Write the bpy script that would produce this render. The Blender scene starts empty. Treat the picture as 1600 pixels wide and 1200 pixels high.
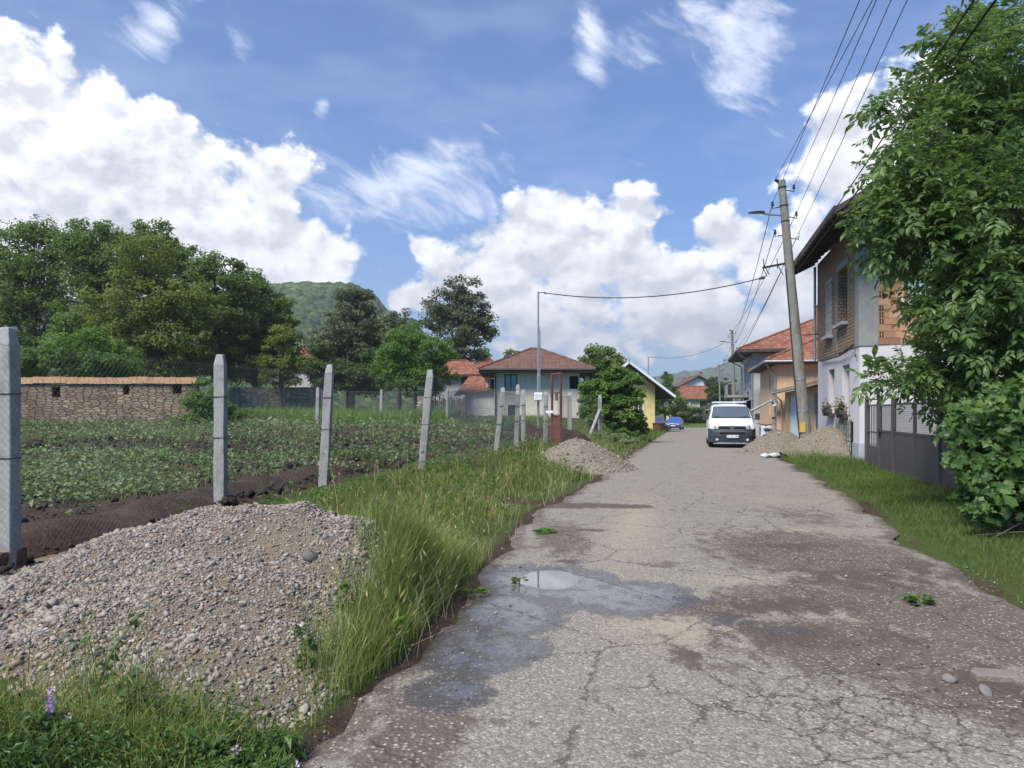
import bpy, math, random
import numpy as np
from mathutils import Vector, Matrix
R = math.radians
RNG = np.random.default_rng(7)
random.seed(7)
S = bpy.context.scene
COL = S.collection
F_PX, HOR, CAMH = 1150.0, 641.0, 1.6

# ------------------------------------------------------------------ helpers
def at(px, py, Y):
    return Vector(((px-800)/F_PX*Y, Y, CAMH+(HOR-py)/F_PX*Y))
def G(px, py):
    Y = CAMH*F_PX/(py-HOR)
    return ((px-800)/F_PX*Y, Y)

def tag(o, label=None, cat=None, group=None, kind=None):
    if label: o['label'] = label
    if cat: o['category'] = cat
    if group: o['group'] = group
    if kind: o['kind'] = kind
    return o
def thing(name, label, cat, loc=(0,0,0), rz=0.0, group=None):
    o = bpy.data.objects.new(name, None); COL.objects.link(o)
    o.location = loc; o.rotation_euler = (0,0,rz); o.empty_display_size = .2
    return tag(o, label, cat, group)
def copy_tree(o, parent=None):
    c = o.copy(); COL.objects.link(c)
    if parent: c.parent = parent
    for ch in list(o.children): copy_tree(ch, c)
    return c

def norm(a):
    return a/np.maximum(np.linalg.norm(a, axis=-1, keepdims=True), 1e-9)

class MB:
    """collects polygons; builds one mesh object with metric box UVs"""
    def __init__(s): s.v=[]; s.f=[]; s.m=[]; s.t=[]; s.M=None
    def addv(s, p):
        p = Vector(p)
        if s.M is not None: p = s.M @ p
        s.v.append(p); return len(s.v)-1
    def face(s, pts, m=0, t=.5):
        s.f.append([s.addv(p) for p in pts]); s.m.append(m); s.t.append(t)
    def fi(s, idx, m=0, t=.5):
        s.f.append(list(idx)); s.m.append(m); s.t.append(t)
    def box(s, x0,x1,y0,y1,z0,z1, m=0, t=.5, bev=0):
        if bev <= 0:
            a=[s.addv(p) for p in ((x0,y0,z0),(x1,y0,z0),(x1,y1,z0),(x0,y1,z0),(x0,y0,z1),(x1,y0,z1),(x1,y1,z1),(x0,y1,z1))]
            for q in ((0,3,2,1),(4,5,6,7),(0,1,5,4),(1,2,6,5),(2,3,7,6),(3,0,4,7)): s.fi([a[i] for i in q],m,t)
        else:
            b=min(bev,(x1-x0)*.45,(y1-y0)*.45,(z1-z0)*.45)
            rings=[]
            for z,i in ((z0,b),(z0+b,0),(z1-b,0),(z1,b)):
                pts=[]
                for (cx,cy,sx,sy) in ((x0,y0,1,1),(x1,y0,-1,1),(x1,y1,-1,-1),(x0,y1,1,-1)):
                    A=(cx+sx*i, cy+sy*(b+i*.0), z); B=(cx+sx*b, cy+sy*i, z)
                    if i: A=B=(cx+sx*b,cy+sy*b,z)
                    if (sx*sy)>0: pts+= [A,B]
                    else: pts+=[B,A]
                rings.append([s.addv(p) for p in pts])
            for r0,r1 in zip(rings,rings[1:]):
                for k in range(8): s.fi([r0[k],r0[(k+1)%8],r1[(k+1)%8],r1[k]],m,t)
            s.fi(rings[0][::-1],m,t); s.fi(rings[-1],m,t)
    def obox(s, c, ax, ay, az, m=0, t=.5):
        c=Vector(c);ax=Vector(ax);ay=Vector(ay);az=Vector(az)
        a=[s.addv(c+ax*i+ay*j+az*k) for (i,j,k) in ((-1,-1,-1),(1,-1,-1),(1,1,-1),(-1,1,-1),(-1,-1,1),(1,-1,1),(1,1,1),(-1,1,1))]
        for q in ((0,3,2,1),(4,5,6,7),(0,1,5,4),(1,2,6,5),(2,3,7,6),(3,0,4,7)): s.fi([a[i] for i in q],m,t)
    def bar(s, p, q, w, h=None, m=0, t=.5):
        p=Vector(p);q=Vector(q);d=(q-p);L=d.length;d.normalize()
        up=Vector((0,0,1)) if abs(d.z)<.95 else Vector((0,1,0))
        x=d.cross(up).normalized(); y=x.cross(d)
        s.obox((p+q)/2, x*(w/2), d*(L/2), y*((h or w)/2), m, t)
    def tube(s, pts, rad, n=8, m=0, cap=True, t=.5):
        pts=[Vector(p) for p in pts]
        if not hasattr(rad,'__len__'): rad=[rad]*len(pts)
        rings=[]; ref=None
        for i,p in enumerate(pts):
            d=(pts[min(i+1,len(pts)-1)]-pts[max(i-1,0)])
            d = d.normalized() if d.length>1e-9 else Vector((0,0,1))
            if ref is None:
                ref = Vector((1,0,0)) if abs(d.x)<.9 else Vector((0,1,0))
            x=(ref-d*ref.dot(d)); x = x.normalized() if x.length>1e-6 else d.orthogonal().normalized()
            ref=x; y=d.cross(x)
            rings.append([s.addv(p+(x*math.cos(a)+y*math.sin(a))*rad[i]) for a in [2*math.pi*k/n for k in range(n)]])
        for r0,r1 in zip(rings,rings[1:]):
            for k in range(n): s.fi([r0[k],r0[(k+1)%n],r1[(k+1)%n],r1[k]],m,t)
        if cap: s.fi(rings[0][::-1],m,t); s.fi(rings[-1],m,t)
    def loft(s, rings, m=0, cap=True, closed=True, t=.5):
        R_=[[s.addv(p) for p in r] for r in rings]; n=len(R_[0])
        for r0,r1 in zip(R_,R_[1:]):
            for k in range(n if closed else n-1): s.fi([r0[k],r0[(k+1)%n],r1[(k+1)%n],r1[k]],m,t)
        if cap: s.fi(R_[0][::-1],m,t); s.fi(R_[-1],m,t)
    def wall(s, o, u, n, L, H, holes=(), rev=.18, m=0, mr=None, top=None):
        """wall sheet from o along u (unit), outward normal n; holes=(u0,u1,z0,z1) cut through with reveals"""
        o=Vector(o);u=Vector(u);n=Vector(n);mr=m if mr is None else mr
        us=sorted({0,L,*[h[0] for h in holes],*[h[1] for h in holes]})
        zs=sorted({0,H,*[h[2] for h in holes],*[h[3] for h in holes]})
        P=lambda a,z,d=0: o+u*a+Vector((0,0,z))-n*d
        flip = u.cross(Vector((0,0,1))).dot(n)<0
        def F(pts,mm): s.face(pts[::-1] if flip else pts,mm)
        for a,b in zip(us,us[1:]):
            for c,d in zip(zs,zs[1:]):
                ma,mz=(a+b)/2,(c+d)/2
                if any(h[0]<ma<h[1] and h[2]<mz<h[3] for h in holes): continue
                F([P(a,c),P(b,c),P(b,d),P(a,d)],m)
        for (a,b,c,d) in holes:
            F([P(a,c),P(a,d),P(a,d,rev),P(a,c,rev)],mr); F([P(b,d),P(b,c),P(b,c,rev),P(b,d,rev)],mr)
            F([P(a,d),P(b,d),P(b,d,rev),P(a,d,rev)],mr); F([P(b,c),P(a,c),P(a,c,rev),P(b,c,rev)],mr)
    def build(s, name, mats, parent=None, smooth=False, loc=None, bevel=0):
        if not isinstance(mats,(list,tuple)): mats=[mats]
        me=bpy.data.meshes.new(name)
        me.from_pydata([tuple(v) for v in s.v], [], s.f)
        for k in mats: me.materials.append(k)
        me.polygons.foreach_set('material_index', s.m)
        me.polygons.foreach_set('use_smooth', [bool(smooth)]*len(s.f))
        uv=me.uv_layers.new(name='UVMap').data
        at_=me.attributes.new('tint','FLOAT','FACE'); at_.data.foreach_set('value', s.t)
        Z=Vector((0,0,1))
        for p in me.polygons:
            n=p.normal
            if abs(n.z)>.999: u,v=Vector((1,0,0)),Vector((0,1,0))
            else: u=Z.cross(n).normalized(); v=n.cross(u)
            for li in p.loop_indices:
                c=me.vertices[me.loops[li].vertex_index].co
                uv[li].uv=(c.dot(u),c.dot(v))
        o=bpy.data.objects.new(name,me); COL.objects.link(o)
        if parent: o.parent=parent
        if loc: o.location=loc
        if smooth and smooth!=True:
            pass
        if bevel:
            b=o.modifiers.new('Bevel','BEVEL'); b.width=bevel; b.segments=2; b.limit_method='ANGLE'; b.angle_limit=R(40)
        return o

def np_obj(name, V, F, mats, parent=None, tint=None, smooth=False, attrs=None):
    V=np.ascontiguousarray(V,dtype=np.float32); F=np.ascontiguousarray(F,dtype=np.int32)
    me=bpy.data.meshes.new(name)
    me.vertices.add(len(V)); me.vertices.foreach_set('co',V.ravel())
    me.loops.add(F.size); me.loops.foreach_set('vertex_index',F.ravel())
    me.polygons.add(len(F)); me.polygons.foreach_set('loop_start',np.arange(len(F),dtype=np.int32)*F.shape[1])
    me.polygons.foreach_set('use_smooth',np.full(len(F),bool(smooth)))
    for k,a in ({**({'tint':tint} if tint is not None else {}),**(attrs or {})}).items():
        at_=me.attributes.new(k,'FLOAT','POINT'); at_.data.foreach_set('value',np.ascontiguousarray(a,dtype=np.float32))
    me.update(calc_edges=True)
    me.materials.append(mats)
    o=bpy.data.objects.new(name,me); COL.objects.link(o)
    if parent: o.parent=parent
    return o

# ---- numpy value noise
def _hash(ix,iy,seed):
    h=(ix.astype(np.int64)*374761393+iy.astype(np.int64)*668265263+seed*1442695041)&0xffffffff
    h=((h^(h>>13))*1274126177)&0xffffffff
    return ((h^(h>>16))&0xffff)/65535.0
def vnoise(x,y,seed=0):
    x=np.asarray(x,float); y=np.asarray(y,float)
    ix=np.floor(x); iy=np.floor(y); fx=x-ix; fy=y-iy
    fx=fx*fx*(3-2*fx); fy=fy*fy*(3-2*fy)
    a=_hash(ix,iy,seed); b=_hash(ix+1,iy,seed); c=_hash(ix,iy+1,seed); d=_hash(ix+1,iy+1,seed)
    return a+(b-a)*fx+(c-a)*fy+(a-b-c+d)*fx*fy
def fbm(x,y,o=4,seed=0):
    r=0; a=.5; t=0
    for k in range(o):
        r=r+a*vnoise(np.asarray(x)*2**k,np.asarray(y)*2**k,seed+k*17); t+=a; a*=.5
    return r/t
def sst(a,b,x):
    t=np.clip((x-a)/(b-a),0,1); return t*t*(3-2*t)

# ---- ground shape
_LY=[-60,-5,3.4,4.6,7.8,11.7,14.5,20,32,57,90,104,140]
_LX=[-14.5,-2.2,-1.0,-.66,-.2,.35,1.26,2.78,5.6,11.5,19.3,22.6,31]
_RY=[-60,-5,3.4,6,8.5,13.9,21,30,57,90,104,140]
_RX=[-10.5,1.7,3.4,4.17,4.75,6.4,8.1,9.9,16.5,24.5,27.9,36.5]
def xl(Y): return np.interp(Y,_LY,_LX)
def xr(Y): return np.interp(Y,_RY,_RX)
def rz(Y): return np.interp(Y,[-60,30,100,4000],[0,0,-.84,-.84])
def fz(Y): return .3+.0163*(np.clip(Y,5,60)-8)
def gz(X,Y):
    X=np.asarray(X,float); Y=np.asarray(Y,float)
    r=rz(Y); d=xl(Y)-X; far=1-sst(90,125,Y)
    left=(fz(Y)-r)*sst(.1,3.2+np.clip((Y-25)*.12,0,4),d)*far
    right=.05*sst(0,.8,X-xr(Y))
    bump=(fbm(X*1.3,Y*1.3,3,5)-.5)*.10*sst(.2,1.2,d)*far
    return r+left+right+bump
def gzs(x,y): return float(gz(np.array([x]),np.array([y]))[0])

# ------------------------------------------------------------------ node helpers
def nd(nt, t, ins=None, **pr):
    n=nt.nodes.new(t)
    for k,v in pr.items(): setattr(n,k,v)
    for k,v in (ins or {}).items():
        if isinstance(v,bpy.types.NodeSocket): nt.links.new(v,n.inputs[k])
        else: n.inputs[k].default_value=v
    return n
def c4(c): return (*c,1.0) if len(c)==3 else c
def new_mat(name):
    m=bpy.data.materials.new(name); m.use_nodes=True; nt=m.node_tree; nt.nodes.clear()
    out=nt.nodes.new('ShaderNodeOutputMaterial'); b=nt.nodes.new('ShaderNodeBsdfPrincipled')
    nt.links.new(b.outputs[0],out.inputs[0]); return m,nt,b,out
def coord(nt,kind='Object'):
    return nd(nt,'ShaderNodeTexCoord').outputs[kind]
def scaled(nt,v,s):
    s=s if hasattr(s,'__len__') else (s,s,s)
    return nd(nt,'ShaderNodeVectorMath',{0:v,1:s},operation='MULTIPLY').outputs[0]
def noise(nt,v,scale,detail=5,rough=.55,dist=0):
    return nd(nt,'ShaderNodeTexNoise',{'Vector':v,'Scale':scale,'Detail':detail,'Roughness':rough,'Distortion':dist})
def mrange(nt,v,a,b,c=0.,d=1.,smooth=False):
    return nd(nt,'ShaderNodeMapRange',{0:v,1:a,2:b,3:c,4:d},interpolation_type='SMOOTHSTEP' if smooth else 'LINEAR').outputs[0]
def mixc(nt,f,a,b,mode='MIX'):
    n=nt.nodes.new('ShaderNodeMix'); n.data_type='RGBA'; n.blend_type=mode
    for sck,v in ((n.inputs[0],f),(n.inputs[6],a),(n.inputs[7],b)):
        if isinstance(v,bpy.types.NodeSocket): nt.links.new(v,sck)
        else: sck.default_value = v if sck==n.inputs[0] else c4(v)
    return n.outputs[2]
def math_(nt,op,a,b=0.0,clamp=False):
    return nd(nt,'ShaderNodeMath',{0:a,1:b},operation=op,use_clamp=clamp).outputs[0]
def attr(nt,name): return nd(nt,'ShaderNodeAttribute',attribute_name=name).outputs['Fac']
def ramp(nt,f,stops):
    n=nt.nodes.new('ShaderNodeValToRGB'); nt.links.new(f,n.inputs[0]); e=n.color_ramp.elements
    while len(e)<len(stops): e.new(.5)
    for k,(p,c) in enumerate(stops): e[k].position=p; e[k].color=c4(c)
    return n.outputs[0]
def bump(nt,h,strength=.3,dist=.02):
    return nd(nt,'ShaderNodeBump',{'Height':h,'Strength':strength,'Distance':dist}).outputs[0]
def setb(nt,b,**k):
    nm={'col':'Base Color','rough':'Roughness','metal':'Metallic','nrm':'Normal','spec':'Specular IOR Level','alpha':'Alpha','trans':'Transmission Weight','coat':'Coat Weight'}
    for q,v in k.items():
        sck=b.inputs[nm[q]]
        if isinstance(v,bpy.types.NodeSocket): nt.links.new(v,sck)
        else: sck.default_value = c4(v) if q=='col' else v

def noisy(name,c1,c2,scale=6,rough=.8,bmp=.25,bscale=None,metal=0.,stain=None,sscale=.7,detail=6,dist=.02,streak=False,spec=.3):
    m,nt,b,_=new_mat(name); v=coord(nt)
    n=noise(nt,v,scale,detail,.6)
    col=mixc(nt,mrange(nt,n.outputs[0],.3,.7),c1,c2)
    if stain:
        sv=scaled(nt,v,(1,1,.25)) if streak else v
        s2=noise(nt,sv,sscale*(4 if streak else 1),6,.65,.3)
        col=mixc(nt,mrange(nt,s2.outputs[0],.48,.72,0,.85),col,stain)
    bn=noise(nt,v,bscale or scale*4,5,.6)
    rr=mrange(nt,n.outputs[0],.2,.8,max(rough-.1,.02),min(rough+.1,1))
    setb(nt,b,col=col,rough=rr,metal=metal,nrm=bump(nt,bn.outputs[0],bmp,dist),spec=spec)
    return m
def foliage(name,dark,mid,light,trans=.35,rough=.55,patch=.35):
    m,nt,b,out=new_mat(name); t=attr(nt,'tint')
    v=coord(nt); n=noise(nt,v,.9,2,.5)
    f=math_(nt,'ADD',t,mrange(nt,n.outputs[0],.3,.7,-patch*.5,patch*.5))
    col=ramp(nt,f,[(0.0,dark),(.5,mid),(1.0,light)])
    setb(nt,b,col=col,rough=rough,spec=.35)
    tr=nd(nt,'ShaderNodeBsdfTranslucent',{'Color':mixc(nt,.5,col,(light[0]*1.1,light[1]*1.2,light[2]*.6))})
    mx=nd(nt,'ShaderNodeMixShader',{0:trans,1:b.outputs[0],2:tr.outputs[0]})
    nt.links.new(mx.outputs[0],out.inputs[0]); return m
def tiles(name,c1,c2,c3,row=.33,colw=.22,dirt=(.05,.045,.035),dirtamt=.5,b_=.6):
    m,nt,b,_=new_mat(name); uv=coord(nt,'UV')
    sx=nd(nt,'ShaderNodeSeparateXYZ',{0:uv})
    vr=math_(nt,'DIVIDE',sx.outputs[1],row); ur=math_(nt,'DIVIDE',sx.outputs[0],colw)
    fv=math_(nt,'FRACT',vr); iv=math_(nt,'FLOOR',vr); fu=math_(nt,'FRACT',ur); iu=math_(nt,'FLOOR',ur)
    cv=nd(nt,'ShaderNodeCombineXYZ',{0:iu,1:iv,2:0.0}).outputs[0]
    wn=nd(nt,'ShaderNodeTexWhiteNoise',{0:cv},noise_dimensions='2D').outputs[0]
    col=ramp(nt,wn,[(0,c1),(.55,c2),(1,c3)])
    n=noise(nt,coord(nt),.9,6,.65); col=mixc(nt,mrange(nt,n.outputs[0],.45,.75,0,dirtamt),col,dirt)
    lap=mrange(nt,fv,0.0,.32,1.0,0.0)           # the open joint under each course's lip
    col=mixc(nt,math_(nt,'MULTIPLY',lap,.75),col,(.03,.022,.018))
    hu=math_(nt,'SINE',math_(nt,'MULTIPLY',fu,math.pi))
    h=math_(nt,'ADD',math_(nt,'SUBTRACT',1.0,fv),math_(nt,'MULTIPLY',hu,.5))
    setb(nt,b,col=col,rough=.85,nrm=bump(nt,h,b_,.05),spec=.25); return m
def brickm(name,c1,c2,mortar,bw=.25,bh=.075,msize=.012,bias=0.,bmp=.6,stain=None,warp=.01,off=.5):
    m,nt,b,_=new_mat(name); uv=coord(nt,'UV')
    n=noise(nt,uv,7,3); w=nd(nt,'ShaderNodeVectorMath',{0:uv,1:scaled(nt,nd(nt,'ShaderNodeVectorMath',{0:n.outputs['Color'],1:(.5,.5,.5)},operation='SUBTRACT').outputs[0],warp*2)},operation='ADD').outputs[0]
    br=nd(nt,'ShaderNodeTexBrick',{'Vector':w,'Color1':c4(c1),'Color2':c4(c2),'Mortar':c4(mortar),'Scale':1.0,'Mortar Size':msize,'Mortar Smooth':.2,'Bias':bias,'Brick Width':bw,'Row Height':bh},offset=off)
    n2=noise(nt,uv,1.1,6,.65); col=br.outputs[0]
    if stain: col=mixc(nt,mrange(nt,n2.outputs[0],.45,.7,0,.8),col,stain)
    n3=noise(nt,uv,40,4); col=mixc(nt,.25,col,mixc(nt,n3.outputs[0],(.02,.02,.02),(.7,.6,.5)),'OVERLAY')
    h=math_(nt,'ADD',math_(nt,'MULTIPLY',br.outputs[1],-1.0),math_(nt,'MULTIPLY',n3.outputs[0],.4))
    setb(nt,b,col=col,rough=.9,nrm=bump(nt,h,bmp,.02),spec=.2); return m
def stonem(name,stops,gap,sx=3.2,sz=9.5,stain=None):
    m,nt,b,_=new_mat(name); uv=coord(nt,'UV')
    n=noise(nt,uv,3,3); w=nd(nt,'ShaderNodeVectorMath',{0:uv,1:scaled(nt,nd(nt,'ShaderNodeVectorMath',{0:n.outputs['Color'],1:(.5,.5,.5)},operation='SUBTRACT').outputs[0],.05)},operation='ADD').outputs[0]
    sv=scaled(nt,w,(sx,sz,1))
    vo=nd(nt,'ShaderNodeTexVoronoi',{'Vector':sv,'Scale':1.0,'Randomness':.8},voronoi_dimensions='2D')
    ve=nd(nt,'ShaderNodeTexVoronoi',{'Vector':sv,'Scale':1.0,'Randomness':.8},voronoi_dimensions='2D',feature='DISTANCE_TO_EDGE')
    rnd=nd(nt,'ShaderNodeSeparateColor',{0:vo.outputs['Color']}).outputs[0]
    col=ramp(nt,rnd,stops); n3=noise(nt,uv,25,5,.6)
    col=mixc(nt,.5,col,mixc(nt,n3.outputs[0],(.1,.1,.1),(.8,.78,.72)),'OVERLAY')
    if stain:
        n2=noise(nt,uv,.5,5,.6); col=mixc(nt,mrange(nt,n2.outputs[0],.42,.62,0,.75),col,stain)
    e=mrange(nt,ve.outputs['Distance'],.02,.13,0,1,True)
    col=mixc(nt,e,gap,col)
    h=math_(nt,'ADD',e,math_(nt,'MULTIPLY',n3.outputs[0],.35))
    setb(nt,b,col=col,rough=.92,nrm=bump(nt,h,.8,.04),spec=.2); return m
def pebblem(name,scale,sand=(.155,.125,.092)):
    """sand with small pebbles"""
    m,nt,b,_=new_mat(name); v=coord(nt)
    big=noise(nt,v,1.6,4,.6); a=nd(nt,'ShaderNodeTexVoronoi',{'Vector':v,'Scale':scale,'Randomness':1.0})
    rnd=nd(nt,'ShaderNodeSeparateColor',{0:a.outputs['Color']}).outputs
    pc=ramp(nt,rnd[0],[(0,(.09,.085,.08)),(.35,(.21,.19,.165)),(.6,(.3,.27,.23)),(.8,(.24,.18,.12)),(1,(.5,.48,.44))])
    fine=noise(nt,v,scale*4,4,.7)
    sc=mixc(nt,mrange(nt,fine.outputs[0],.3,.7),tuple(x*.7 for x in sand),tuple(x*1.25 for x in sand))
    isp=math_(nt,'MULTIPLY',mrange(nt,rnd[1],.25,.35),mrange(nt,a.outputs['Distance'],.42,.3))
    isp=math_(nt,'MULTIPLY',isp,mrange(nt,big.outputs[0],.35,.6,.35,1))
    col=mixc(nt,isp,sc,pc)
    col=mixc(nt,mrange(nt,big.outputs[0],.5,.75,0,.4),col,(.12,.095,.07))
    h=math_(nt,'ADD',math_(nt,'MULTIPLY',isp,1.0),math_(nt,'MULTIPLY',fine.outputs[0],.4))
    setb(nt,b,col=col,rough=.93,nrm=bump(nt,h,.9,.6/scale),spec=.2); return m
def glassm(name,tint=(.03,.04,.045),rough=.04):
    m,nt,b,_=new_mat(name); n=noise(nt,coord(nt),1.2,3)
    setb(nt,b,col=mixc(nt,n.outputs[0],tint,tuple(x*1.8 for x in tint)),rough=rough,spec=.9,nrm=bump(nt,n.outputs[0],.03,.02)); return m
def paint(name,c,rough=.3,coat=.4,dirt=(.25,.22,.18),da=.12,metal=0.):
    m,nt,b,_=new_mat(name); n=noise(nt,coord(nt),2.2,6,.6)
    setb(nt,b,col=mixc(nt,mrange(nt,n.outputs[0],.45,.75,0,da),c,dirt),rough=mrange(nt,n.outputs[0],.3,.7,rough*.8,rough*1.3),coat=coat,metal=metal); return m

M={}
M['concrete']=noisy('concrete_post',(.265,.262,.255),(.355,.35,.335),30,.9,.6,90,stain=(.18,.178,.17),sscale=5,dist=.01)
M['concrete_col']=noisy('concrete_column',(.20,.205,.195),(.265,.265,.25),5,.9,.3,40,stain=(.2,.2,.19),sscale=2)
M['pole']=noisy('weathered_pole',(.165,.158,.142),(.235,.225,.2),9,.9,.5,40,stain=(.105,.1,.085),sscale=1.2,streak=True)
M['steel']=noisy('galvanised_steel',(.27,.29,.31),(.37,.39,.41),12,.5,.1,60,metal=.7)
M['wiremesh']=noisy('zinc_wire',(.13,.14,.145),(.2,.21,.215),12,.45,.05,60,metal=.55)
M['dark_iron']=noisy('dark_iron',(.03,.03,.034),(.055,.05,.05),15,.55,.15,60,metal=.3)
M['cable']=noisy('cable_black',(.02,.02,.024),(.035,.035,.04),5,.6,.05)
M['rust_red']=noisy('red_brown_paint',(.1,.045,.035),(.15,.065,.05),7,.6,.2,40,stain=(.07,.035,.025),sscale=2)
M['gate_grey']=noisy('gate_grey_paint',(.062,.055,.06),(.085,.075,.08),5,.5,.12,50)
M['white_plaster']=noisy('white_plaster',(.50,.48,.49),(.56,.54,.55),3,.9,.12,60,stain=(.43,.42,.43),sscale=.9)
M['grey_plinth']=noisy('grey_plinth',(.3,.31,.36),(.37,.38,.42),5,.9,.2,60,stain=(.24,.25,.27),sscale=1.4)
M['grey_render']=noisy('grey_cement_render',(.54,.495,.41),(.63,.58,.49),2.2,.93,.25,50,stain=(.43,.395,.33),sscale=1.1,streak=True)
M['pale_render']=noisy('pale_render',(.36,.37,.36),(.46,.465,.45),2.5,.93,.2,40,stain=(.29,.3,.29),sscale=1.2,streak=True)
M['orange_render']=noisy('orange_render',(.57,.385,.235),(.64,.45,.29),2.2,.92,.15,40,stain=(.47,.31,.19),sscale=1.0,streak=True)
M['tan_render']=noisy('tan_render',(.5,.36,.2),(.58,.43,.26),2.2,.92,.15,40,stain=(.36,.27,.17),sscale=1.2,streak=True)
M['yellow_render']=noisy('yellow_render',(.60,.51,.22),(.67,.575,.27),2.2,.92,.12,40,stain=(.5,.4,.16),sscale=1.2)
M['cream_render']=noisy('cream_render',(.6,.53,.38),(.68,.61,.45),2,.92,.1,40,stain=(.5,.44,.33),sscale=.8)
M['white_render']=noisy('white_render',(.66,.65,.63),(.76,.75,.73),2,.92,.1,40,stain=(.52,.51,.48),sscale=.8)
M['wood_dark']=noisy('dark_old_wood',(.035,.03,.027),(.065,.055,.048),7,.85,.4,30,stain=(.1,.09,.08),sscale=1.5)
M['wood_brown']=noisy('brown_wood',(.1,.05,.03),(.16,.085,.05),9,.7,.3,40)
M['wood_plank']=noisy('weathered_planks',(.2,.17,.13),(.3,.26,.2),9,.85,.3,40,stain=(.12,.1,.08))
M['glass']=glassm('window_glass',(.05,.06,.065))
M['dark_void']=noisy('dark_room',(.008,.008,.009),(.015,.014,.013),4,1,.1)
M['curtain']=noisy('curtain_fabric',(.36,.29,.28),(.45,.37,.36),8,.9,.2,30)
M['white_paint']=noisy('white_door_paint',(.55,.62,.68),(.63,.69,.74),3,.55,.08,40,stain=(.45,.5,.53),sscale=1.1)
M['green_shutter']=noisy('green_shutter',(.22,.36,.31),(.27,.42,.36),5,.6,.1,40)
M['tiles_red']=tiles('red_roof_tiles',(.16,.062,.04),(.225,.09,.056),(.285,.135,.085),.42,.26,dirt=(.11,.058,.04))
M['tiles_old']=tiles('old_red_tiles',(.16,.06,.038),(.25,.095,.055),(.32,.15,.09),.42,.25,dirt=(.12,.065,.045),dirtamt=.6)
M['tiles_brown']=tiles('brown_roof_tiles',(.115,.06,.045),(.14,.075,.057),(.165,.09,.07),.36,.3,dirtamt=.25)
M['tiles_grey']=tiles('grey_ridge_tiles',(.17,.16,.15),(.25,.24,.22),(.32,.3,.28),.33,.22)
M['brick_end']=brickm('hollow_brick_rough',(.37,.27,.18),(.27,.195,.13),(.12,.095,.07),.14,.11,.018,bmp=.9,stain=(.23,.16,.1),warp=.03)
M['brick_old']=brickm('chimney_brick',(.33,.11,.06),(.25,.085,.05),(.3,.27,.23),.25,.075)
M['wallstone']=stonem('field_stone',[(0,(.15,.12,.085)),(.35,(.27,.21,.14)),(.65,(.33,.265,.18)),(.85,(.25,.225,.19)),(1,(.4,.33,.23))],(.06,.046,.034),2.3,7.5,stain=(.13,.085,.06))
M['wallstone2']=stonem('grey_field_stone',[(0,(.22,.19,.15)),(.5,(.36,.315,.25)),(1,(.48,.43,.35))],(.09,.08,.066),2.2,9)
M['rubble']=stonem('green_grey_rubble',[(0,(.14,.15,.125)),(.5,(.24,.255,.21)),(1,(.42,.43,.38))],(.1,.1,.085),5,6)
M['coping']=noisy('orange_clay_coping',(.42,.25,.135),(.50,.33,.19),3,.88,.3,40,stain=(.34,.2,.11),sscale=2.2)
M['gravel']=pebblem('gravel_heap_sand',42)
M['gravel_far']=pebblem('gravel_small',30,(.19,.172,.14))
M['gravel_brown']=pebblem('gravel_brownish',24,(.175,.152,.122))
M['soilpile']=noisy('dark_wet_soil',(.028,.021,.017),(.05,.038,.03),7,.95,.8,25,dist=.06)
M['plastic_white']=noisy('white_plastic',(.5,.53,.55),(.62,.65,.66),8,.45,.4,30)
M['bark']=noisy('tree_bark',(.06,.05,.04),(.11,.095,.075),6,.95,.7,25,dist=.04)
M['stemgreen']=noisy('green_stem',(.07,.11,.03),(.1,.15,.05),9,.7,.1)
M['leaf_walnut']=foliage('walnut_foliage',(.038,.08,.02),(.10,.175,.04),(.18,.25,.07),.45)
M['leaf_olive']=foliage('olive_green_foliage',(.06,.095,.02),(.14,.195,.04),(.22,.27,.07),.45)
M['leaf_dark']=foliage('dark_foliage',(.028,.058,.022),(.062,.112,.036),(.105,.165,.055),.35)
M['leaf_linden']=foliage('linden_foliage',(.038,.065,.032),(.09,.125,.062),(.2,.23,.13),.35)
M['leaf_bright']=foliage('bright_green_foliage',(.05,.11,.022),(.11,.21,.04),(.18,.28,.07),.5)
M['leaf_near']=foliage('walnut_leaves_near',(.04,.085,.026),(.098,.17,.05),(.2,.275,.095),.45,.42,.25)
M['leaf_vine']=foliage('vine_leaves',(.035,.08,.022),(.075,.145,.038),(.17,.24,.065),.4,.45,.4)
M['leaf_crop']=foliage('potato_leaves',(.08,.125,.045),(.145,.205,.085),(.22,.27,.14),.25,.8,.3)
M['grass_tall']=foliage('tall_grass',(.08,.13,.027),(.17,.23,.05),(.36,.345,.14),.35,.6,.35)
M['grass_lawn']=foliage('lawn_grass',(.05,.10,.018),(.09,.15,.028),(.15,.195,.045),.35,.6,.4)
M['grass_field']=foliage('field_grass',(.075,.14,.03),(.135,.22,.055),(.2,.27,.09),.35,.6,.4)
M['petal']=noisy('mallow_petal',(.42,.26,.5),(.52,.35,.6),30,.7,.1)
M['petal_pink']=noisy('pink_petal',(.4,.16,.16),(.5,.26,.24),30,.7,.1)
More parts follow.
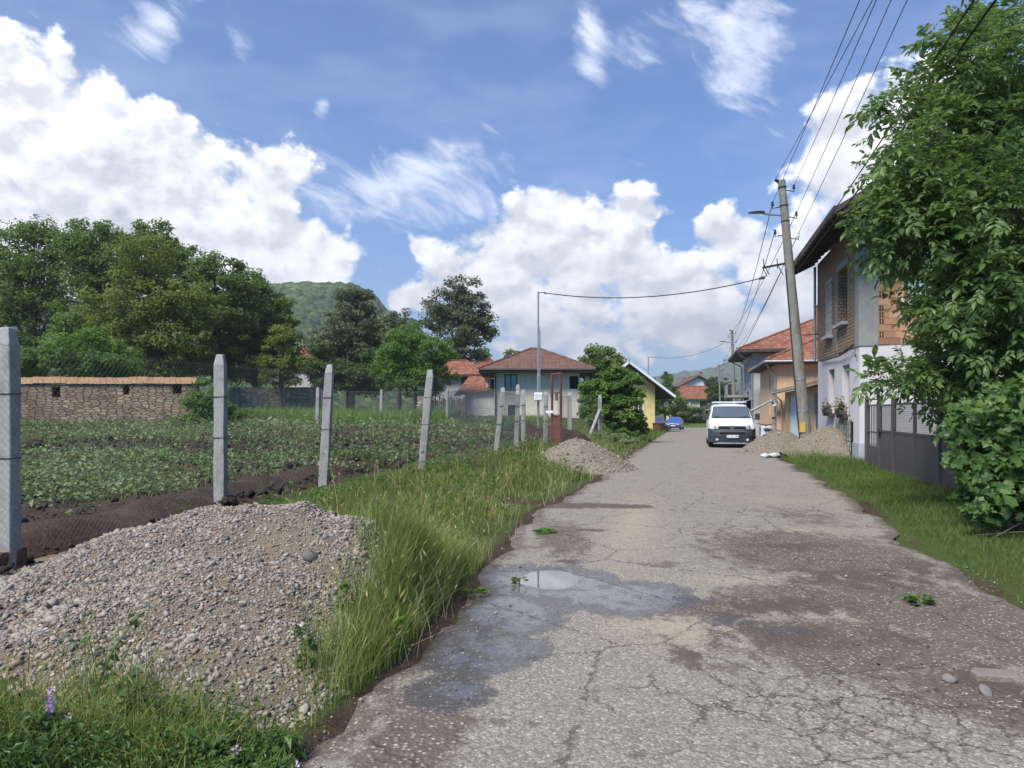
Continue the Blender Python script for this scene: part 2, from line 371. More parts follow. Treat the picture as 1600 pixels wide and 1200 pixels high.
# ------------------------------------------------------------------ ground & road
def axis(a,b,fine0,fine1,step,grow):
    xs=list(np.arange(fine0,fine1+1e-6,step)); d=step
    while xs[-1]<b: d*=grow; xs.append(xs[-1]+d)
    d=step; lo=[]; x=fine0
    while x>a: d*=grow; x-=d; lo.append(x)
    return np.array(lo[::-1]+xs)
def grid_faces(nx,ny):
    i=np.arange(nx-1); j=np.arange(ny-1); I,J=np.meshgrid(i,j)
    a=(J*nx+I).ravel(); return np.stack([a,a+1,a+1+nx,a+nx],1)
gx=axis(-4500,4500,-9,9,.14,1.045); gy=axis(-60,6000,2,26,.14,1.035)
GX,GY=np.meshgrid(gx,gy); X=GX.ravel(); Y=GY.ravel()
def in_field(X,Y):
    d=xl(Y)-X; thr=np.interp(Y,[0,6,12,16,22,30,40,60],[3.6,3.6,3.9,4.0,4.0,5.0,6.2,8])
    return d-thr
def crop_density(X,Y):
    """0..1 how thickly plants stand in the plot; rows of bare soil between"""
    yy=Y+ (fbm(X*.25,Y*.25,3,9)-.5)*2.4+.05*X
    left=sst(-4,-9,X)
    b=.95*np.exp(-((yy-10.9)/.8)**4)+1.0*np.exp(-((yy-16.6)/1.5)**4)+.75*np.exp(-((yy-20.6)/.7)**4)+.7*np.exp(-((yy-24)/.7)**4)+.8*np.exp(-((yy-28.5)/1.3)**4)+.9*np.exp(-((yy-34.5)/2.2)**4)
    b=b+left*(1.0*np.exp(-((yy-13.6)/1.5)**2)-.5*np.exp(-((yy-20.5)/1.3)**2))
    b=b*sst(.40,.58,fbm(X*.6,Y*.9,4,31)+.08*b)*np.where(Y>13,.2+.8*sst(-.35,.35,np.sin(2*np.pi*yy/2.1)),1)
    b=np.maximum(b,.22*sst(.55,.7,fbm(X*1.1,Y*1.3,3,35)))*np.where(Y>12.5,sst(-.1,.7,in_field(X,Y)),sst(.9,2.0,in_field(X,Y)))
    return np.clip(b,0,1)*(1-sst(38,41,Y))
Z=gz(X,Y)
onroad=(X>xl(Y)+.06)&(X<xr(Y)-.06)&(Y<101.5)
fd=in_field(X,Y)
Z=Z-np.where(onroad,.06,0)+np.where((fd>0)&(Y<45),(fbm(X*2.4,Y*2.4,4,77)-.5)*.2,0)
# turned bank of dark soil just inside the fence
bank=np.exp(-((fd-.7)/.5)**2)*sst(17,13,Y)*sst(3,5,Y)
Z=Z-.14*np.exp(-((fd-.15)/.3)**2)*sst(17,13,Y)+bank*.12
soil=sst(-.15,.25,fd)*(1-sst(40,46,Y))*(X>-60)
soil=np.clip(soil-.55*crop_density(X,Y),0,1)
soil=np.maximum(soil,.9*np.exp(-((Y-12.75+.05*X)/.35)**2)*(X>-2.0)*(X<xl(Y)+.5))      # muddy way across the verge
soil=np.maximum(soil,.62*np.exp(-((X-xr(Y))/.2)**2)*(Y<40)*(.3+fbm(X*.9,Y*.9,2,44))); soil=np.maximum(soil,.65*np.exp(-((X-xl(Y))/.18)**2)*(Y<40))
soil=np.maximum(soil,.9*np.exp(-(((X-8.6)/1.4)**2+((Y-9.6)/1.3)**2)))
soil=np.maximum(soil,.85*np.exp(-(((X-2.9)/1.6)**2+((Y-27)/3.0)**2)))
soil=np.maximum(soil,.8*sst(22.5,24.,Y)*sst(xr(Y)-.4,xr(Y)+.2,X)*(1-sst(45,60,Y)))
near=sst(60,30,Y)
m,nt,b,_=new_mat('ground_soil_grass'); v=coord(nt)
so=attr(nt,'soil'); n1=noise(nt,v,2.2,6,.65); n2=noise(nt,v,14,6,.7); n3=noise(nt,v,.12,4,.5); n4=noise(nt,v,55,3,.6)
f=mrange(nt,math_(nt,'ADD',so,math_(nt,'MULTIPLY',math_(nt,'SUBTRACT',n2.outputs[0],.5),.7)),.35,.6,0,1,True)
gcol=mixc(nt,n2.outputs[0],(.035,.05,.014),(.085,.105,.035)); gcol=mixc(nt,mrange(nt,n3.outputs[0],.4,.65),gcol,(.06,.085,.02))
scol=mixc(nt,mrange(nt,n1.outputs[0],.35,.65),(.052,.036,.027),(.10,.07,.05)); scol=mixc(nt,mrange(nt,n2.outputs[0],.3,.7,0,.7),scol,(.032,.022,.017))
scol=mixc(nt,mrange(nt,n4.outputs[0],.62,.75,0,.5),scol,(.17,.145,.11))
h=math_(nt,'ADD',n2.outputs[0],math_(nt,'MULTIPLY',n4.outputs[0],.4))
setb(nt,b,col=mixc(nt,f,gcol,scol),rough=.95,nrm=bump(nt,h,.9,.06),spec=.15)
M['ground']=m
o=np_obj('ground',np.stack([X,Y,Z],1),grid_faces(len(gx),len(gy)),m,attrs={'soil':soil},smooth=True); tag(o,kind='structure')

# road: strips across (u) and along (Y), irregular edges
ry=[]; y=-8.0
while y<104: ry.append(y); y+= .05 if 2.8<y<14 else (.12 if y<30 else .45)
ry=np.array(ry); nu=150; uu=np.linspace(0,1,nu)
RYg,U=np.meshgrid(ry,uu,indexing='ij')
jl=(fbm(RYg*1.4,RYg*0+3,4,2)-.5)*.45; jr=(fbm(RYg*1.2,RYg*0+9,4,3)-.5)*.55
L_=xl(RYg)+jl*(1-sst(30,60,RYg)); R_=xr(RYg)+jr*(1-sst(30,60,RYg))
X=(L_+(R_-L_)*U).ravel(); Y=RYg.ravel(); Uf=U.ravel()
def ga(cx,cy,sx,sy,a=1.0,rot=0):
    c,s_=math.cos(rot),math.sin(rot); dx=X-cx; dy=Y-cy
    return a*np.exp(-((dx*c+dy*s_)/sx)**2-((-dx*s_+dy*c)/sy)**2)
def mx(*a): return np.clip(np.maximum.reduce(a),0,1)
edge=np.minimum(Uf,1-Uf)*(R_-L_).ravel()
wear=mx(ga(3.4,8.2,1.3,1.7,1.0),ga(2.3,5.0,1.0,.9,.9),ga(1.6,5.9,.6,.5,.75),ga(3.3,6.0,1.0,1.3),ga(2.5,6.2,.9,.7,.85),ga(2.7,4.1,.65,.7,.9),ga(2.0,5.3,.6,.35,.8),ga(3.6,4.6,.7,1.3,1.0),
  .85*np.exp(-((X+.35-(Y-4.5)*.12)/.30)**2)*sst(6.4,5.2,Y),ga(.62,9.3,.42,1.5,.85),ga(1.5,7.6,.5,.35,.5),.75*np.exp(-((edge-0)/.28)**2),ga(4.4,11,.8,1.6,.55))
mud=mx(ga(1.1,12.25,1.2,.42,1.15),ga(1.95,12.1,.45,.34,1.2),ga(3.3,7.0,1.1,.9,.72),ga(2.0,5.2,.9,.5,.7),ga(1.06,9.75,.28,.16),ga(.6,7.75,.28,.16,.9),ga(2.85,4.35,.4,.3,1),ga(3.3,4.1,.45,.25,.9),ga(1.12,4.75,.16,.4,.85),ga(1.35,4.55,.22,.16,.7),ga(1.0,5.2,.3,.22,.55),
  ga(2.55,8.0,.35,.3,.7),ga(3.3,8.6,.9,.5,.7),ga(4.2,7.3,.5,1.0,.7),ga(3.4,6.8,.6,.4,.6),ga(2.2,6.0,.8,.4,.8),ga(1.75,5.6,.5,.4,.75),ga(2.7,5.2,.5,.5,.6),ga(1.5,6.2,.3,.2,.6),.45*np.exp(-(edge/.15)**2),ga(5.3,30,2,.5,.0))
wet=mx(ga(.3,6.8,.75,.75,1.4),ga(.95,6.25,.62,.6,1.4),ga(-.05,5.75,.45,.65,1.5),ga(-.25,4.9,.38,.6,1.5),ga(-.35,4.2,.28,.4,1.1),ga(.15,4.9,.2,.4,.75),ga(1.55,5.55,.35,.22,.7),ga(.45,5.9,.3,.25,.6),ga(1.9,5.3,.4,.2,.55))
crack=mx(ga(2.0,3.9,1.6,.75,1.0),ga(1.3,4.3,.5,.5,.6),ga(2.9,9.6,1.0,1.8,.75),ga(3.0,14,1.2,3,.55),ga(5,20,1.5,4,.5),ga(2.2,7.2,.5,1,.45),ga(3.6,12,1.1,1.6,.6))
sand=mx(ga(1.75,10.5,.35,3.2,.7,-.2),ga(1.2,5.35,.45,.45,.85),ga(2.1,6.9,.35,.2,.7),ga(3.6,9.7,.8,.25,.7),ga(2.6,5.5,.45,.3,.7),ga(3.7,7.7,.35,.2,.7),ga(4.6,13,.5,.5,.4),ga(2.6,4.8,.35,.2,.5))
DIP=ga(.36+.16*(fbm(Y*2.2,X*0,2,91)-.5),6.95,.27,.36)*(.75+.5*fbm(X*4,Y*4,3,90))
Z=rz(Y)+.012+(fbm(X*.8,Y*.8,3,4)-.5)*.02*sst(0,.5,edge)*(1-np.clip(4*ga(.36,6.95,1.0,1.1),0,1))-.03*sst(.12,0,edge)-.034*DIP
m,nt,b,_=new_mat('old_asphalt'); v=coord(nt)
aw,am,ae,ac,as_=[attr(nt,k) for k in ('wear','mud','wet','crack','sand')]
nb=noise(nt,v,1.3,6,.65); nm=noise(nt,v,6.5,6,.7); nf=noise(nt,v,38,5,.7); nw=noise(nt,scaled(nt,v,(1.6,1,1)),3.3,6,.7,.4)
vs=nd(nt,'ShaderNodeTexVoronoi',{'Vector':v,'Scale':48.0,'Randomness':1.0}); rs=nd(nt,'ShaderNodeSeparateColor',{0:vs.outputs['Color']}).outputs
vo=nd(nt,'ShaderNodeTexVoronoi',{'Vector':v,'Scale':70.0,'Randomness':1.0}); rnd=nd(nt,'ShaderNodeSeparateColor',{0:vo.outputs['Color']}).outputs
base=mixc(nt,mrange(nt,nb.outputs[0],.3,.7),(.168,.150,.118),(.25,.222,.175)); base=mixc(nt,mrange(nt,nm.outputs[0],.38,.68,0,.55),base,(.18,.165,.14))
agg=ramp(nt,rnd[0],[(0,(.08,.078,.072)),(.5,(.2,.19,.165)),(.85,(.33,.31,.27)),(1,(.5,.48,.43))])
base=mixc(nt,mrange(nt,nf.outputs[0],.35,.7,.55,0),base,(.10,.095,.085)); col=mixc(nt,.42,base,agg)
chip=math_(nt,'MULTIPLY',mrange(nt,rs[0],.9,.95),mrange(nt,vs.outputs['Distance'],.42,.34)); col=mixc(nt,math_(nt,'MULTIPLY',chip,.55),col,mixc(nt,rs[1],(.34,.31,.27),(.62,.6,.56)))
col=mixc(nt,math_(nt,'MULTIPLY',as_,mrange(nt,nm.outputs[0],.3,.65,.2,.9)),col,(.33,.275,.20))
# stripped, gravelly patches
fw=mrange(nt,math_(nt,'ADD',math_(nt,'MULTIPLY',aw,1.1),math_(nt,'ADD',math_(nt,'MULTIPLY',math_(nt,'SUBTRACT',nw.outputs[0],.5),1.7),math_(nt,'MULTIPLY',math_(nt,'SUBTRACT',nf.outputs[0],.5),1.1))),.36,.72,0,1,True)
vo2=nd(nt,'ShaderNodeTexVoronoi',{'Vector':v,'Scale':40.0,'Randomness':1.0}); r2=nd(nt,'ShaderNodeSeparateColor',{0:vo2.outputs['Color']}).outputs
peb=ramp(nt,r2[0],[(0,(.055,.05,.046)),(.45,(.14,.125,.108)),(.75,(.22,.2,.17)),(1,(.36,.34,.3))])
dirt=mixc(nt,nm.outputs[0],(.07,.056,.045),(.138,.115,.093))
wcol=mixc(nt,math_(nt,'MULTIPLY',mrange(nt,vo2.outputs['Distance'],.46,.36),mrange(nt,r2[1],.35,.45)),dirt,peb)
col=mixc(nt,fw,col,wcol)
fm=mrange(nt,math_(nt,'ADD',am,math_(nt,'MULTIPLY',math_(nt,'ADD',math_(nt,'SUBTRACT',nw.outputs[0],.5),math_(nt,'MULTIPLY',math_(nt,'SUBTRACT',nf.outputs[0],.5),.6)),1.4)),.42,.74,0,1,True)
mcol=mixc(nt,nf.outputs[0],(.046,.036,.029),(.1,.08,.064)); col=mixc(nt,math_(nt,'MULTIPLY',fm,.88),col,mcol)
# cracks
wv=nd(nt,'ShaderNodeVectorMath',{0:v,1:scaled(nt,nd(nt,'ShaderNodeVectorMath',{0:nm.outputs['Color'],1:(.5,.5,.5)},operation='SUBTRACT').outputs[0],.28)},operation='ADD').outputs[0]
def cracks(sc,w):
    e=nd(nt,'ShaderNodeTexVoronoi',{'Vector':wv,'Scale':sc,'Randomness':1.0},feature='DISTANCE_TO_EDGE',voronoi_dimensions='2D').outputs['Distance']
    return mrange(nt,e,w*.35,w,1,0)
cm=mrange(nt,math_(nt,'ADD',ac,math_(nt,'MULTIPLY',math_(nt,'SUBTRACT',nb.outputs[0],.5),2.2)),.32,.62)
c1=math_(nt,'MULTIPLY',cracks(2.1,.022),cm); c2=math_(nt,'MULTIPLY',cracks(5.0,.05),mrange(nt,math_(nt,'ADD',ac,nb.outputs[0]),1.05,1.35))
c3=math_(nt,'MULTIPLY',cracks(.62,.009),mrange(nt,nm.outputs[0],.40,.5))
cr=math_(nt,'MAXIMUM',math_(nt,'MAXIMUM',c1,math_(nt,'MULTIPLY',c2,.8)),math_(nt,'MULTIPLY',c3,.8))
cr=math_(nt,'MULTIPLY',cr,mrange(nt,fm,0,1,1,.2))
col=mixc(nt,math_(nt,'MULTIPLY',cr,mrange(nt,nf.outputs[0],.3,.6,.45,.95)),col,(.035,.028,.022))
# spots of oil/damp
sp=noise(nt,v,4.2,2,.5); col=mixc(nt,mrange(nt,sp.outputs[0],.66,.72,0,.5),col,(.06,.055,.05))
# water film
we=mrange(nt,math_(nt,'ADD',ae,math_(nt,'MULTIPLY',math_(nt,'ADD',math_(nt,'SUBTRACT',nw.outputs[0],.5),math_(nt,'SUBTRACT',nb.outputs[0],.5)),1.1)),.45,.54,0,1,True)
col=mixc(nt,math_(nt,'MULTIPLY',we,.55),col,(.045,.045,.05))
film=math_(nt,'MULTIPLY',we,mrange(nt,math_(nt,'ADD',ae,math_(nt,'MULTIPLY',math_(nt,'ADD',math_(nt,'SUBTRACT',nw.outputs[0],.5),math_(nt,'SUBTRACT',nm.outputs[0],.5)),1.3)),.65,1.0,0,1,True))
rough=mrange(nt,we,0,1,.92,.38); rough=math_(nt,'SUBTRACT',rough,math_(nt,'MULTIPLY',film,.22))
h=math_(nt,'ADD',math_(nt,'MULTIPLY',vo.outputs['Distance'],-.5),math_(nt,'MULTIPLY',nf.outputs[0],.5))
h=math_(nt,'ADD',h,math_(nt,'MULTIPLY',fw,math_(nt,'MULTIPLY',vo2.outputs['Distance'],-1.4)))
h=math_(nt,'SUBTRACT',h,math_(nt,'MULTIPLY',cr,1.6))
h=math_(nt,'MULTIPLY',h,math_(nt,'SUBTRACT',1.0,math_(nt,'MULTIPLY',film,.93)))
setb(nt,b,col=col,rough=rough,nrm=bump(nt,h,.45,.02),spec=math_(nt,'ADD',.25,math_(nt,'MULTIPLY',we,.35)))
o=np_obj('road',np.stack([X,Y,Z],1),grid_faces(nu,len(ry)),m,attrs={'wear':wear,'mud':mud,'wet':wet,'crack':crack,'sand':sand},smooth=True); tag(o,kind='structure')
ROADMASK=lambda x,y:(x,y)

# puddle: still water lying in the dip
mb=MB(); n=40; pts=[]
for k in range(n):
    a=2*math.pi*k/n; r=1.45
    pts.append((.36+.30*r*math.cos(a),6.95+.40*r*math.sin(a),.0))
zz=.0005
c0=mb.addv((.36,6.95,zz)); idx=[mb.addv((p[0],p[1],zz)) for p in pts]
for k in range(n): mb.fi([c0,idx[k],idx[(k+1)%n]])
m,nt,b,_=new_mat('puddle_water'); nz=noise(nt,coord(nt),6,2)
setb(nt,b,col=(.05,.048,.042),rough=.015,spec=1.0,nrm=bump(nt,nz.outputs[0],.015,.01)); b.inputs['IOR'].default_value=3.0
tag(mb.build('puddle',m),'shallow clear puddle reflecting the sky on the left of the road','puddle',kind='structure')

# ------------------------------------------------------------------ hills
def hill(name,prof,Y0,depth_front,depth_back,nx,ny,mat,rough,fr):
    pxs=np.array([p[0] for p in prof],float); pys=np.array([p[1] for p in prof],float)
    xs=(pxs-800)/F_PX*Y0; zs=CAMH+(HOR-pys)/F_PX*Y0
    xg=np.linspace(xs[0],xs[-1],nx); yg=np.concatenate([np.linspace(Y0-depth_front,Y0,ny),np.linspace(Y0,Y0+depth_back,ny//3)[1:]])
    A,B=np.meshgrid(xg,yg); A_=A.ravel(); B_=B.ravel()
    t=np.where(B_<Y0,(B_-(Y0-depth_front))/depth_front,1-(B_-Y0)/depth_back)
    t=np.clip(t,0,1); prof_=np.interp(A_,xs,zs)
    ridge=1+.16*(fbm(A_/fr,B_/fr,3,3)-.5)*np.sin(np.pi*np.clip(t,0,1))
    z=-6+(prof_+6)*(t**.85)*ridge
    z+=(fbm(A_/(rough*2.2),B_/(rough*2.2),2,8)-.5)*rough*1.3*sst(0,.15,t)+(vnoise(A_/(rough*.7),B_/(rough*.7),8)-.5)*rough*.8
    o=np_obj(name,np.stack([A_,B_,z],1),grid_faces(len(xg),len(yg)),mat,smooth=True); tag(o,kind='structure'); return o
def forest(name,c1,c2,c3,s):
    m,nt,b,_=new_mat(name); v=coord(nt)
    a=nd(nt,'ShaderNodeTexVoronoi',{'Vector':v,'Scale':1/s,'Randomness':1.0}); r=nd(nt,'ShaderNodeSeparateColor',{0:a.outputs['Color']}).outputs[0]
    n=noise(nt,v,1/(s*14),5,.6); col=ramp(nt,r,[(0,c1),(.55,c2),(1,c3)]); col=mixc(nt,mrange(nt,n.outputs[0],.4,.65),col,c1)
    n2=noise(nt,v,1/(s*25),3,.5); col=mixc(nt,mrange(nt,n2.outputs[0],.6,.72,0,.6),col,c3)
    setb(nt,b,col=col,rough=1.0,nrm=bump(nt,math_(nt,'MULTIPLY',a.outputs['Distance'],-1.0),1.0,s*.9),spec=.05); return m
hill('hill',[(-900,520),(-500,480),(-200,460),(0,452),(150,470),(300,475),(380,462),(425,444),(470,441),(540,443),(562,446),(590,465),(615,490),(640,506),(680,530),(740,570),(800,606),(880,640)],780,420,300,420,190,forest('forest_slope',(.03,.058,.018),(.062,.105,.03),(.12,.16,.045),7),5.5,90)
hill('mountain',[(560,640),(700,622),(860,606),(960,600),(1010,591),(1060,583),(1100,575),(1140,567),(1180,563),(1260,556),(1400,560),(1600,548),(1900,590),(2200,640)],2300,1300,700,260,120,forest('forest_far',(.035,.065,.032),(.055,.095,.045),(.10,.135,.055),14),16,300)
# ------------------------------------------------------------------ scatter meshes
def leaf_mesh(name,P,N,size,tint,mat,parent=None,width=.55,fold=.18,rng=RNG,tang=None):
    n=len(P); N=norm(N); r=rng.normal(size=(n,3)) if tang is None else tang
    T=norm(r-N*np.sum(r*N,1,keepdims=True)); B=np.cross(N,T); s=size[:,None]
    base=P-T*s*.5; tip=P+T*s*.5-N*s*fold*.6
    a=P+B*s*width*.5+N*s*fold-T*s*.06; c=P-B*s*width*.5+N*s*fold-T*s*.06
    V=np.stack([base,a,tip,c],1).reshape(-1,3); k=np.arange(n)[:,None]*4
    F=np.concatenate([k+np.array([[0,1,2]]),k+np.array([[0,2,3]])],1).reshape(-1,3)
    return np_obj(name,V,F,mat,parent,tint=np.repeat(tint,4))
def blade_arrays(P,h,w,az,lean,tint,rng=RNG,seg=3,tipw=.12):
    n=len(P); d=np.stack([np.cos(az),np.sin(az),np.zeros(n)],1); fa=az+np.pi/2+rng.normal(0,.7,n)
    b=np.stack([np.cos(fa),np.sin(fa),np.zeros(n)],1); rows=[]
    for k in range(seg+1):
        t=k/seg; off=d*(lean*h*t*t)[:,None]; z=np.zeros((n,3)); z[:,2]=h*t*(1-.25*lean*t)
        ww=(w*(1-t)**.7+w*tipw*t*.3)[:,None]*.5 if k<seg else (w*tipw*.5)[:,None]
        c=P+off+z; rows+= [c-b*ww,c+b*ww]
    V=np.stack(rows,1).reshape(-1,3); m_=2*(seg+1); base=np.arange(n)[:,None]*m_
    F=np.concatenate([base+np.array([[2*k,2*k+1,2*k+3,2*k+2]]) for k in range(seg)],1).reshape(-1,4)
    return V,F,np.repeat(tint,m_)
def grass(name,P,h,w,lean,tint,mat,parent=None,heads=None,rng=RNG,seg=3):
    az=rng.uniform(0,2*np.pi,len(P)); V,F,T=blade_arrays(P,h,w,az,lean,tint,rng,seg)
    if heads is not None and heads.any():      # seed ears: plump little spindles on the tips
        i=np.where(heads)[0]; tipc=P[i]+np.stack([np.cos(az[i]),np.sin(az[i]),np.zeros(len(i))],1)*(lean[i]*h[i])[:,None]; tipc[:,2]+=h[i]*(1-.25*lean[i])
        L=rng.uniform(.05,.10,len(i)); dirv=norm(np.stack([np.cos(az[i])*lean[i]*1.6,np.sin(az[i])*lean[i]*1.6,np.ones(len(i))*.8],1))
        P2=tipc-dirv*.01; ww=rng.uniform(.008,.014,len(i))
        for q in (0,1):
            ang=rng.uniform(0,np.pi,len(i)) if q==0 else ang+np.pi/2
            sd=np.stack([np.cos(ang),np.sin(ang),np.zeros(len(i))],1)
            a=P2; bb=P2+dirv*(L*.4)[:,None]+sd*ww[:,None]*.5; cc=P2+dirv*L[:,None]; dd=P2+dirv*(L*.4)[:,None]-sd*ww[:,None]*.5
            v2=np.stack([a,bb,cc,dd],1).reshape(-1,3); f2=np.arange(len(i))[:,None]*4+np.array([[0,1,2,3]])+len(V)
            V=np.concatenate([V,v2]); F=np.concatenate([F,f2]); T=np.concatenate([T,np.full(len(v2),1.05)])
    return np_obj(name,V,F,mat,parent,tint=T)
_t=(1+5**.5)/2
ICOV=norm(np.array([[-1,_t,0],[1,_t,0],[-1,-_t,0],[1,-_t,0],[0,-1,_t],[0,1,_t],[0,-1,-_t],[0,1,-_t],[_t,0,-1],[_t,0,1],[-_t,0,-1],[-_t,0,1]]))
ICOF=np.array([[0,11,5],[0,5,1],[0,1,7],[0,7,10],[0,10,11],[1,5,9],[5,11,4],[11,10,2],[10,7,6],[7,1,8],[3,9,4],[3,4,2],[3,2,6],[3,6,8],[3,8,9],[4,9,5],[2,4,11],[6,2,10],[8,6,7],[9,8,1]])
def _sub(V,F):
    V=list(map(tuple,V)); c={}; out=[]
    def mid(a,b):
        k=(min(a,b),max(a,b))
        if k not in c: p=np.array(V[a])+np.array(V[b]); V.append(tuple(p/np.linalg.norm(p))); c[k]=len(V)-1
        return c[k]
    for a,b,d in F:
        x,y,z=mid(a,b),mid(b,d),mid(d,a); out+=[[a,x,z],[b,y,x],[d,z,y],[x,y,z]]
    return np.array(V),np.array(out)
ICO1V,ICO1F=_sub(ICOV,ICOF)
def stones(name,P,size,tint,mat,parent=None,rng=RNG,hi=True,flat=.62,sink=.2):
    n=len(P); bv,bf=(ICO1V,ICO1F) if hi else (ICOV,ICOF); k=len(bv)
    A=rng.normal(size=(n,3,3)); q,_=np.linalg.qr(A)
    sc=np.stack([rng.uniform(.8,1.2,n),rng.uniform(.6,.95,n),rng.uniform(.4,.75,n)],1)*size[:,None]*.5
    jit=1+rng.normal(0,.11,(n,k,1)); V=bv[None]*jit*sc[:,None,:]
    tl=rng.normal(0,.35,(n,2)); yaw=rng.uniform(0,2*np.pi,n); cy,sy=np.cos(yaw),np.sin(yaw)
    x=V[...,0]*cy[:,None]-V[...,1]*sy[:,None]; y=V[...,0]*sy[:,None]+V[...,1]*cy[:,None]; z=V[...,2]+x*tl[:,:1]+y*tl[:,1:]
    V=np.stack([x,y,z],-1)+P[:,None,:]; V[...,2]+=(size*(.3-sink))[:,None]
    F=(np.arange(n)[:,None,None]*k+bf[None]).reshape(-1,3)
    return np_obj(name,V.reshape(-1,3),F,mat,parent,tint=np.repeat(tint,k),smooth=True)
m,nt,b,_=new_mat('river_pebbles'); t=attr(nt,'tint')
col=ramp(nt,t,[(0,(.05,.05,.05)),(.18,(.115,.11,.102)),(.4,(.195,.18,.155)),(.62,(.28,.255,.215)),(.8,(.23,.175,.12)),(.88,(.33,.305,.27)),(.95,(.2,.12,.085)),(1,(.55,.53,.5))])
n=noise(nt,coord(nt),60,4,.6); col=mixc(nt,.3,col,mixc(nt,n.outputs[0],(.2,.2,.2),(.8,.8,.8)),'OVERLAY')
setb(nt,b,col=col,rough=.82,nrm=bump(nt,n.outputs[0],.3,.004),spec=.3); M['pebbles']=m

# ------------------------------------------------------------------ gravel heaps
def heap(name,label,cat,peaks,slope,box_,mat,n_st,ssize,step=.05,sandy=None,seed=1,rough=.05,group=None,ground=None):
    x0,x1,y0,y1=box_; gx_=np.arange(x0,x1,step); gy_=np.arange(y0,y1,step); A,B=np.meshgrid(gx_,gy_); A=A.ravel();B=B.ravel()
    gf=ground or gz
    def H(x,y):
        hs=np.full(len(x),-9.); KS=14
        wob=1+.30*(fbm(x*1.1+seed,y*1.1,3,seed)-.5)
        for (px_,py_,pz) in peaks:
            d=np.hypot(x-px_,y-py_)*wob; hh=pz-slope*(np.sqrt(d*d+.25**2)-.25)
            hs=np.logaddexp(hs*KS,hh*KS)/KS
        if seed==3: hs=hs-1.5*np.maximum(x+.86-.10*(y-5.5),0)
        g_=gf(x,y); q=hs-g_
        q=np.where(q<.1,np.maximum(q+.1,0)**2/.4,q)          # foot spreads out
        return g_+q-.03+(fbm(x*4,y*4,3,seed+3)-.5)*rough*sst(0,.3,q)*2
    Z_=H(A,B)
    x_,y_,z_=np.mean([p[0] for p in peaks]),np.mean([p[1] for p in peaks]),0
    root=thing(name,label,cat,(x_,y_,gzs(x_,y_)),0,group); o_=np.array([x_,y_,gzs(x_,y_)])
    V=np.stack([A,B,Z_],1)-o_
    np_obj('mound',V,grid_faces(len(gx_),len(gy_)),mat,root,smooth=True)
    rng=np.random.default_rng(seed); m_=n_st*4
    px_=rng.uniform(x0,x1,m_); py_=rng.uniform(y0,y1,m_); z=H(px_,py_); up=z-gf(px_,py_)
    keep=(up>-.03)&(up<3); p=np.where(up>.03,1.,.5)*keep
    if sandy is not None: p=p*sandy(px_,py_,up)
    sel=np.where(rng.uniform(size=m_)<p)[0][:n_st]
    P=np.stack([px_[sel],py_[sel],z[sel]],1)-o_
    sz=ssize*np.exp(rng.normal(0,.45,len(sel)))*np.where(up[sel]<.12,1.3,1)
    st=stones('pebbles',P,sz,np.clip(rng.beta(1.6,1.5,len(sel)),0,1),M['pebbles'],root,rng,hi=False); st['kind']='stuff'
    return root,H
def sandy1(x,y,up):
    n_=fbm(x*1.5+3,y*1.2,3,12); mid=np.exp(-(((x+1.75)/.75)**2+((y-4.75)/.75)**2))*.75+np.exp(-(((x+2.5)/.5)**2+((y-5.2)/.35)**2))*.4
    return np.clip(1.15-.85*mid-.8*sst(.5,.72,n_),.28,1)
heapA,HA=heap('gravel_heap','large heap of sandy river gravel in the left foreground beside the fence','gravel heap',
   [(-3.5,5.5,.38),(-3.3,5.75,.46),(-2.8,6.2,.67),(-2.25,6.25,.76),(-1.75,6.2,.78),(-2.0,6.25,.79),(-1.4,6.15,.68),(-1.2,6.1,.55),(-3.5,4.0,.26),(-3.6,4.7,.34),(-2.9,3.5,.15),(-2.2,5.2,.52),(-1.75,5.1,.46),(-2.7,4.7,.38),(-1.85,4.35,.27),(-3.05,6.0,.63),(-2.6,6.3,.74),(-3.3,5.0,.33),(-3.0,4.2,.22),(-2.3,3.95,.18),(-1.6,3.9,.14),(-1.3,4.5,.2),(-1.25,5.3,.3)],.62,(-5.2,.0,2.6,8.0),M['gravel'],70000,.0165,.035,sandy1,3,.05)
heapB,HB=heap('gravel_heap','small pointed heap of fine gravel on the verge beside the brown gate','gravel heap',
   [(1.76,19.9,.86),(1.5,19.7,.66),(2.1,19.8,.62)],.62,(-.1,3.6,18,22),M['gravel_far'],3500,.03,.07,None,5,.05,'small gravel heaps along the road')
heapC,HC=heap('gravel_heap','brown sandy gravel heap at the left foot of the wooden pole','gravel heap',
   [(9.95,27.3,.92),(9.6,27.1,.78)],.64,(7.2,11.8,25.0,29.8),M['gravel_brown'],2500,.03,.07,None,8,.05,'small gravel heaps along the road')
heapD,HD=heap('gravel_heap','grey gravel heap piled against the white wall under the flower boxes','gravel heap',
   [(10.55,24.6,1.08),(10.8,24.3,1.02)],.66,(9.,11.6,22.6,26.8),M['gravel_brown'],2500,.03,.07,None,11,.05,'small gravel heaps along the road')

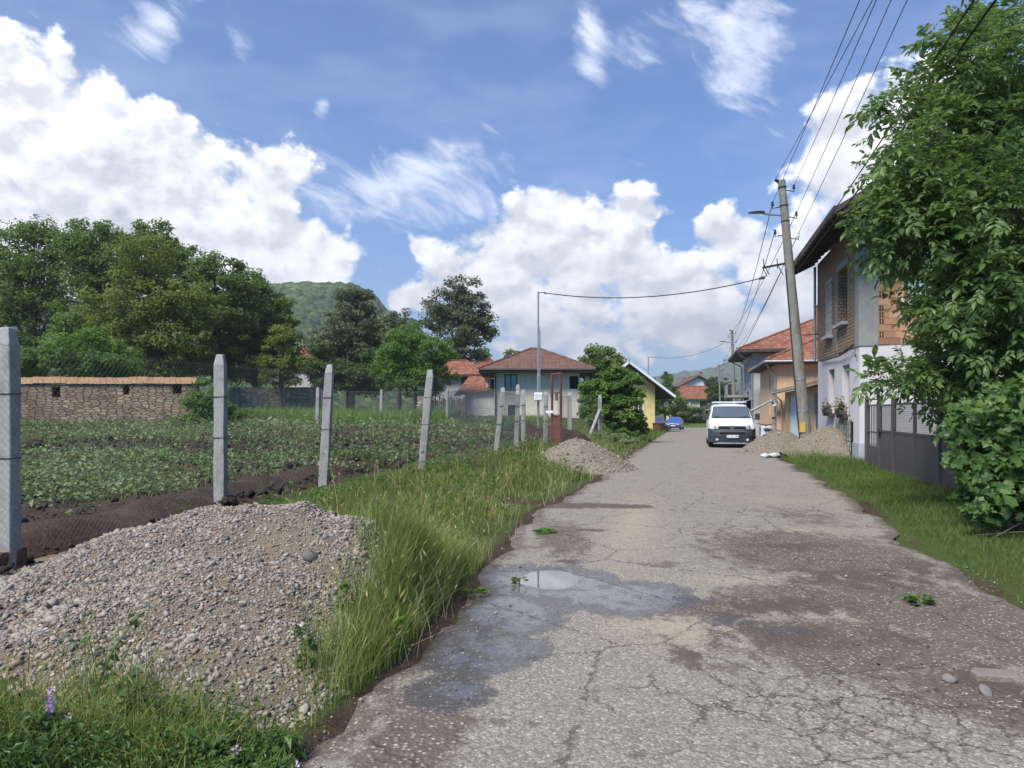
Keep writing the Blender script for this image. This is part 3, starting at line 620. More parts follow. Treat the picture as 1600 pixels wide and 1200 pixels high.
# loose stones on the worn parts of the road
rng=np.random.default_rng(21); n=34000
x=rng.uniform(-1.6,5.2,n); y=3.0+rng.uniform(0,1,n)**1.5*10
X,Y=x,y
pw=mx(ga(3.5,8.2,.9,1.4,.8),ga(3.3,6.0,1.0,1.3),ga(2.5,6.2,.9,.7,.9),ga(2.7,4.1,.7,.8,1),ga(-1.05,3.75,.35,.45,1.3),ga(3.6,4.6,.7,1.3,1.0),.7*np.exp(-((X+.45-(Y-4.5)*.12)/.22)**2)*sst(6.4,5.2,Y),ga(.62,9.3,.42,1.5,.5),.5*np.exp(-((X-xl(Y))/.22)**2),.5*np.exp(-((X-xr(Y))/.3)**2))
pw*=np.clip((fbm(x*3,y*3,3,40)-.3)*2.6,0,1)
k=(rng.uniform(size=n)<pw*.55)&(x>xl(y)-.4)&(x<xr(y)+.1)
P=np.stack([x[k],y[k],np.maximum(rz(y[k])+.012,gz(x[k],y[k]))],1)
o=stones('loose_gravel',P,.0115*np.exp(rng.normal(0,.45,k.sum())),np.clip(rng.beta(1.5,2.0,k.sum()),0,.93),M['pebbles'],None,rng,hi=False,sink=.12)
tag(o,'loose grit and small stones strewn over the worn asphalt','gravel',kind='stuff')

# ------------------------------------------------------------------ grass
def zone(n,x0,x1,y0,y1,pf,seed,ypow=1.0):
    rng=np.random.default_rng(seed); x=rng.uniform(x0,x1,n); y=y0+(y1-y0)*rng.uniform(0,1,n)**ypow
    k=rng.uniform(size=n)<pf(x,y); return x[k],y[k],rng
def clump(x,y,s,seed,lo=.35,hi=.6): return sst(lo,hi,fbm(x*s,y*s,3,seed))
# tall verge between plot fence and road
def pv(x,y):
    d=xl(y)-x; wd=np.interp(y,[4,7,9,12,16,22,30,40,60],[1.0,2.7,2.8,3.3,3.4,3.5,4.2,5.4,7])+.9*(fbm(x*1.2,y*1.2,2,57)-.5)
    e=sst(.08,.45,d+.35*(fbm(x*0+1,y*2.2,3,6)-.5))*(d<wd)
    path=1-.97*np.exp(-((y-12.75+.05*x)/.30)**2)
    heapc=1-1.0*((HA(x,y)-gz(x,y))>.02)*(y<9)
    heapc2=1-1.0*((HB(x,y)-gz(x,y))>.02)*(y>15)*(y<23)
    return e*path*heapc*heapc2*(.05+.95*clump(x,y,1.7,50,.38,.56))*np.interp(y,[4,5.5,7,60],[.35,.7,1,1])
x,y,rng=zone(170000,-6,8,4.3,42,pv,51,1.7)
d=xl(y)-x; hh=np.interp(y,[4,6,8,11,15,22,40],[.15,.22,.30,.29,.25,.25,.4])*sst(-.15,.9,d)*(1-.6*sst(1.9,3.2,d))*(.25+1.4*fbm(x*1.3,y*1.3,3,52))*np.exp(rng.normal(0,.22,len(x)))
hh=np.maximum(hh,.06); dry=fbm(x*.9,y*.9,3,54)
tint=np.clip(.35+rng.normal(0,.2,len(x))+.9*(dry-.5)+.22*sst(.9,.2,d)*(dry>.45),0,1)
P=np.stack([x,y,gz(x,y)-.01],1)
o=grass('grass',P,hh,np.interp(y,[4,10,40],[.006,.009,.02])*np.exp(rng.normal(0,.25,len(x))),np.clip(rng.normal(.35,.2,len(x)),.02,1),tint,M['grass_tall'],None,(rng.uniform(size=len(x))<.13)&(hh>.28))
tag(o,'tall seeding grass on the verge between fence and road','tall grass',kind='stuff')
# grass creeping along the heap's right foot and in front of it
def pf(x,y):
    right=np.exp(-((x-np.interp(y,[3.2,4.2,5.2,6.2,7.4],[-1.05,-.88,-.72,-.62,-.62]))/np.interp(y,[3.2,5,7.4],[.10,.26,.4]))**2)*sst(3.6,4.6,y)*clump(x,y,2.2,60,.28,.5)
    front=np.exp(-((y-3.3-.22*np.sin(x*2.3))/.26)**2)*(x<-.95)*clump(x,y,1.9,61,.25,.5)
    return np.clip(.9*right*sst(.02,.22,xl(y)-x)+1.0*front,0,1)
x,y,rng=zone(110000,-3.2,.1,2.75,7.6,pf,63)
P=np.stack([x,y,np.maximum(gz(x,y),HA(x,y))-.01],1); fr=y<3.8
hh=np.where(fr,.17,.27)*np.exp(rng.normal(0,.35,len(x)))*(.6+.8*fbm(x*2,y*2,2,64))
o=grass('grass',P,hh,np.full(len(x),.0055)*np.exp(rng.normal(0,.3,len(x))),np.clip(rng.normal(.45,.22,len(x)),.02,1.1),np.clip(.4+rng.normal(0,.22,len(x))+.7*(fbm(x*2,y*2,3,65)-.5),0,1),M['grass_tall'],None,(rng.uniform(size=len(x))<.06)&(hh>.2))
tag(o,'grass tufts growing round the foot of the large gravel heap','grass tufts',kind='stuff')
# mown lawn strip on the right
def pl(x,y):
    w=np.interp(y,[4,8,14,20,24],[3.5,3.2,3.2,2.6,1.4]); d=x-xr(y)
    e=sst(0,.3,d+.4*(fbm(x*2,y*2,3,71)-.5))*(d<w)
    return e*(1-.85*np.exp(-(((x-8.6)/1.3)**2+((y-9.6)/1.2)**2)))*(.5+.5*clump(x,y,2,72,.3,.5))
x,y,rng=zone(170000,2.8,11,2.2,24.5,pl,73,1.3)
P=np.stack([x,y,gz(x,y)-.005],1)
hh=.06*np.exp(rng.normal(0,.35,len(x)))*(.7+.8*fbm(x*.8,y*.8,3,74))*np.interp(y,[4,19,22,24.5],[1,1.15,2.6,3.4])
o=grass('grass',P,hh,np.interp(y,[4,20],[.006,.012]),np.clip(rng.normal(.5,.25,len(x)),.05,1.1),np.clip(.45+rng.normal(0,.18,len(x))+.9*(fbm(x*.7,y*.7,3,75)-.5),0,1),M['grass_lawn'],None,(rng.uniform(size=len(x))<.05)&(y>20.5),seg=2)
tag(o,'short lawn strip between the road and the grey gate','lawn',kind='stuff')
# standing hay at the back of the plot, and the far strip at the road end
def ph(x,y): return sst(40,43,y+(fbm(x*.3,y*.3,2,80)-.5)*5)*(1-sst(54,58,y))*(xl(y)-x>7.5)*np.where(x>-3,(y<53.5)*.5,1)
x,y,rng=zone(60000,-30,3.5,38,58,ph,81)
P=np.stack([x,y,gz(x,y)],1); hh=np.where(x>-4,.25,.62)*np.exp(rng.normal(0,.2,len(x)))*(.6+.8*fbm(x*.4,y*.4,3,82))
o=grass('grass',P,hh,np.full(len(x),.035),np.clip(rng.normal(.3,.15,len(x)),.05,1),np.clip(.5+rng.normal(0,.15,len(x))+.8*(fbm(x*.4,y*.4,3,83)-.5),0,1),M['grass_field'],None,seg=2)
tag(o,'knee high meadow grass at the back of the plot','meadow grass',kind='stuff')
x,y,rng=zone(30000,14,60,101.5,124,lambda x,y:(y>102+.0*x)*1.0,85)
o=grass('grass',np.stack([x,y,gz(x,y)],1),.22*np.exp(rng.normal(0,.3,len(x))),np.full(len(x),.06),np.full(len(x),.3),np.clip(.6+rng.normal(0,.15,len(x)),0,1),M['grass_field'],None,seg=2)
tag(o,'short grass strip in front of the far hedge at the road end','grass strip',kind='stuff')
# right-hand far verge & left verge past the shrubs
x,y,rng=zone(40000,4,20,30,82,lambda x,y:(xl(y)-x>-.1)*(xl(y)-x<3.2)*(.4+.6*clump(x,y,.8,88,.3,.5)),89)
o=grass('grass',np.stack([x,y,gz(x,y)],1),.26*np.exp(rng.normal(0,.3,len(x))),np.full(len(x),.03),np.full(len(x),.3),np.clip(.5+rng.normal(0,.18,len(x)),0,1),M['grass_lawn'],None,seg=2)
tag(o,'low grass edge along the left of the road beyond the shrubs','grass verge',kind='stuff')
# plants in the plot
n=50000; rng=np.random.default_rng(91); x=rng.uniform(-33,3,n); y=8.5+rng.uniform(0,1,n)**1.25*31; k=(rng.uniform(size=n)<crop_density(x,y)*np.interp(y,[8,16,40],[1,.8,.5])); x,y=x[k],y[k]
k=(x>-.75*y); x,y=x[k],y[k]; n=len(x); L=9
hp=np.interp(y,[8,20,40],[.15,.2,.26])*np.exp(rng.normal(0,.4,n))*(.35+1.4*fbm(x*.9,y*.9,3,95)); tn=np.clip(.5+1.3*(fbm(x*.7,y*.7,3,92)-.5),0,1)
P=np.repeat(np.stack([x,y,gz(x,y)],1),L,0); rr=rng.normal(0,1,(n*L,3))*np.array([.10,.10,0])*np.repeat(hp/.15,L)[:,None]; P=P+rr; P[:,2]+=np.repeat(hp,L)*rng.uniform(.2,1,n*L)
N=rng.normal(0,.55,(n*L,3)); N[:,2]=1
o=leaf_mesh('crop_rows',P,N,np.repeat(np.interp(y,[8,20,40],[.065,.085,.13]),L)*np.exp(rng.normal(0,.25,n*L)),np.clip(np.repeat(tn,L)+rng.normal(0,.15,n*L),0,1),M['leaf_crop'],width=.7)
tag(o,'low potato plants and weeds in patchy rows on the dug plot','vegetable plants',kind='stuff')

# ------------------------------------------------------------------ trees and shrubs
def limb_paths(rng,tips,h0,base_r,mb,bend=.15):
    for tp in tips:
        tp=np.array(tp); s0=np.array([0,0,h0*rng.uniform(.55,1.0)]); mid=(s0+tp)/2+rng.normal(0,bend,3)*np.linalg.norm(tp-s0)*.4; mid[2]+=.08*np.linalg.norm(tp-s0)
        pts=[s0,(s0+mid)/2+rng.normal(0,.03,3),mid,(mid+tp)/2,tp]; r=base_r*rng.uniform(.35,.55)
        mb.tube(pts,[r,r*.75,r*.5,r*.32,r*.12],5)
def crown_cloud(rng,blobs,ncl,nleaf,clr,lsize,flat=.6,droop=.35,inner=.25):
    """leaf cards gathered in many small clumps spread through ellipsoid lobes"""
    w=np.array([b[3]*b[4]*b[5] for b in blobs])**(2/3); w/=w.sum(); bi=rng.choice(len(blobs),ncl,p=w)
    B=np.array([bb[:6] for bb in blobs])[bi]; d=norm(rng.normal(size=(ncl,3))); rad=np.where(rng.uniform(size=ncl)<inner,rng.uniform(.2,.75,ncl),rng.uniform(.78,1.06,ncl))
    C=B[:,:3]+d*B[:,3:6]*rad[:,None]; D=d.copy()
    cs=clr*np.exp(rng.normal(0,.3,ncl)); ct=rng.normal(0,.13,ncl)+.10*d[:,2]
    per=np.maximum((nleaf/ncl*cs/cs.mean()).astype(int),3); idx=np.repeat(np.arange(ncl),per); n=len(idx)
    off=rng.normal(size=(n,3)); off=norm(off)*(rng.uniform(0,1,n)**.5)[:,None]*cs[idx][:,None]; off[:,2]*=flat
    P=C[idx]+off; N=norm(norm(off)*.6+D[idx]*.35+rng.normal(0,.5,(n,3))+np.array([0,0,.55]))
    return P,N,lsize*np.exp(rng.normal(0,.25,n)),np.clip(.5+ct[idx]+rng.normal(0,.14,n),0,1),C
def tree(name,label,cat,base,blobs,mat,nleaf,ncl,clr,lsize,seed,trunk_r=.2,trunk_h=None,limbs=9,group=None,inner=.25,width=.6):
    rng=np.random.default_rng(seed); base=Vector(base); root=thing(name,label,cat,base,0,group)
    bl=[(b[0]-base.x,b[1]-base.y,b[2]-base.z,*b[3:]) for b in blobs]
    P,N,s,t,C=crown_cloud(rng,bl,ncl,nleaf,clr,lsize,inner=inner)
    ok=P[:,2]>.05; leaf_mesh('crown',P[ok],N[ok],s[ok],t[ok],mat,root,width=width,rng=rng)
    top=max(b[2]+b[5]*.4 for b in bl); hb=trunk_h if trunk_h else max(min(b[2]-b[5]*.3 for b in bl),.5)
    mb=MB(); cx=np.mean([b[0] for b in bl])*.4; cy=np.mean([b[1] for b in bl])*.4
    mb.tube([(0,0,-.2),(0,0,.15),(cx*.2,cy*.2,hb*.6),(cx*.5,cy*.5,hb),(cx,cy,(hb+top)/2),(cx*1.1,cy*1.1,top)],[trunk_r*1.5,trunk_r*1.1,trunk_r*.9,trunk_r*.78,trunk_r*.45,trunk_r*.12],8)
    sel=rng.choice(len(C),min(limbs,len(C)),replace=False); limb_paths(rng,C[sel],hb,trunk_r,mb)
    mb.build('trunk',M['bark'],root,smooth=True); return root
def ptree(name,label,cat,Y,lobes,mat,nleaf,ncl,clr,lsize,seed,depth=.85,base=None,**k):
    """lobes as (px,py,rx_px,ry_px[,dY]) sized at distance Y"""
    bl=[]
    for l in lobes:
        yy=Y+(l[4] if len(l)>4 else 0); c=at(l[0],l[1],yy); rx=l[2]/F_PX*yy; rzz=l[3]/F_PX*yy
        bl.append((c.x,c.y,c.z,rx,rx*depth,rzz))
    bx=base if base is not None else np.mean([l[0] for l in lobes]); b0=at(bx,600,Y)
    return tree(name,label,cat,(b0.x,Y,gzs(b0.x,Y)),bl,mat,nleaf,ncl,clr,lsize,seed,**k)
GT='orchard trees behind the stone wall'
ptree('walnut_tree','tall dark walnut tree at the left picture edge behind the first fence post','tree',62,[(45,400,55,52),(75,372,48,30),(20,455,50,50),(85,460,60,55),(40,520,70,45)],M['leaf_walnut'],20000,190,.9,.27,101,trunk_r=.35,group=GT,inner=.3)
ptree('walnut_tree','dark walnut with open ragged top between the leftmost tree and the big rounded one','tree',60,[(150,385,42,38),(120,395,30,30),(165,430,55,50),(150,500,60,50)],M['leaf_walnut'],19000,180,.85,.26,102,trunk_r=.3,group=GT,inner=.3)
ptree('walnut_tree','dark walnut whose twiggy top sticks out above the big rounded tree','tree',66,[(225,368,42,24),(268,395,36,28),(300,430,36,40),(250,440,60,60)],M['leaf_walnut'],13000,140,.85,.27,103,trunk_r=.3,group=GT)
ptree('walnut_tree','big rounded yellowish green tree in the middle of the orchard','tree',54,[(228,415,58,45),(215,480,72,62),(285,500,55,70),(180,530,50,45),(250,550,75,40)],M['leaf_olive'],28000,260,.8,.24,104,trunk_r=.35,group=GT,inner=.3)
ptree('walnut_tree','dark green walnut right of the big rounded tree','tree',60,[(335,430,45,30),(345,480,60,60),(310,470,40,50),(350,545,60,45)],M['leaf_walnut'],19000,190,.8,.25,105,trunk_r=.3,group=GT)
ptree('walnut_tree','walnut with stepped outline above the second wall','tree',64,[(395,450,34,28),(385,500,50,50),(415,500,40,50),(400,560,55,40)],M['leaf_walnut'],15000,150,.8,.25,106,trunk_r=.28,group=GT)
ptree('spruce_tree','narrow pointed tree at the right end of the orchard row','tree',66,[(436,465,10,25),(437,490,20,28),(440,520,28,30),(440,550,32,28)],M['leaf_dark'],8000,90,.6,.24,107,trunk_r=.2,group=GT)
ptree('fruit_tree','small olive green fruit tree below the narrow pointed tree','tree',57,[(438,545,26,34),(455,575,24,25),(425,580,28,22)],M['leaf_olive'],7000,80,.55,.2,108,trunk_r=.14,group=GT)
ptree('elder_bush','light green elder bush rising above the orange wall coping','bush',46,[(130,548,55,32),(80,565,50,22),(170,568,48,25),(195,580,25,16),(40,565,25,22)],M['leaf_bright'],15000,150,.5,.18,109,trunk_r=.1)
ptree('dark_tree','dark shadowy tree low at the far left edge behind the walnuts','tree',74,[(-10,500,60,55),(40,560,60,40),(130,560,70,35),(230,570,60,30),(330,575,60,28)],M['leaf_dark'],12000,120,.95,.3,110,trunk_r=.3,group=GT)
ptree('linden_tree','grey green linden standing before the forested hill','tree',75,[(553,478,30,28),(548,520,45,38),(520,545,35,40),(580,540,35,45),(545,575,55,30)],M['leaf_linden'],22000,220,.75,.27,111,trunk_r=.35,inner=.2)
ptree('linden_tree','small linden top between the hill and the bright green bush','tree',82,[(622,502,22,16),(610,530,30,30),(640,520,20,25)],M['leaf_linden'],6000,70,.75,.28,112,trunk_r=.25)
ptree('linden_tree','tall isolated linden with ragged crown above the red roofs','tree',86,[(722,455,26,24),(700,478,34,24),(735,490,32,30),(690,500,24,18),(720,515,38,28),(748,520,24,18),(725,550,28,20)],M['leaf_linden'],19000,210,.75,.28,113,trunk_r=.4,inner=.15)
ptree('cherry_tree','rounded bright green fruit tree with short grey trunk beside the red roofs','tree',58,[(650,545,50,38),(620,575,38,32),(680,575,34,38),(650,590,55,28)],M['leaf_bright'],20000,210,.55,.2,114,trunk_r=.16,inner=.3)
ptree('hazel_bush','dark bushy thicket left of the bright green fruit tree','bush',62,[(520,585,35,25),(560,590,40,24),(590,575,28,32),(500,570,24,30)],M['leaf_dark'],15000,150,.6,.22,115,trunk_r=.1)
ptree('plum_tree','small light tree top between linden and grey house roof','tree',98,[(752,560,16,16),(760,575,14,14)],M['leaf_bright'],2500,35,.7,.28,116,trunk_r=.15)
ptree('plum_tree','tiny dark tree top peeping over the left slope of the grey house roof','tree',95,[(800,556,12,8),(806,566,14,10)],M['leaf_walnut'],1500,24,.6,.26,117,trunk_r=.12)
ptree('elder_bush','leafy shrub against the right end of the near stone wall','bush',38.5,[(325,615,22,26),(312,640,18,26),(340,640,20,22)],M['leaf_bright'],6000,70,.35,.14,118,trunk_r=.06)
ptree('walnut_tree','round walnut crown behind the roadside shrub, right of the grey house','tree',72,[(938,560,28,20),(955,575,24,22),(925,585,22,25),(965,595,20,25)],M['leaf_walnut'],7500,80,.6,.25,119,trunk_r=.2)
ptree('walnut_shrub','tall leafy walnut shrub hiding the yellow house beside the road','shrub',38,[(960,578,18,22),(963,607,26,24),(986,603,18,24),(943,625,30,34),(972,640,30,32),(958,662,46,28),(915,625,14,30),(990,668,20,18),(1000,622,13,24)],M['leaf_bright'],17000,190,.30,.17,120,trunk_r=.07,inner=.3)
ptree('weedy_shrub','low grey green weedy shrub in front of the roadside walnut shrub','shrub',30,[(945,690,26,13),(975,692,22,11),(925,690,14,10)],M['leaf_crop'],6000,80,.22,.09,121,trunk_r=.03)
ptree('pine_tree','conical pine tree behind the yellow house','tree',112,[(1042,590,6,12),(1042,605,16,14),(1043,625,22,18),(1030,635,20,16)],M['leaf_walnut'],7000,80,.6,.28,122,trunk_r=.2,group='pines behind the yellow house')
ptree('pine_tree','shorter conical pine left of the tallest pine behind the yellow house','tree',114,[(1022,598,6,9),(1022,612,14,14),(1020,630,16,16)],M['leaf_walnut'],4500,60,.6,.28,123,trunk_r=.2,group='pines behind the yellow house')
ptree('fruit_tree','bushy tree left of the far white house','tree',125,[(1055,630,16,16),(1064,645,16,14)],M['leaf_olive'],4000,50,.6,.28,124,trunk_r=.15)
ptree('fir_tree','dark fir group right of the far white house','tree',140,[(1122,600,16,14),(1136,605,14,18),(1112,615,12,14),(1128,622,20,16)],M['leaf_dark'],7000,80,.8,.34,125,trunk_r=.25)
ptree('hedge','long dark clipped hedge across the far end of the road','hedge',127,[(1066,650,14,12),(1080,650,14,12),(1095,650,14,12),(1108,648,14,13),(1122,646,16,14)],M['leaf_dark'],9000,110,.7,.3,126,trunk_r=.1)
ptree('rhubarb_clump','dark leafy clump low in front of the wattle fence','bush',47,[(712,655,18,8),(730,656,12,7)],M['leaf_crop'],2500,30,.35,.16,127,trunk_r=.03)
ptree('nettle_clump','dark green nettle clump at the grass edge left of the third post','weed clump',42,[(355,652,20,7),(385,650,18,7),(410,652,10,5)],M['leaf_walnut'],2500,40,.3,.12,128,trunk_r=.03)
ptree('weedy_shrub','dark weedy growth at the foot of the near stone wall end','weed clump',39,[(280,658,20,6),(300,655,10,7)],M['leaf_walnut'],1800,30,.25,.11,129,trunk_r=.03)
ptree('nettle_clump','tall nettles growing by the leaning fence post','weed clump',20,[(690,712,8,20),(680,722,10,14)],M['leaf_walnut'],1200,24,.12,.07,130,trunk_r=.02)

# near walnut on the right: compound leaves built leaflet by leaflet
def compound_leaves(rng,P,D,size,tint):
    """P base points, D rachis directions; returns V,F,T of 7 leaflets each"""
    n=len(P); D=norm(D); side=norm(np.cross(D,np.array([0,0,1.])+rng.normal(0,.25,(n,3)))); up=np.cross(side,D)
    Vs=[];Fs=[];Ts=[]; spec=[(.28,1,.62),(.28,-1,.62),(.58,1,.85),(.58,-1,.85),(.85,1,.95),(.85,-1,.95),(1.0,0,1.1)]
    cnt=0
    for (t,sd,ls) in spec:
        sag=-(t**2)*.28
        o=P+D*(size*t)[:,None]+np.array([0,0,1.])*(size*sag)[:,None]
        dirv=norm(D*(.55 if sd else 1.)+side*sd*.95+np.array([0,0,-.42])+rng.normal(0,.16,(n,3)))
        L=size*ls*.56*np.exp(rng.normal(0,.1,n)); nn=norm(up+rng.normal(0,.28,(n,3))); w=norm(np.cross(dirv,nn)); nn=np.cross(w,dirv); W=L*.39
        l=L[:,None]; ww=W[:,None]
        pts=[o,o+dirv*l*.3+w*ww*.42+nn*l*.05,o+dirv*l*.62+w*ww*.5+nn*l*.05,o+dirv*l*1.0-nn*l*.14,o+dirv*l*.62-w*ww*.5+nn*l*.05,o+dirv*l*.3-w*ww*.42+nn*l*.05,o+dirv*l*.45-nn*l*.0]
        V=np.stack(pts,1); f=np.array([[0,1,6],[1,2,6],[2,3,6],[3,4,6],[4,5,6],[5,0,6]])
        Fs.append((np.arange(n)[:,None,None]*7+f[None]).reshape(-1,3)+cnt); Vs.append(V.reshape(-1,3)); Ts.append(np.repeat(np.clip(tint+rng.normal(0,.07,n),0,1),7)); cnt+=n*7
    return np.concatenate(Vs),np.concatenate(Fs),np.concatenate(Ts)
def near_walnut():
    rng=np.random.default_rng(140); base=Vector((9.0,12.4,gzs(9,12.4)))
    root=thing('walnut_tree','large walnut tree with big drooping leaves filling the right edge of the picture','tree',base)
    lob=[(1560,95,12.3,1.0,.9),(1520,60,12.4,.55,.4),(1502,125,12,.7,.6),(1595,210,12.3,1.35,1.1),(1490,205,12,.8,.65),(1392,165,12,.30,.25),(1425,185,12,.42,.32),(1450,255,11.6,.65,.55),(1392,300,11.6,.45,.4),(1372,345,11.5,.36,.36),(1412,345,11.4,.5,.45),(1505,320,11.5,1.2,.9),
      (1595,350,11,1.4,1.1),(1388,385,11.4,.36,.22),(1430,370,11.4,.6,.42),(1522,415,11.4,.55,.5),(1550,450,11,1.1,.9),(1532,510,11.3,.75,.6),(1455,565,11.3,.32,.28),(1408,585,11.2,.26,.25),(1366,592,11.2,.20,.22),(1595,560,11,1.2,.9),(1500,600,11.3,.62,.42),(1440,590,11.3,.34,.24),(1468,655,11,.2,.16),
      (1530,240,14,1.9,1.7),(1570,420,14.2,1.9,1.6),(1540,570,14,1.4,1.1),(1600,90,14,1.5,1.2),(1600,620,12,.9,.7)]
    Ps=[];Ds=[];Ts=[];tips=[]
    for (px,py,Y,rx,rzz) in lob:
        c=np.array(at(px,py,Y)); n=int(360*rx*rzz*1.25+45*rx); d=norm(rng.normal(size=(n,3))); rad=rng.uniform(.45,1.0,n)**.6
        k=max(int(n/7),1); cc=norm(rng.normal(size=(k,3)))*(rng.uniform(.35,.95,k)**.7)[:,None]; j=rng.integers(0,k,n)
        q=cc[j]+rng.normal(0,.13,(n,3)); P=c+q*np.array([rx,rx*.9,rzz]); Ps.append(P)
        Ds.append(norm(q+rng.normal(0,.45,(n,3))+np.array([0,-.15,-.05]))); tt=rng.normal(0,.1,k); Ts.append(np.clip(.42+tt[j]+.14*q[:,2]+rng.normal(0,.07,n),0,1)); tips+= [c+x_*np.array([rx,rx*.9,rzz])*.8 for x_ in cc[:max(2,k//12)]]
    P=np.concatenate(Ps)-np.array(base); D=np.concatenate(Ds); T=np.concatenate(Ts)
    V,F,TT=compound_leaves(rng,P,D,.225*np.exp(rng.normal(0,.24,len(P))),T)
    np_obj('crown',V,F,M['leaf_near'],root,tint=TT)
    mb=MB(); mb.tube([(0,0,-.2),(0,0,.2),(-.1,.1,1.2),(-.05,.2,2.4),(.2,.25,4),(.3,.2,5.6),(.35,.1,7.3)],[.34,.26,.22,.2,.15,.1,.03],10)
    for tp in tips:
        t=np.array(tp)-np.array(base); s0=np.array([.1,.2,min(max(t[2]*.55,1.3),5)]); mid=(s0+t)/2+np.array([0,0,.25]); mb.tube([s0,(s0+mid)/2+rng.normal(0,.05,3),mid,t],[.055,.04,.028,.008],5)
    mb.build('trunk',M['bark'],root,smooth=True)
near_walnut()
def vine():
    rng=np.random.default_rng(150); base=Vector((6.7,9.6,gzs(6.7,9.6)))
    root=thing('grape_vine','sprawling grape vine with pale lobed leaves under the walnut at the right edge','vine',base)
    lob=[(1508,705,10,.3,.36),(1540,690,9.9,.5,.5),(1590,660,9.4,.6,.55),(1560,740,9.4,.55,.4),(1525,765,9.6,.3,.22),(1600,780,9.0,.5,.3),(1512,655,10.2,.26,.26),(1560,630,10,.45,.3),(1545,800,9,.3,.12),(1650,720,9.2,.7,.6)]
    Ps=[];Ts=[];tips=[]
    for (px,py,Y,rx,rzz) in lob:
        c=np.array(at(px,py,Y)); n=int(1050*rx*rzz+90); k=max(n//6,1); cc=norm(rng.normal(size=(k,3)))*(rng.uniform(.3,1,k)**.6)[:,None]; j=rng.integers(0,k,n)
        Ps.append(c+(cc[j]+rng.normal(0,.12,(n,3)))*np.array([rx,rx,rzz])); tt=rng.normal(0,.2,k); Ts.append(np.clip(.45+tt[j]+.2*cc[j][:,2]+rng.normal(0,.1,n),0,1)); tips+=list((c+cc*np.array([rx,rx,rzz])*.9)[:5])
    P=np.concatenate(Ps)-np.array(base); T=np.concatenate(Ts); ok=P[:,2]>.03; P=P[ok];T=T[ok]; n=len(P)
    N=norm(rng.normal(0,.55,(n,3))+np.array([-.1,-.5,.75])); r=rng.normal(size=(n,3))+np.array([0,-.3,-.8]); Tn=norm(r-N*np.sum(r*N,1,keepdims=True)); B=np.cross(N,Tn); s=(.062*np.exp(rng.normal(0,.3,n)))[:,None]
    prof=[(-.55,0,0),(-.75,.45,.06),(-.2,.62,.1),(-.1,.95,.04),(.3,.55,.08),(.95,.0,-.14),(.3,-.55,.08),(-.1,-.95,.04),(-.2,-.62,.1),(-.75,-.45,.06)]
    V=np.stack([P]+[P+(Tn*a+B*b_+N*h_)*s for a,b_,h_ in prof],1); f=np.array([[0,1+k,1+(k+1)%10] for k in range(10)])
    np_obj('leaves',V.reshape(-1,3),(np.arange(n)[:,None,None]*11+f[None]).reshape(-1,3),M['leaf_vine'],root,tint=np.repeat(T,11))
    mb=MB()
    for k in range(4):
        a=rng.uniform(0,6.28); mb.tube([(.12*math.cos(a),.12*math.sin(a),-.1),(.1*math.cos(a)*2,.2*math.sin(a),.5),(.3*math.cos(a),.3*math.sin(a),1.0)],[.03,.025,.015],6)
    for tp in tips:
        t=np.array(tp)-np.array(base); mid=np.array([t[0]*.5,t[1]*.5,t[2]*.5+.2]); mb.tube([(0,0,.15),mid,t],[.014,.01,.004],4)
    # dry canes lying under the vine
    for k in range(14):
        x0,y0=rng.uniform(-1.1,.7),rng.uniform(-.9,.2); a=rng.uniform(-.5,.5); L=rng.uniform(.4,1.0); mb.tube([(x0,y0,.03),(x0+L*.5*math.cos(a),y0+L*.5*math.sin(a),.09+rng.uniform(0,.1)),(x0+L*math.cos(a),y0+L*math.sin(a),.03)],[.009,.008,.005],4)
    mb.build('stem',M['bark'],root,smooth=True)
vine()

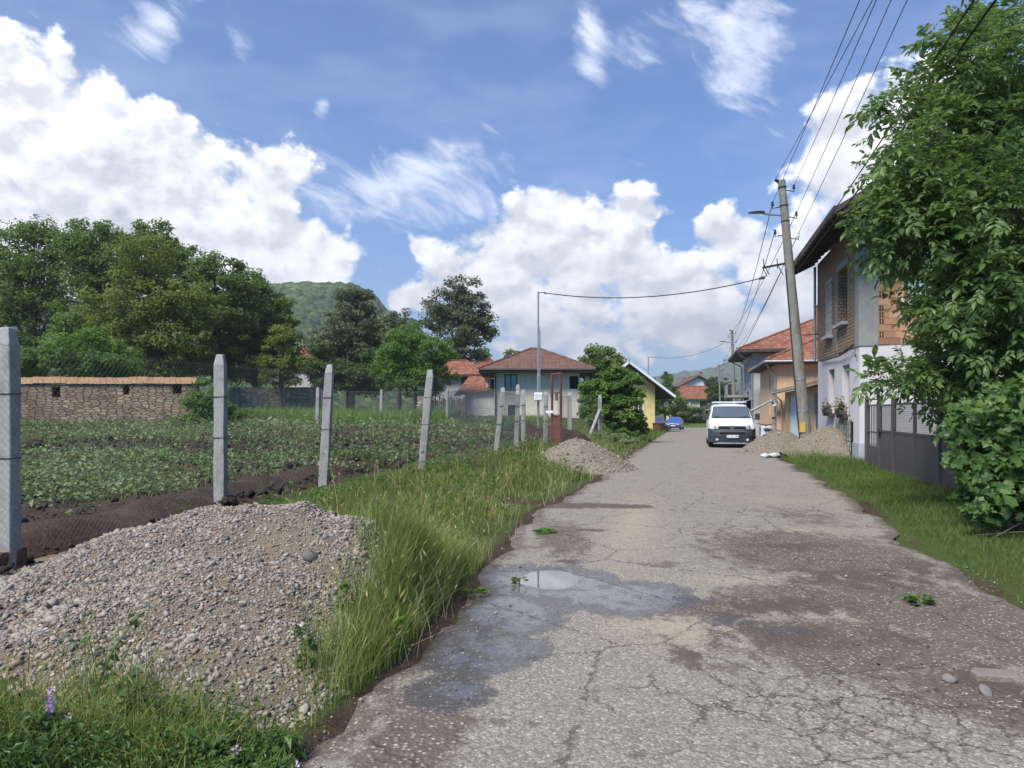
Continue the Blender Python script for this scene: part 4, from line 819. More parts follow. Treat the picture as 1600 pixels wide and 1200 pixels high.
# flowering mallow plants in the left foreground
def petal_ring(mb,c,nrm,r,k=5,m=0):
    c=Vector(c); n_=Vector(nrm).normalized(); u=n_.orthogonal().normalized(); w=n_.cross(u)
    for i in range(k):
        a=2*math.pi*i/k; d=u*math.cos(a)+w*math.sin(a); s=-u*math.sin(a)+w*math.cos(a)
        mb.face([c+d*r*.08,c+d*r*.55+s*r*.2+n_*r*.12,c+d*r+s*r*.27+n_*r*.3,c+d*r*.86+n_*r*.26,c+d*r-s*r*.27+n_*r*.3,c+d*r*.55-s*r*.2+n_*r*.12],m)
def flower_plant(label,px,py,ptip,seed,nfl,spike=False,h=None,grp='purple mallow plants in front of the heap',yel=False):
    rng=np.random.default_rng(seed); x,y=G(px,py); z=max(gzs(x,y),float(HA(np.array([x]),np.array([y]))[0]))
    root=thing('mallow_plant' if not yel else 'tall_weed',label,'wild flower' if not yel else 'weed',(x,y,z),0,grp); H=h
    st=MB(); LP=[];LN=[];fl=[]
    for k in range(12 if not yel else 3):
        a=rng.uniform(0,6.28); hh=H*rng.uniform(.65,1.0); ln=rng.uniform(.05,.5)*H; pts=[Vector((ln*t*t*math.cos(a),ln*t*t*math.sin(a),hh*t)) for t in (0,.3,.6,.85,1)]
        st.tube(pts,[.0035,.003,.0025,.002,.0012],5)
        for t in np.linspace(.12,.95,9 if not yel else 12):
            p=Vector((ln*t*t*math.cos(a),ln*t*t*math.sin(a),hh*t)); q=rng.uniform(0,6.28); L=.05*(1.1-t*.6); LP.append(p+Vector((math.cos(q)*L,math.sin(q)*L,.005))); LN.append((math.cos(q)*.5,math.sin(q)*.5,1))
        fl.append(pts[-1]); fl.append(pts[-2])
    st.build('stem',M['stemgreen'],root,smooth=True)
    LP=np.array(LP); leaf_mesh('leaves',LP,np.array(LN,float)+rng.normal(0,.2,(len(LP),3)),np.full(len(LP),.036 if not yel else .05)*np.exp(rng.normal(0,.3,len(LP))),np.clip(rng.normal(.4,.15,len(LP)),0,1),M['leaf_vine'],root,width=.75,rng=rng)
    for k in range(nfl):
        mb=MB()
        if spike:
            for j in range(16): petal_ring(mb,(rng.normal(0,.006),rng.normal(0,.006),.0+.007*j),(rng.normal(0,1),-1,rng.normal(0,.5)),.013,4)
        else: petal_ring(mb,(0,0,0),(rng.normal(0,.3),-.9,.7),.024)
        p=fl[k%len(fl)]; mb.build('flower',M['petal'],root,loc=p)
for (lab,px,py,seed,nf,sp,h) in [('flower spike of dense small purple blossoms near the left bottom corner',62,1190,201,2,True,.20),('single open lilac mallow flower right of the purple spike',108,1195,202,1,False,.17),
     ('small lilac mallow flower low at the bottom centre of the weeds',345,1196,203,1,False,.15),('pale lilac mallow flower by the bottom edge right of the weeds',385,1215,204,1,False,.13),('tiny mallow plant with lilac bud at the right end of the weeds',450,1225,205,1,False,.12)]:
    flower_plant(lab,px,py,None,seed,nf,sp,h)
for (lab,px,py,seed,h) in [('tall thin weed standing against the heap in the left foreground',152,1130,211,.46),('leggy weed with broad leaves right of the tallest weed',205,1150,212,.36),('single leafy weed on the right slope of the large heap',480,1075,213,.26),('thin weed sprig at the right foot of the large heap',540,1010,214,.24)]:
    flower_plant(lab,px,py,None,seed,0,False,h,'thin weeds growing on the gravel heap',True)
def rosette(label,px,py,seed,n=26,s=.09,spread=.11,mat='leaf_crop',name='weed_rosette',cat='weed',zoff=0.0):
    rng=np.random.default_rng(seed); x,y=G(px,py); root=thing(name,label,cat,(x,y,gzs(x,y)+.012))
    a=rng.uniform(0,6.28,n); r=spread*rng.uniform(.2,1,n)**.6; P=np.stack([np.cos(a)*r,np.sin(a)*r*.8,rng.uniform(.01,.06,n)],1)
    T=np.stack([np.cos(a),np.sin(a),rng.normal(0,.2,n)],1); N=np.stack([-np.cos(a)*.35,-np.sin(a)*.35,np.ones(n)],1)+rng.normal(0,.15,(n,3))
    leaf_mesh('leaves',P,N,s*np.exp(rng.normal(0,.2,n)),np.clip(rng.normal(.4,.18,n),0,1),M[mat],root,width=.5,rng=rng,tang=T)
    mb=MB(); mb.tube([(0,0,-.02),(0,0,.03)],[.008,.004],6); mb.build('stem',M['stemgreen'],root)
rosette('small green weed growing out of the gravelly road on the right',1435,945,221,34,.085,.13,'leaf_walnut')
rosette('tiny green weed in the puddle beside the open water',812,915,222,22,.06,.08,'leaf_walnut')
rosette('flat weed tuft on the asphalt left of the puddle',742,932,223,30,.07,.13,'leaf_bright')
rosette('small green tuft on the asphalt above the puddle',852,835,224,30,.09,.16,'leaf_bright')
rosette('broad leaved dock plant at the front right of the large heap',480,1050,225,12,.12,.1,'leaf_walnut','dock_plant')

rng=np.random.default_rng(230); n=1500; x=rng.uniform(-3.1,-1.0,n); y=3.25+rng.normal(0,.16,n)+.1*np.sin(x*3); k=rng.uniform(size=n)<clump(x,y,2.4,231,.3,.5); x,y=x[k],y[k]; n=len(x); L=10
hp=.09*np.exp(rng.normal(0,.4,n)); P=np.repeat(np.stack([x,y,np.maximum(gz(x,y),HA(x,y))],1),L,0); P=P+rng.normal(0,1,(n*L,3))*np.array([.03,.03,0]); P[:,2]+=np.repeat(hp,L)*rng.uniform(.1,1.2,n*L)
N=rng.normal(0,.6,(n*L,3)); N[:,2]=.9
o=leaf_mesh('weeds',P,N,.026*np.exp(rng.normal(0,.35,n*L)),np.clip(rng.normal(.4,.22,n*L),0,1),M['leaf_vine'],width=.5); tag(o,'low leafy weeds along the bottom left in front of the heap','weeds',kind='stuff')

# broad-leaved weeds and dead stalks among the verge grass
rng=np.random.default_rng(240); n=1500; x=rng.uniform(-4.4,5,n); y=4.5+rng.uniform(0,1,n)**1.5*24; k=(rng.uniform(size=n)<pv(x,y)*1.4+.25*((xl(y)-x>2.6)&(xl(y)-x<4.2)&(y>8)))&(xl(y)-x>.1)&(np.maximum(HA(x,y)-gz(x,y),0)<.02); x,y=x[k],y[k]; n=len(x); L=14
hp=.20*np.exp(rng.normal(0,.45,n)); P=np.repeat(np.stack([x,y,gz(x,y)],1),L,0); P=P+rng.normal(0,1,(n*L,3))*np.array([.07,.07,0]); P[:,2]+=np.repeat(hp,L)*rng.uniform(.1,1.25,n*L)
N=rng.normal(0,.6,(n*L,3)); N[:,2]=.9
o=leaf_mesh('verge_weeds',P,N,np.repeat(np.interp(y,[5,12,28],[.05,.065,.09]),L)*np.exp(rng.normal(0,.35,n*L)),np.clip(np.repeat(rng.normal(.4,.2,n),L)+rng.normal(0,.1,n*L),0,1),M['leaf_bright'],width=.5); tag(o,'broad leaved weeds scattered through the left verge grass','weeds',kind='stuff')
M['straw']=foliage('dead_straw',(.2,.16,.09),(.34,.28,.16),(.48,.41,.26),.2)
x,y,rng=zone(9000,-5,6,4.5,30,lambda x,y:np.clip(pv(x,y)*.8+.5*((xl(y)-x>-.05)&(xl(y)-x<.4)),0,1),241,1.5)
k=np.maximum(HA(x,y)-gz(x,y),0)<.02; x,y=x[k],y[k]
o=grass('dry_stalks',np.stack([x,y,gz(x,y)],1),.34*np.exp(rng.normal(0,.35,len(x))),np.interp(y,[4,10,30],[.004,.006,.012]),np.clip(rng.normal(.6,.35,len(x)),.05,1.3),np.clip(rng.normal(.5,.25,len(x)),0,1),M['straw'],None,rng.uniform(size=len(x))<.4); tag(o,'dry straw coloured stalks in the verge grass','dry grass',kind='stuff')

# clods on the dug soil, and grassy weeds gone wild in the plot
rng=np.random.default_rng(250); n=16000; x=rng.uniform(-16,2,n); y=5.5+rng.uniform(0,1,n)**1.4*22; f_=in_field(x,y); k=(f_>-.1)&(rng.uniform(size=n)<np.where(f_<1.6,1,.55)*(1-.8*crop_density(x,y))); x,y=x[k],y[k]; n=len(x)
zg=gz(x,y)+(fbm(x*2.4,y*2.4,4,77)-.5)*.2
o=stones('soil_clods',np.stack([x,y,zg],1),np.interp(y,[6,12,28],[.05,.07,.12])*np.exp(rng.normal(0,.5,n)),rng.uniform(0,1,n),M['soilpile'],None,rng,hi=False,sink=.15); tag(o,'dark clods of dug earth behind the wire fence','soil clods',kind='stuff')
x,y,rng=zone(60000,-26,0,10,34,lambda x,y:(in_field(x,y)>.3)*np.clip(1.0*np.exp(-((y-13.8-.03*x)/1.4)**2)*sst(-3.6,-5.5,x)*clump(x,y,.7,251,.3,.5)+.55*clump(x,y,.5,252,.52,.68)+.35*np.exp(-((in_field(x,y)-.7)/.5)**2)*clump(x,y,1.2,254,.4,.6)*(y>11),0,1),253,1.2)
zg=gz(x,y)+(fbm(x*2.4,y*2.4,4,77)-.5)*.2
o=grass('field_weeds',np.stack([x,y,zg-.01],1),np.interp(y,[10,30],[.16,.24])*np.exp(rng.normal(0,.35,len(x))),np.interp(y,[10,30],[.011,.022]),np.clip(rng.normal(.5,.25,len(x)),.05,1.2),np.clip(rng.normal(.5,.2,len(x)),0,1),M['grass_field'],None,seg=2); tag(o,'bright grassy weeds growing wild between the crop rows','field weeds',kind='stuff')
# ------------------------------------------------------------------ buildings
RZ=-math.atan(.237); UX=Vector((math.cos(RZ),math.sin(RZ),0)); UY=Vector((-math.sin(RZ),math.cos(RZ),0))
def roadline(Y,off=0.0): return 10.34+.237*(Y-21.9)+off
def hip_roof(name,x0,x1,y0,y1,ze,zr,ridge,mats,parent,over=.6,th=.12,rl=None):
    """ridge: 'x' or 'y'; rl = ridge inset at both ends (0 = gable)"""
    a0,a1,b0,b1=x0-over,x1+over,y0-over,y1+over
    mb=MB()
    if ridge=='y':
        w=(a1-a0)/2; ins=w if rl is None else rl; p,q=((a0+a1)/2,b0+ins,zr),((a0+a1)/2,b1-ins,zr)
        c=[(a0,b0,ze),(a1,b0,ze),(a1,b1,ze),(a0,b1,ze)]
        quads=[[c[3],c[0],p,q],[c[1],c[2],q,p]]; ends=[[c[0],c[1],p],[c[2],c[3],q]]
    else:
        w=(b1-b0)/2; ins=w if rl is None else rl; p,q=(a0+ins,(b0+b1)/2,zr),(a1-ins,(b0+b1)/2,zr)
        c=[(a0,b0,ze),(a1,b0,ze),(a1,b1,ze),(a0,b1,ze)]
        quads=[[c[0],c[1],q,p],[c[2],c[3],p,q]]; ends=[[c[3],c[0],p],[c[1],c[2],q]]
    for f in quads: mb.face(f,0)
    if ins>0:
        for f in ends: mb.face(f,0)
    dz=Vector((0,0,-th)); low=[Vector(k)+dz for k in c]
    if ins>0:
        for k in range(4): mb.face([low[k],low[(k+1)%4],c[(k+1)%4],c[k]],1)
        mb.face(low[::-1],1)
    else:
        P,Q=Vector(p)+dz,Vector(q)+dz
        if ridge=='y':
            mb.face([low[0],low[3],Q,P],1); mb.face([low[2],low[1],P,Q],1)
            for f in ([c[0],low[0],P,p],[low[1],c[1],p,P],[c[2],low[2],Q,q],[low[3],c[3],q,Q]): mb.face(f,1)
            mb.face([low[0],c[0],c[3],low[3]],1); mb.face([c[1],low[1],low[2],c[2]],1)
        else:
            mb.face([low[1],low[0],P,Q],1); mb.face([low[3],low[2],Q,P],1)
            for f in ([c[0],low[0],P,p],[c[3],low[3],P,p],[c[1],low[1],Q,q],[c[2],low[2],Q,q]): mb.face(f,1)
            mb.face([low[0],low[1],c[1],c[0]],1); mb.face([low[2],low[3],c[3],c[2]],1)
    o=mb.build(name,mats,parent)
    rb=MB(); rb.tube([Vector(p)+Vector((0,0,.02)),Vector(q)+Vector((0,0,.02))],.11,6)
    if ins>0:
        for k,e in zip(range(4),(p,p,q,q) if ridge=='x' else (p,p,q,q)):
            cc=c[[0,3,1,2][k]] if ridge=='x' else c[[0,1,2,3][k]]
            rb.tube([Vector(cc)+Vector((0,0,.02)),Vector(e)+Vector((0,0,.02))],.09,6)
    rb.build('ridge_tiles',mats[0],o); return o
def window(parent,o,u,n,a,b,z0,z1,rev=.16,frame='wood_brown',glass='glass',fw=.06,mull=1,trans=0,sill=None,curtain=False,label=None):
    """frame + pane set back in a wall opening; parent coordinates"""
    o=Vector(o);u=Vector(u);n=Vector(n); c=lambda s,z,d: o+u*s+Vector((0,0,z))-n*d
    mb=MB(); d=rev*.75; Z=Vector((0,0,1))
    for (s0,s1,q0,q1) in [(a,a+fw,z0,z1),(b-fw,b,z0,z1),(a+fw,b-fw,z0,z0+fw),(a+fw,b-fw,z1-fw,z1)]+[(a+(b-a)*(k+1)/(mull+1)-fw*.4,a+(b-a)*(k+1)/(mull+1)+fw*.4,z0+fw,z1-fw) for k in range(mull)]:
        mb.obox(c((s0+s1)/2,(q0+q1)/2,d),u*((s1-s0)/2),n*.03,Z*((q1-q0)/2))
    w=mb.build('window',M[frame],parent)
    if label: w['label']=label
    g=MB(); P=[c(a+fw*.5,z0+fw*.5,d+.01),c(b-fw*.5,z0+fw*.5,d+.01),c(b-fw*.5,z1-fw*.5,d+.01),c(a+fw*.5,z1-fw*.5,d+.01)]
    if u.cross(Z).dot(n)<0: P=P[::-1]
    g.face(P); g.build('pane',M[glass],w)
    if curtain:
        k=MB(); ns=14
        for i in range(ns):
            s0=a+fw+(b-a-2*fw)*i/ns; s1=a+fw+(b-a-2*fw)*(i+1)/ns; q=.02*(i%2); q2=.02*((i+1)%2)
            k.face([c(s0,z0+fw,d-.035-q),c(s1,z0+fw,d-.035-q2),c(s1,z1-fw,d-.035-q2),c(s0,z1-fw,d-.035-q)])
        k.build('curtain',M['curtain'],w)
    if sill:
        sb=MB(); sb.obox(c((a+b)/2,z0-.05,-.06),u*((b-a)/2+.1),n*.12,Z*.05); sb.build('sill',M[sill],w)
    return w
X0=Vector((0,0,0)); EX=Vector((1,0,0)); EY=Vector((0,1,0)); NX=Vector((-1,0,0)); NY=Vector((0,-1,0))

# --- brick-and-white house on the right
B=thing('brick_house','brick house on the right with white plastered ground floor and bare brick upper floor','house',(10.34,21.9,0),RZ)
W=9.0; D=7.1; H1=3.52; H2=7.3
lowS=[(1.35,2.5,1.45,3.07),(3.8,4.9,1.5,3.05)]
mb=MB(); mb.wall((0,0,.62),EY,NX,D,H1-.62,[(a,b,c-.62,d-.62) for a,b,c,d in lowS],.3,0)
lowF=[(2.4,4.0,1.35,2.25)]
mb.wall((0,0,.62),EX,NY,W,H1-.62,[(a,b,c-.62,d-.62) for a,b,c,d in lowF],.2,0)
mb.wall((W,0,.62),EY,EX,D,H1-.62); mb.wall((0,D,.62),EX,EY,W,H1-.62)
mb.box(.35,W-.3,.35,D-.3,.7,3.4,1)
mb.build('wall',[M['white_plaster'],M['dark_void']],B,bevel=0)
mb=MB(); mb.box(-.035,W,-.035,D,-.3,.62); mb.build('plinth',M['grey_plinth'],B)
mb=MB()                                                # patch of bare rubble below the windows
for k in range(9):
    y0=1.0+k*.25; mb.box(-.055-.01*(k%3),-.003,y0,y0+.25,.0,1.32+.03*((k*7)%4))
mb.build('rubble_patch',M['rubble'],B)
mb=MB(); mb.box(-.045,.0,.83,.97,0,1.25); mb.build('wall_gap',M['dark_void'],B)
# upper floor: road side in rough old brick, front in hollow bricks laid one by one
upS=[(1.65,3.0,4.45,6.25)]
mb=MB(); mb.wall((-.02,.5,H1),EY,NX,D-.5,H2-H1,[(a-.5,b-.5,c-H1,d-H1) for a,b,c,d in upS],.35,0)
mb.wall((W,0,H1),EY,EX,D,H2-H1); mb.wall((0,D,H1),EX,EY,W,H2-H1)
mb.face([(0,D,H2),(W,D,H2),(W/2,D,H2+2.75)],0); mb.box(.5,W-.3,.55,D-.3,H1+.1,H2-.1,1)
mb.build('upper_wall',[M['brick_end'],M['dark_void']],B)
mb=MB(); mb.box(-.03,.5,-.03,.497,H1-.004,H2); mb.build('column',M['concrete_col'],B)
mb=MB(); mb.box(-.045,-.019,1.35,3.3,6.27,6.47); mb.box(-.045,-.019,3.9,5.4,6.12,6.3); mb.box(-.04,-.018,3.2,3.36,H1+.1,6.25); mb.build('lintel',M['concrete_col'],B)
m,nt,b_,_=new_mat('hollow_brick'); t=attr(nt,'tint'); n=noise(nt,coord(nt),18,5,.6); col=ramp(nt,t,[(0,(.20,.085,.045)),(.4,(.36,.19,.105)),(.75,(.45,.25,.145)),(1,(.50,.33,.21))])
w1=nd(nt,'ShaderNodeTexWave',{'Vector':coord(nt),'Scale':9.0,'Distortion':.6},bands_direction='Z')
setb(nt,b_,col=mixc(nt,mrange(nt,n.outputs[0],.4,.75,0,.5),col,(.26,.12,.07)),rough=.9,nrm=bump(nt,math_(nt,'ADD',n.outputs[0],math_(nt,'MULTIPLY',w1.outputs[1],.4)),.5,.015)); M['hbrick']=m
rng=np.random.default_rng(301); mb=MB(); ch=.197; z=H1+.02; row=0
while z<H2+2.6:
    half=W/2 if z<H2 else max((H2+2.75-z)/2.75*W/2-.25,0); xs0,xs1=(.51,W-.02) if z<H2 else (W/2-half,W/2+half)
    x=xs0-( .0 if row%2 else .0); first=True
    while x<xs1-.08:
        L=.31
        if first and row%2: L=.155
        first=False; x2=min(x+L,xs1); inwin=(1.22<(x+x2)/2<2.75 and 4.62<z+ch/2<6.4)
        if not inwin:
            endb=(L<.2) or rng.uniform()<.12; yy=rng.uniform(-.012,.012); mb.box(x+.006,x2-.006,-.02+yy,.2,z+.006,z+ch-.008,0,float(np.clip(rng.normal(.55,.22),0,1)))
            if endb:
                for q in range(2):
                    for r_ in range(2):
                        hx=x+.03+q*.07; mb.box(hx,hx+.042,-.026+yy,-.018+yy,z+.025+r_*.085,z+.088+r_*.085,1)
        x=x2
    z+=ch; row+=1
bw=mb.build('brick_wall',[M['hbrick'],M['dark_void']],B)
mb=MB(); mb.box(.5,W-.05,.0,.22,H1+.01,H2,0); mb.face([(.3,.05,H2),(W-.3,.05,H2),(W/2,.05,H2+2.5)],0); mb.build('mortar_backing',M['grey_render'],B)
mb=MB(); mb.box(1.22,1.30,-.05,.0,4.6,6.42); mb.box(1.30,2.78,-.06,-.022,4.57,4.66); mb.box(2.70,2.78,-.05,0,4.66,6.42); mb.box(1.3,2.7,-.05,-.022,6.34,6.42)
w=mb.build('window_frame',M['wood_brown'],B)
mb=MB()
for k in range(14): mb.box(1.305+k*.0995,1.305+k*.0995+.092,-.04,-.024,4.665,6.335)
mb.build('shutter',M['green_shutter'],w)
# windows road side
for (a,b,c,d) in lowS: window(B,X0,EY,NX,a,b,c,d,.3,'wood_brown','glass',.05,1,curtain=True,sill='wood_dark')
window(B,X0,EX,NY,*lowF[0],.2,'white_paint','glass',.05,2,sill='white_paint',curtain=True)
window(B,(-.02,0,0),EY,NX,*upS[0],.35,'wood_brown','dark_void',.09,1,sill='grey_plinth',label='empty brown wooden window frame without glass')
mb=MB()
for k in range(9):
    for j in range(3): mb.box(-.05+.01*((k+j)%2),-.021,4.12+j*.36,4.12+j*.36+.35,4.3+k*.2,4.3+k*.2+.19)
bo=mb.build('blocked_window',M['concrete'],B); bo['label']='window opening bricked up with grey blocks'
mb=MB(); mb.box(-.2,-.02,4.0,5.3,4.15,4.27); mb.build('sill',M['grey_plinth'],bo)
rf=hip_roof('roof',0,W,-.75,D+.1,H2-.02,H2+3.2,'y',[M['tiles_grey'],M['wood_dark']],B,over=.95,th=.16,rl=0)
mb=MB()
for k in range(15):
    y=-1.6+k*.68; mb.bar((-.93,y,H2-.24),(.0,y,H2+.2),.10,.14)
mb.build('rafter',M['wood_dark'],rf)
mb=MB(); mb.box(-1.02,-.955,-1.7,D+1.05,H2-.22,H2-.0); mb.build('fascia_board',M['wood_dark'],rf)
mb=MB(); mb.tube([(-.12,D-.04,H1),(-.12,D-.04,H2-.1)],.05,8); mb.build('drainpipe',M['steel'],B)
mb=MB(); mb.tube([(0,D-.3,4.55),(-.9,D-.3,4.52)],.02,6); mb.build('wall_bracket',M['dark_iron'],B)
mb=MB(); mb.tube([(-.05,D-1,3.45),(-.10,2.5,3.40),(-.12,1.2,3.45),(-.08,.4,3.6)],.03,6); mb.tube([(-.10,2.5,3.44),(-.14,.9,3.52)],.02,6); mb.build('cable',M['cable'],B)
mb=MB(); mb.box(-.06,-.037,.26,.36,3.2,3.3); mb.build('junction_box',M['dark_iron'],B)
# flower boxes on the sills
for (a,b,zs,lab,sd,big) in [(1.35,2.5,1.45,'flower box with tall pink geraniums on the sill nearer the gate',311,1.0),(3.8,4.9,1.5,'flower box with a small dark plant on the sill nearer the pole',312,.6)]:
    p=Matrix.Translation(B.location)@Matrix.Rotation(RZ,4,'Z')@Vector((-.15,(a+b)/2,zs))
    fb=thing('flower_box',lab,'flower box',p,RZ,'flower boxes on the white house sills')
    mb=MB(); mb.box(-.09,.09,-(b-a)/2+.05,(b-a)/2-.05,.0,.15,bev=.015); mb.build('planter',M['wood_dark'],fb)
    rng=np.random.default_rng(sd); n=int(260*big); P=np.stack([rng.normal(-.02,.07,n),rng.uniform(-.45,.45,n)*np.where(rng.uniform(size=n)<.5,1,.5),.15+np.abs(rng.normal(0,.16*big,n))],1)
    leaf_mesh('leaves',P,rng.normal(0,.6,(n,3))+[-.4,-.2,.7],np.full(n,.07),rng.uniform(0,.6,n),M['leaf_dark'],fb,width=.8,rng=rng)
    for k in range(int(9*big)):
        mb=MB(); petal_ring(mb,(0,0,0),(-1,-.6,.5),.045,5); mb.build('flower',M['petal_pink'],fb,loc=(rng.normal(-.08,.05),rng.uniform(-.35,.1),.22+rng.uniform(0,.3)*big))

# --- steel gate
Gt=thing('metal_gate','dark grey steel gate with sheet lower panels and mesh above, between white house and vine','gate',(10.06,20.85,0.0),RZ)
def gy_(Y): return (Y-20.85)*1.0277
mb=MB(); ya,yb=gy_(20.85),gy_(19.5)
for k in range(7): y=ya+(yb-ya)*(k+.5)/7; mb.box(-.012,.012,y-.014,y+.014,.05,1.72)
for zz_ in (.12,1.0,1.74,1.9): mb.box(-.019,.019,yb,ya,zz_-.02,zz_+.02)
mb.box(-.004,.004,yb,ya,.05,.62); mb.build('picket_panel',M['gate_grey'],Gt)
def leaf_(y1,y0,ztop,nm):
    mb=MB(); mb.box(-.024,.024,y1-.05,y1,.06,ztop); mb.box(-.024,.024,y0,y0+.05,.06,ztop)
    for zz_ in (.085,1.06,ztop-.025): mb.box(-.022,.022,y0+.05,y1-.05,zz_-.025,zz_+.025)
    o=mb.build(nm,M['gate_grey'],Gt); s=MB(); s.box(-.008,.008,y0+.05,y1-.05,.11,1.035); s.build('sheet_panel',M['gate_grey'],o)
    w=MB(); k=y0+.09
    while k<y1-.06: w.box(-.003,.003,k-.0022,k+.0022,1.085,ztop-.05); k+=.05
    zz_=1.12
    while zz_<ztop-.05: w.box(-.0025,.0035,y0+.05,y1-.05,zz_-.0022,zz_+.0022); zz_+=.05
    w.build('wire_mesh',M['dark_iron'],o); return o
dl=leaf_(gy_(19.45),gy_(18.25),1.75,'door_leaf')
h=MB(); h.box(-.07,-.025,gy_(19.4),gy_(19.33),.98,1.1); h.tube([(-.07,gy_(19.36),1.05),(-.07,gy_(19.2),1.05)],.012,6); h.build('handle',M['dark_iron'],dl)
leaf_(gy_(18.1),gy_(16.5),1.78,'gate_leaf'); leaf_(gy_(16.48),gy_(14.9),1.78,'gate_leaf'); leaf_(gy_(14.8),gy_(13.2),1.78,'gate_leaf')
for Yp,hh in ((20.88,1.98),(19.5,1.96),(18.18,1.96),(14.85,2.0)):
    mb=MB(); y=gy_(Yp); mb.box(-.05,.05,y-.05,y+.05,-.3,hh,bev=.008); mb.build('post',M['gate_grey'],Gt)
mb=MB(); mb.box(-.09,.09,gy_(20.8),gy_(13.2),-.2,.045); mb.build('kerb_strip',M['concrete_col'],Gt)

# --- garage lean-to, orange house, grey house
Gr=thing('garage','low orange garage with pale double doors and flat sloping roof behind the wooden pole','garage',(roadline(30.2,.35),30.2,-.02),RZ)
L=11.2; HG=2.62; op=[(3.1,9.4,.0,2.42),(.15,1.5,.0,2.35)]
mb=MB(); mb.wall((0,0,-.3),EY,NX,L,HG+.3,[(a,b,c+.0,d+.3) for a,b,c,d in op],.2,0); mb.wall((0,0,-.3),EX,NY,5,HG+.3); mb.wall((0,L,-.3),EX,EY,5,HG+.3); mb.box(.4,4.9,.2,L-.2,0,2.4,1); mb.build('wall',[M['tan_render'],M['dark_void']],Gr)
mb=MB()
for k in range(4):
    y0=3.12+k*1.565; mb.box(.06,.11,y0,y0+1.55,.05,2.4)
    for r_ in range(6): mb.box(.045,.06,y0+.1+r_*.24,y0+.1+r_*.24+.1,.1,2.35)
gd=mb.build('garage_door',M['white_paint'],Gr)
mb=MB(); mb.tube([(.03,6.2,1.0),(.03,6.2,1.2)],.02,6); mb.build('handle',M['dark_iron'],gd)
mb=MB(); mb.box(.07,.12,.16,1.49,0,2.34); d_=mb.build('side_door',noisy('blue_grey_door',(.10,.125,.17),(.14,.165,.21),4,.6,.1,40),Gr); d_['label']='blue grey narrow door at the near end'
mb=MB()                                                     # roof slab rising away from the road, boarded front
mb.face([(-.55,-.3,HG+.12),(5.2,-.3,HG+1.5),(5.2,L+.3,HG+1.5),(-.55,L+.3,HG+.12)],0); mb.face([(-.55,-.3,HG-.02),(-.55,L+.3,HG-.02),(5.2,L+.3,HG+1.36),(5.2,-.3,HG+1.36)],1)
for f in ([(-.55,-.3,HG-.02),(-.55,-.3,HG+.12),(-.55,L+.3,HG+.12),(-.55,L+.3,HG-.02)],[(-.55,-.3,HG+.12),(-.55,-.3,HG-.02),(5.2,-.3,HG+1.36),(5.2,-.3,HG+1.5)],[(-.55,L+.3,HG-.02),(-.55,L+.3,HG+.12),(5.2,L+.3,HG+1.5),(5.2,L+.3,HG+1.36)]): mb.face(f,1)
mb.build('roof',[M['tiles_old'],M['wood_plank']],Gr)
mb=MB(); mb.tube([(-.62,-.3,HG+.0),(-.62,L+.3,HG-.06)],.06,8); mb.tube([(-.62,L+.1,HG-.06),(-.2,L-.1,HG-.5),(-.12,L-.1,0)],.045,8); mb.build('gutter',M['steel'],Gr)
mb=MB(); mb.face([(0,0,HG-.02),(5,0,HG-.02),(5,0,HG+1.34)],0); mb.build('gable',M['tan_render'],Gr); mb=MB(); mb.face([(0,L,HG-.02),(5,L,HG+1.34),(5,L,HG-.02)],0); mb.build('gable',M['tan_render'],Gr)

O=thing('orange_house','orange rendered house with red hipped tile roof behind the garage','house',(roadline(42,.0),42,-.18),RZ)
W=9;D=9.6;H=4.55
mb=MB(); op=[(3.2,3.9,1.5,4.0)]; mb.wall((0,0,-.4),EY,NX,D,H+.4,[(a,b,c+.4,d+.4) for a,b,c,d in op],.15); mb.wall((0,0,-.4),EX,NY,W,H+.4); mb.wall((W,0,-.4),EY,EX,D,H+.4); mb.wall((0,D,-.4),EX,EY,W,H+.4); mb.build('wall',M['orange_render'],O)
mb=MB(); mb.box(-.05,W,-.05,D,-.4,.62); mb.build('plinth',noisy('dark_brown_plinth',(.06,.04,.038),(.09,.06,.055),5,.9,.2,40),O)
window(O,X0,EY,NX,*op[0],.15,'white_paint','curtain',.07,0)
rf=hip_roof('roof',0,W,0,D,H+.05,H+2.35,'y',[M['tiles_red'],M['wood_dark']],O,over=.7,th=.2)
mb=MB(); mb.box(W*.42,W*.42+.7,D*.40,D*.40+.5,H+1.5,H+2.95); mb.box(W*.42-.07,W*.42+.77,D*.40-.07,D*.40+.57,H+2.95,H+3.05); mb.build('chimney',M['brick_old'],rf)
mb=MB(); mb.tube([(-.72,-.7,H-.02),(-.72,D+.7,H-.05)],.07,8); mb.tube([(-.7,-.72,H-.02),(W+.7,-.72,H-.02)],.07,8); mb.tube([(-.7,-.6,H-.05),(-.4,-.3,H-.45),(-.1,-.08,H-.6),(-.1,-.08,.1)],.05,8); mb.build('gutter',M['steel'],O)
mb=MB(); mb.tube([(2.8,-.08,H-.2),(2.85,-.08,2.6)],.03,6); mb.tube([(5.8,-.7,H-.1),(4.9,-.12,H-.8),(4.8,-.1,2.4)],.035,6); mb.build('drainpipe',M['dark_iron'],O)
SD=thing('satellite_dish','grey satellite dish with arm on the far end of the garage','satellite dish',Vector((roadline(41.6,-.15),41.6,2.0)),RZ)
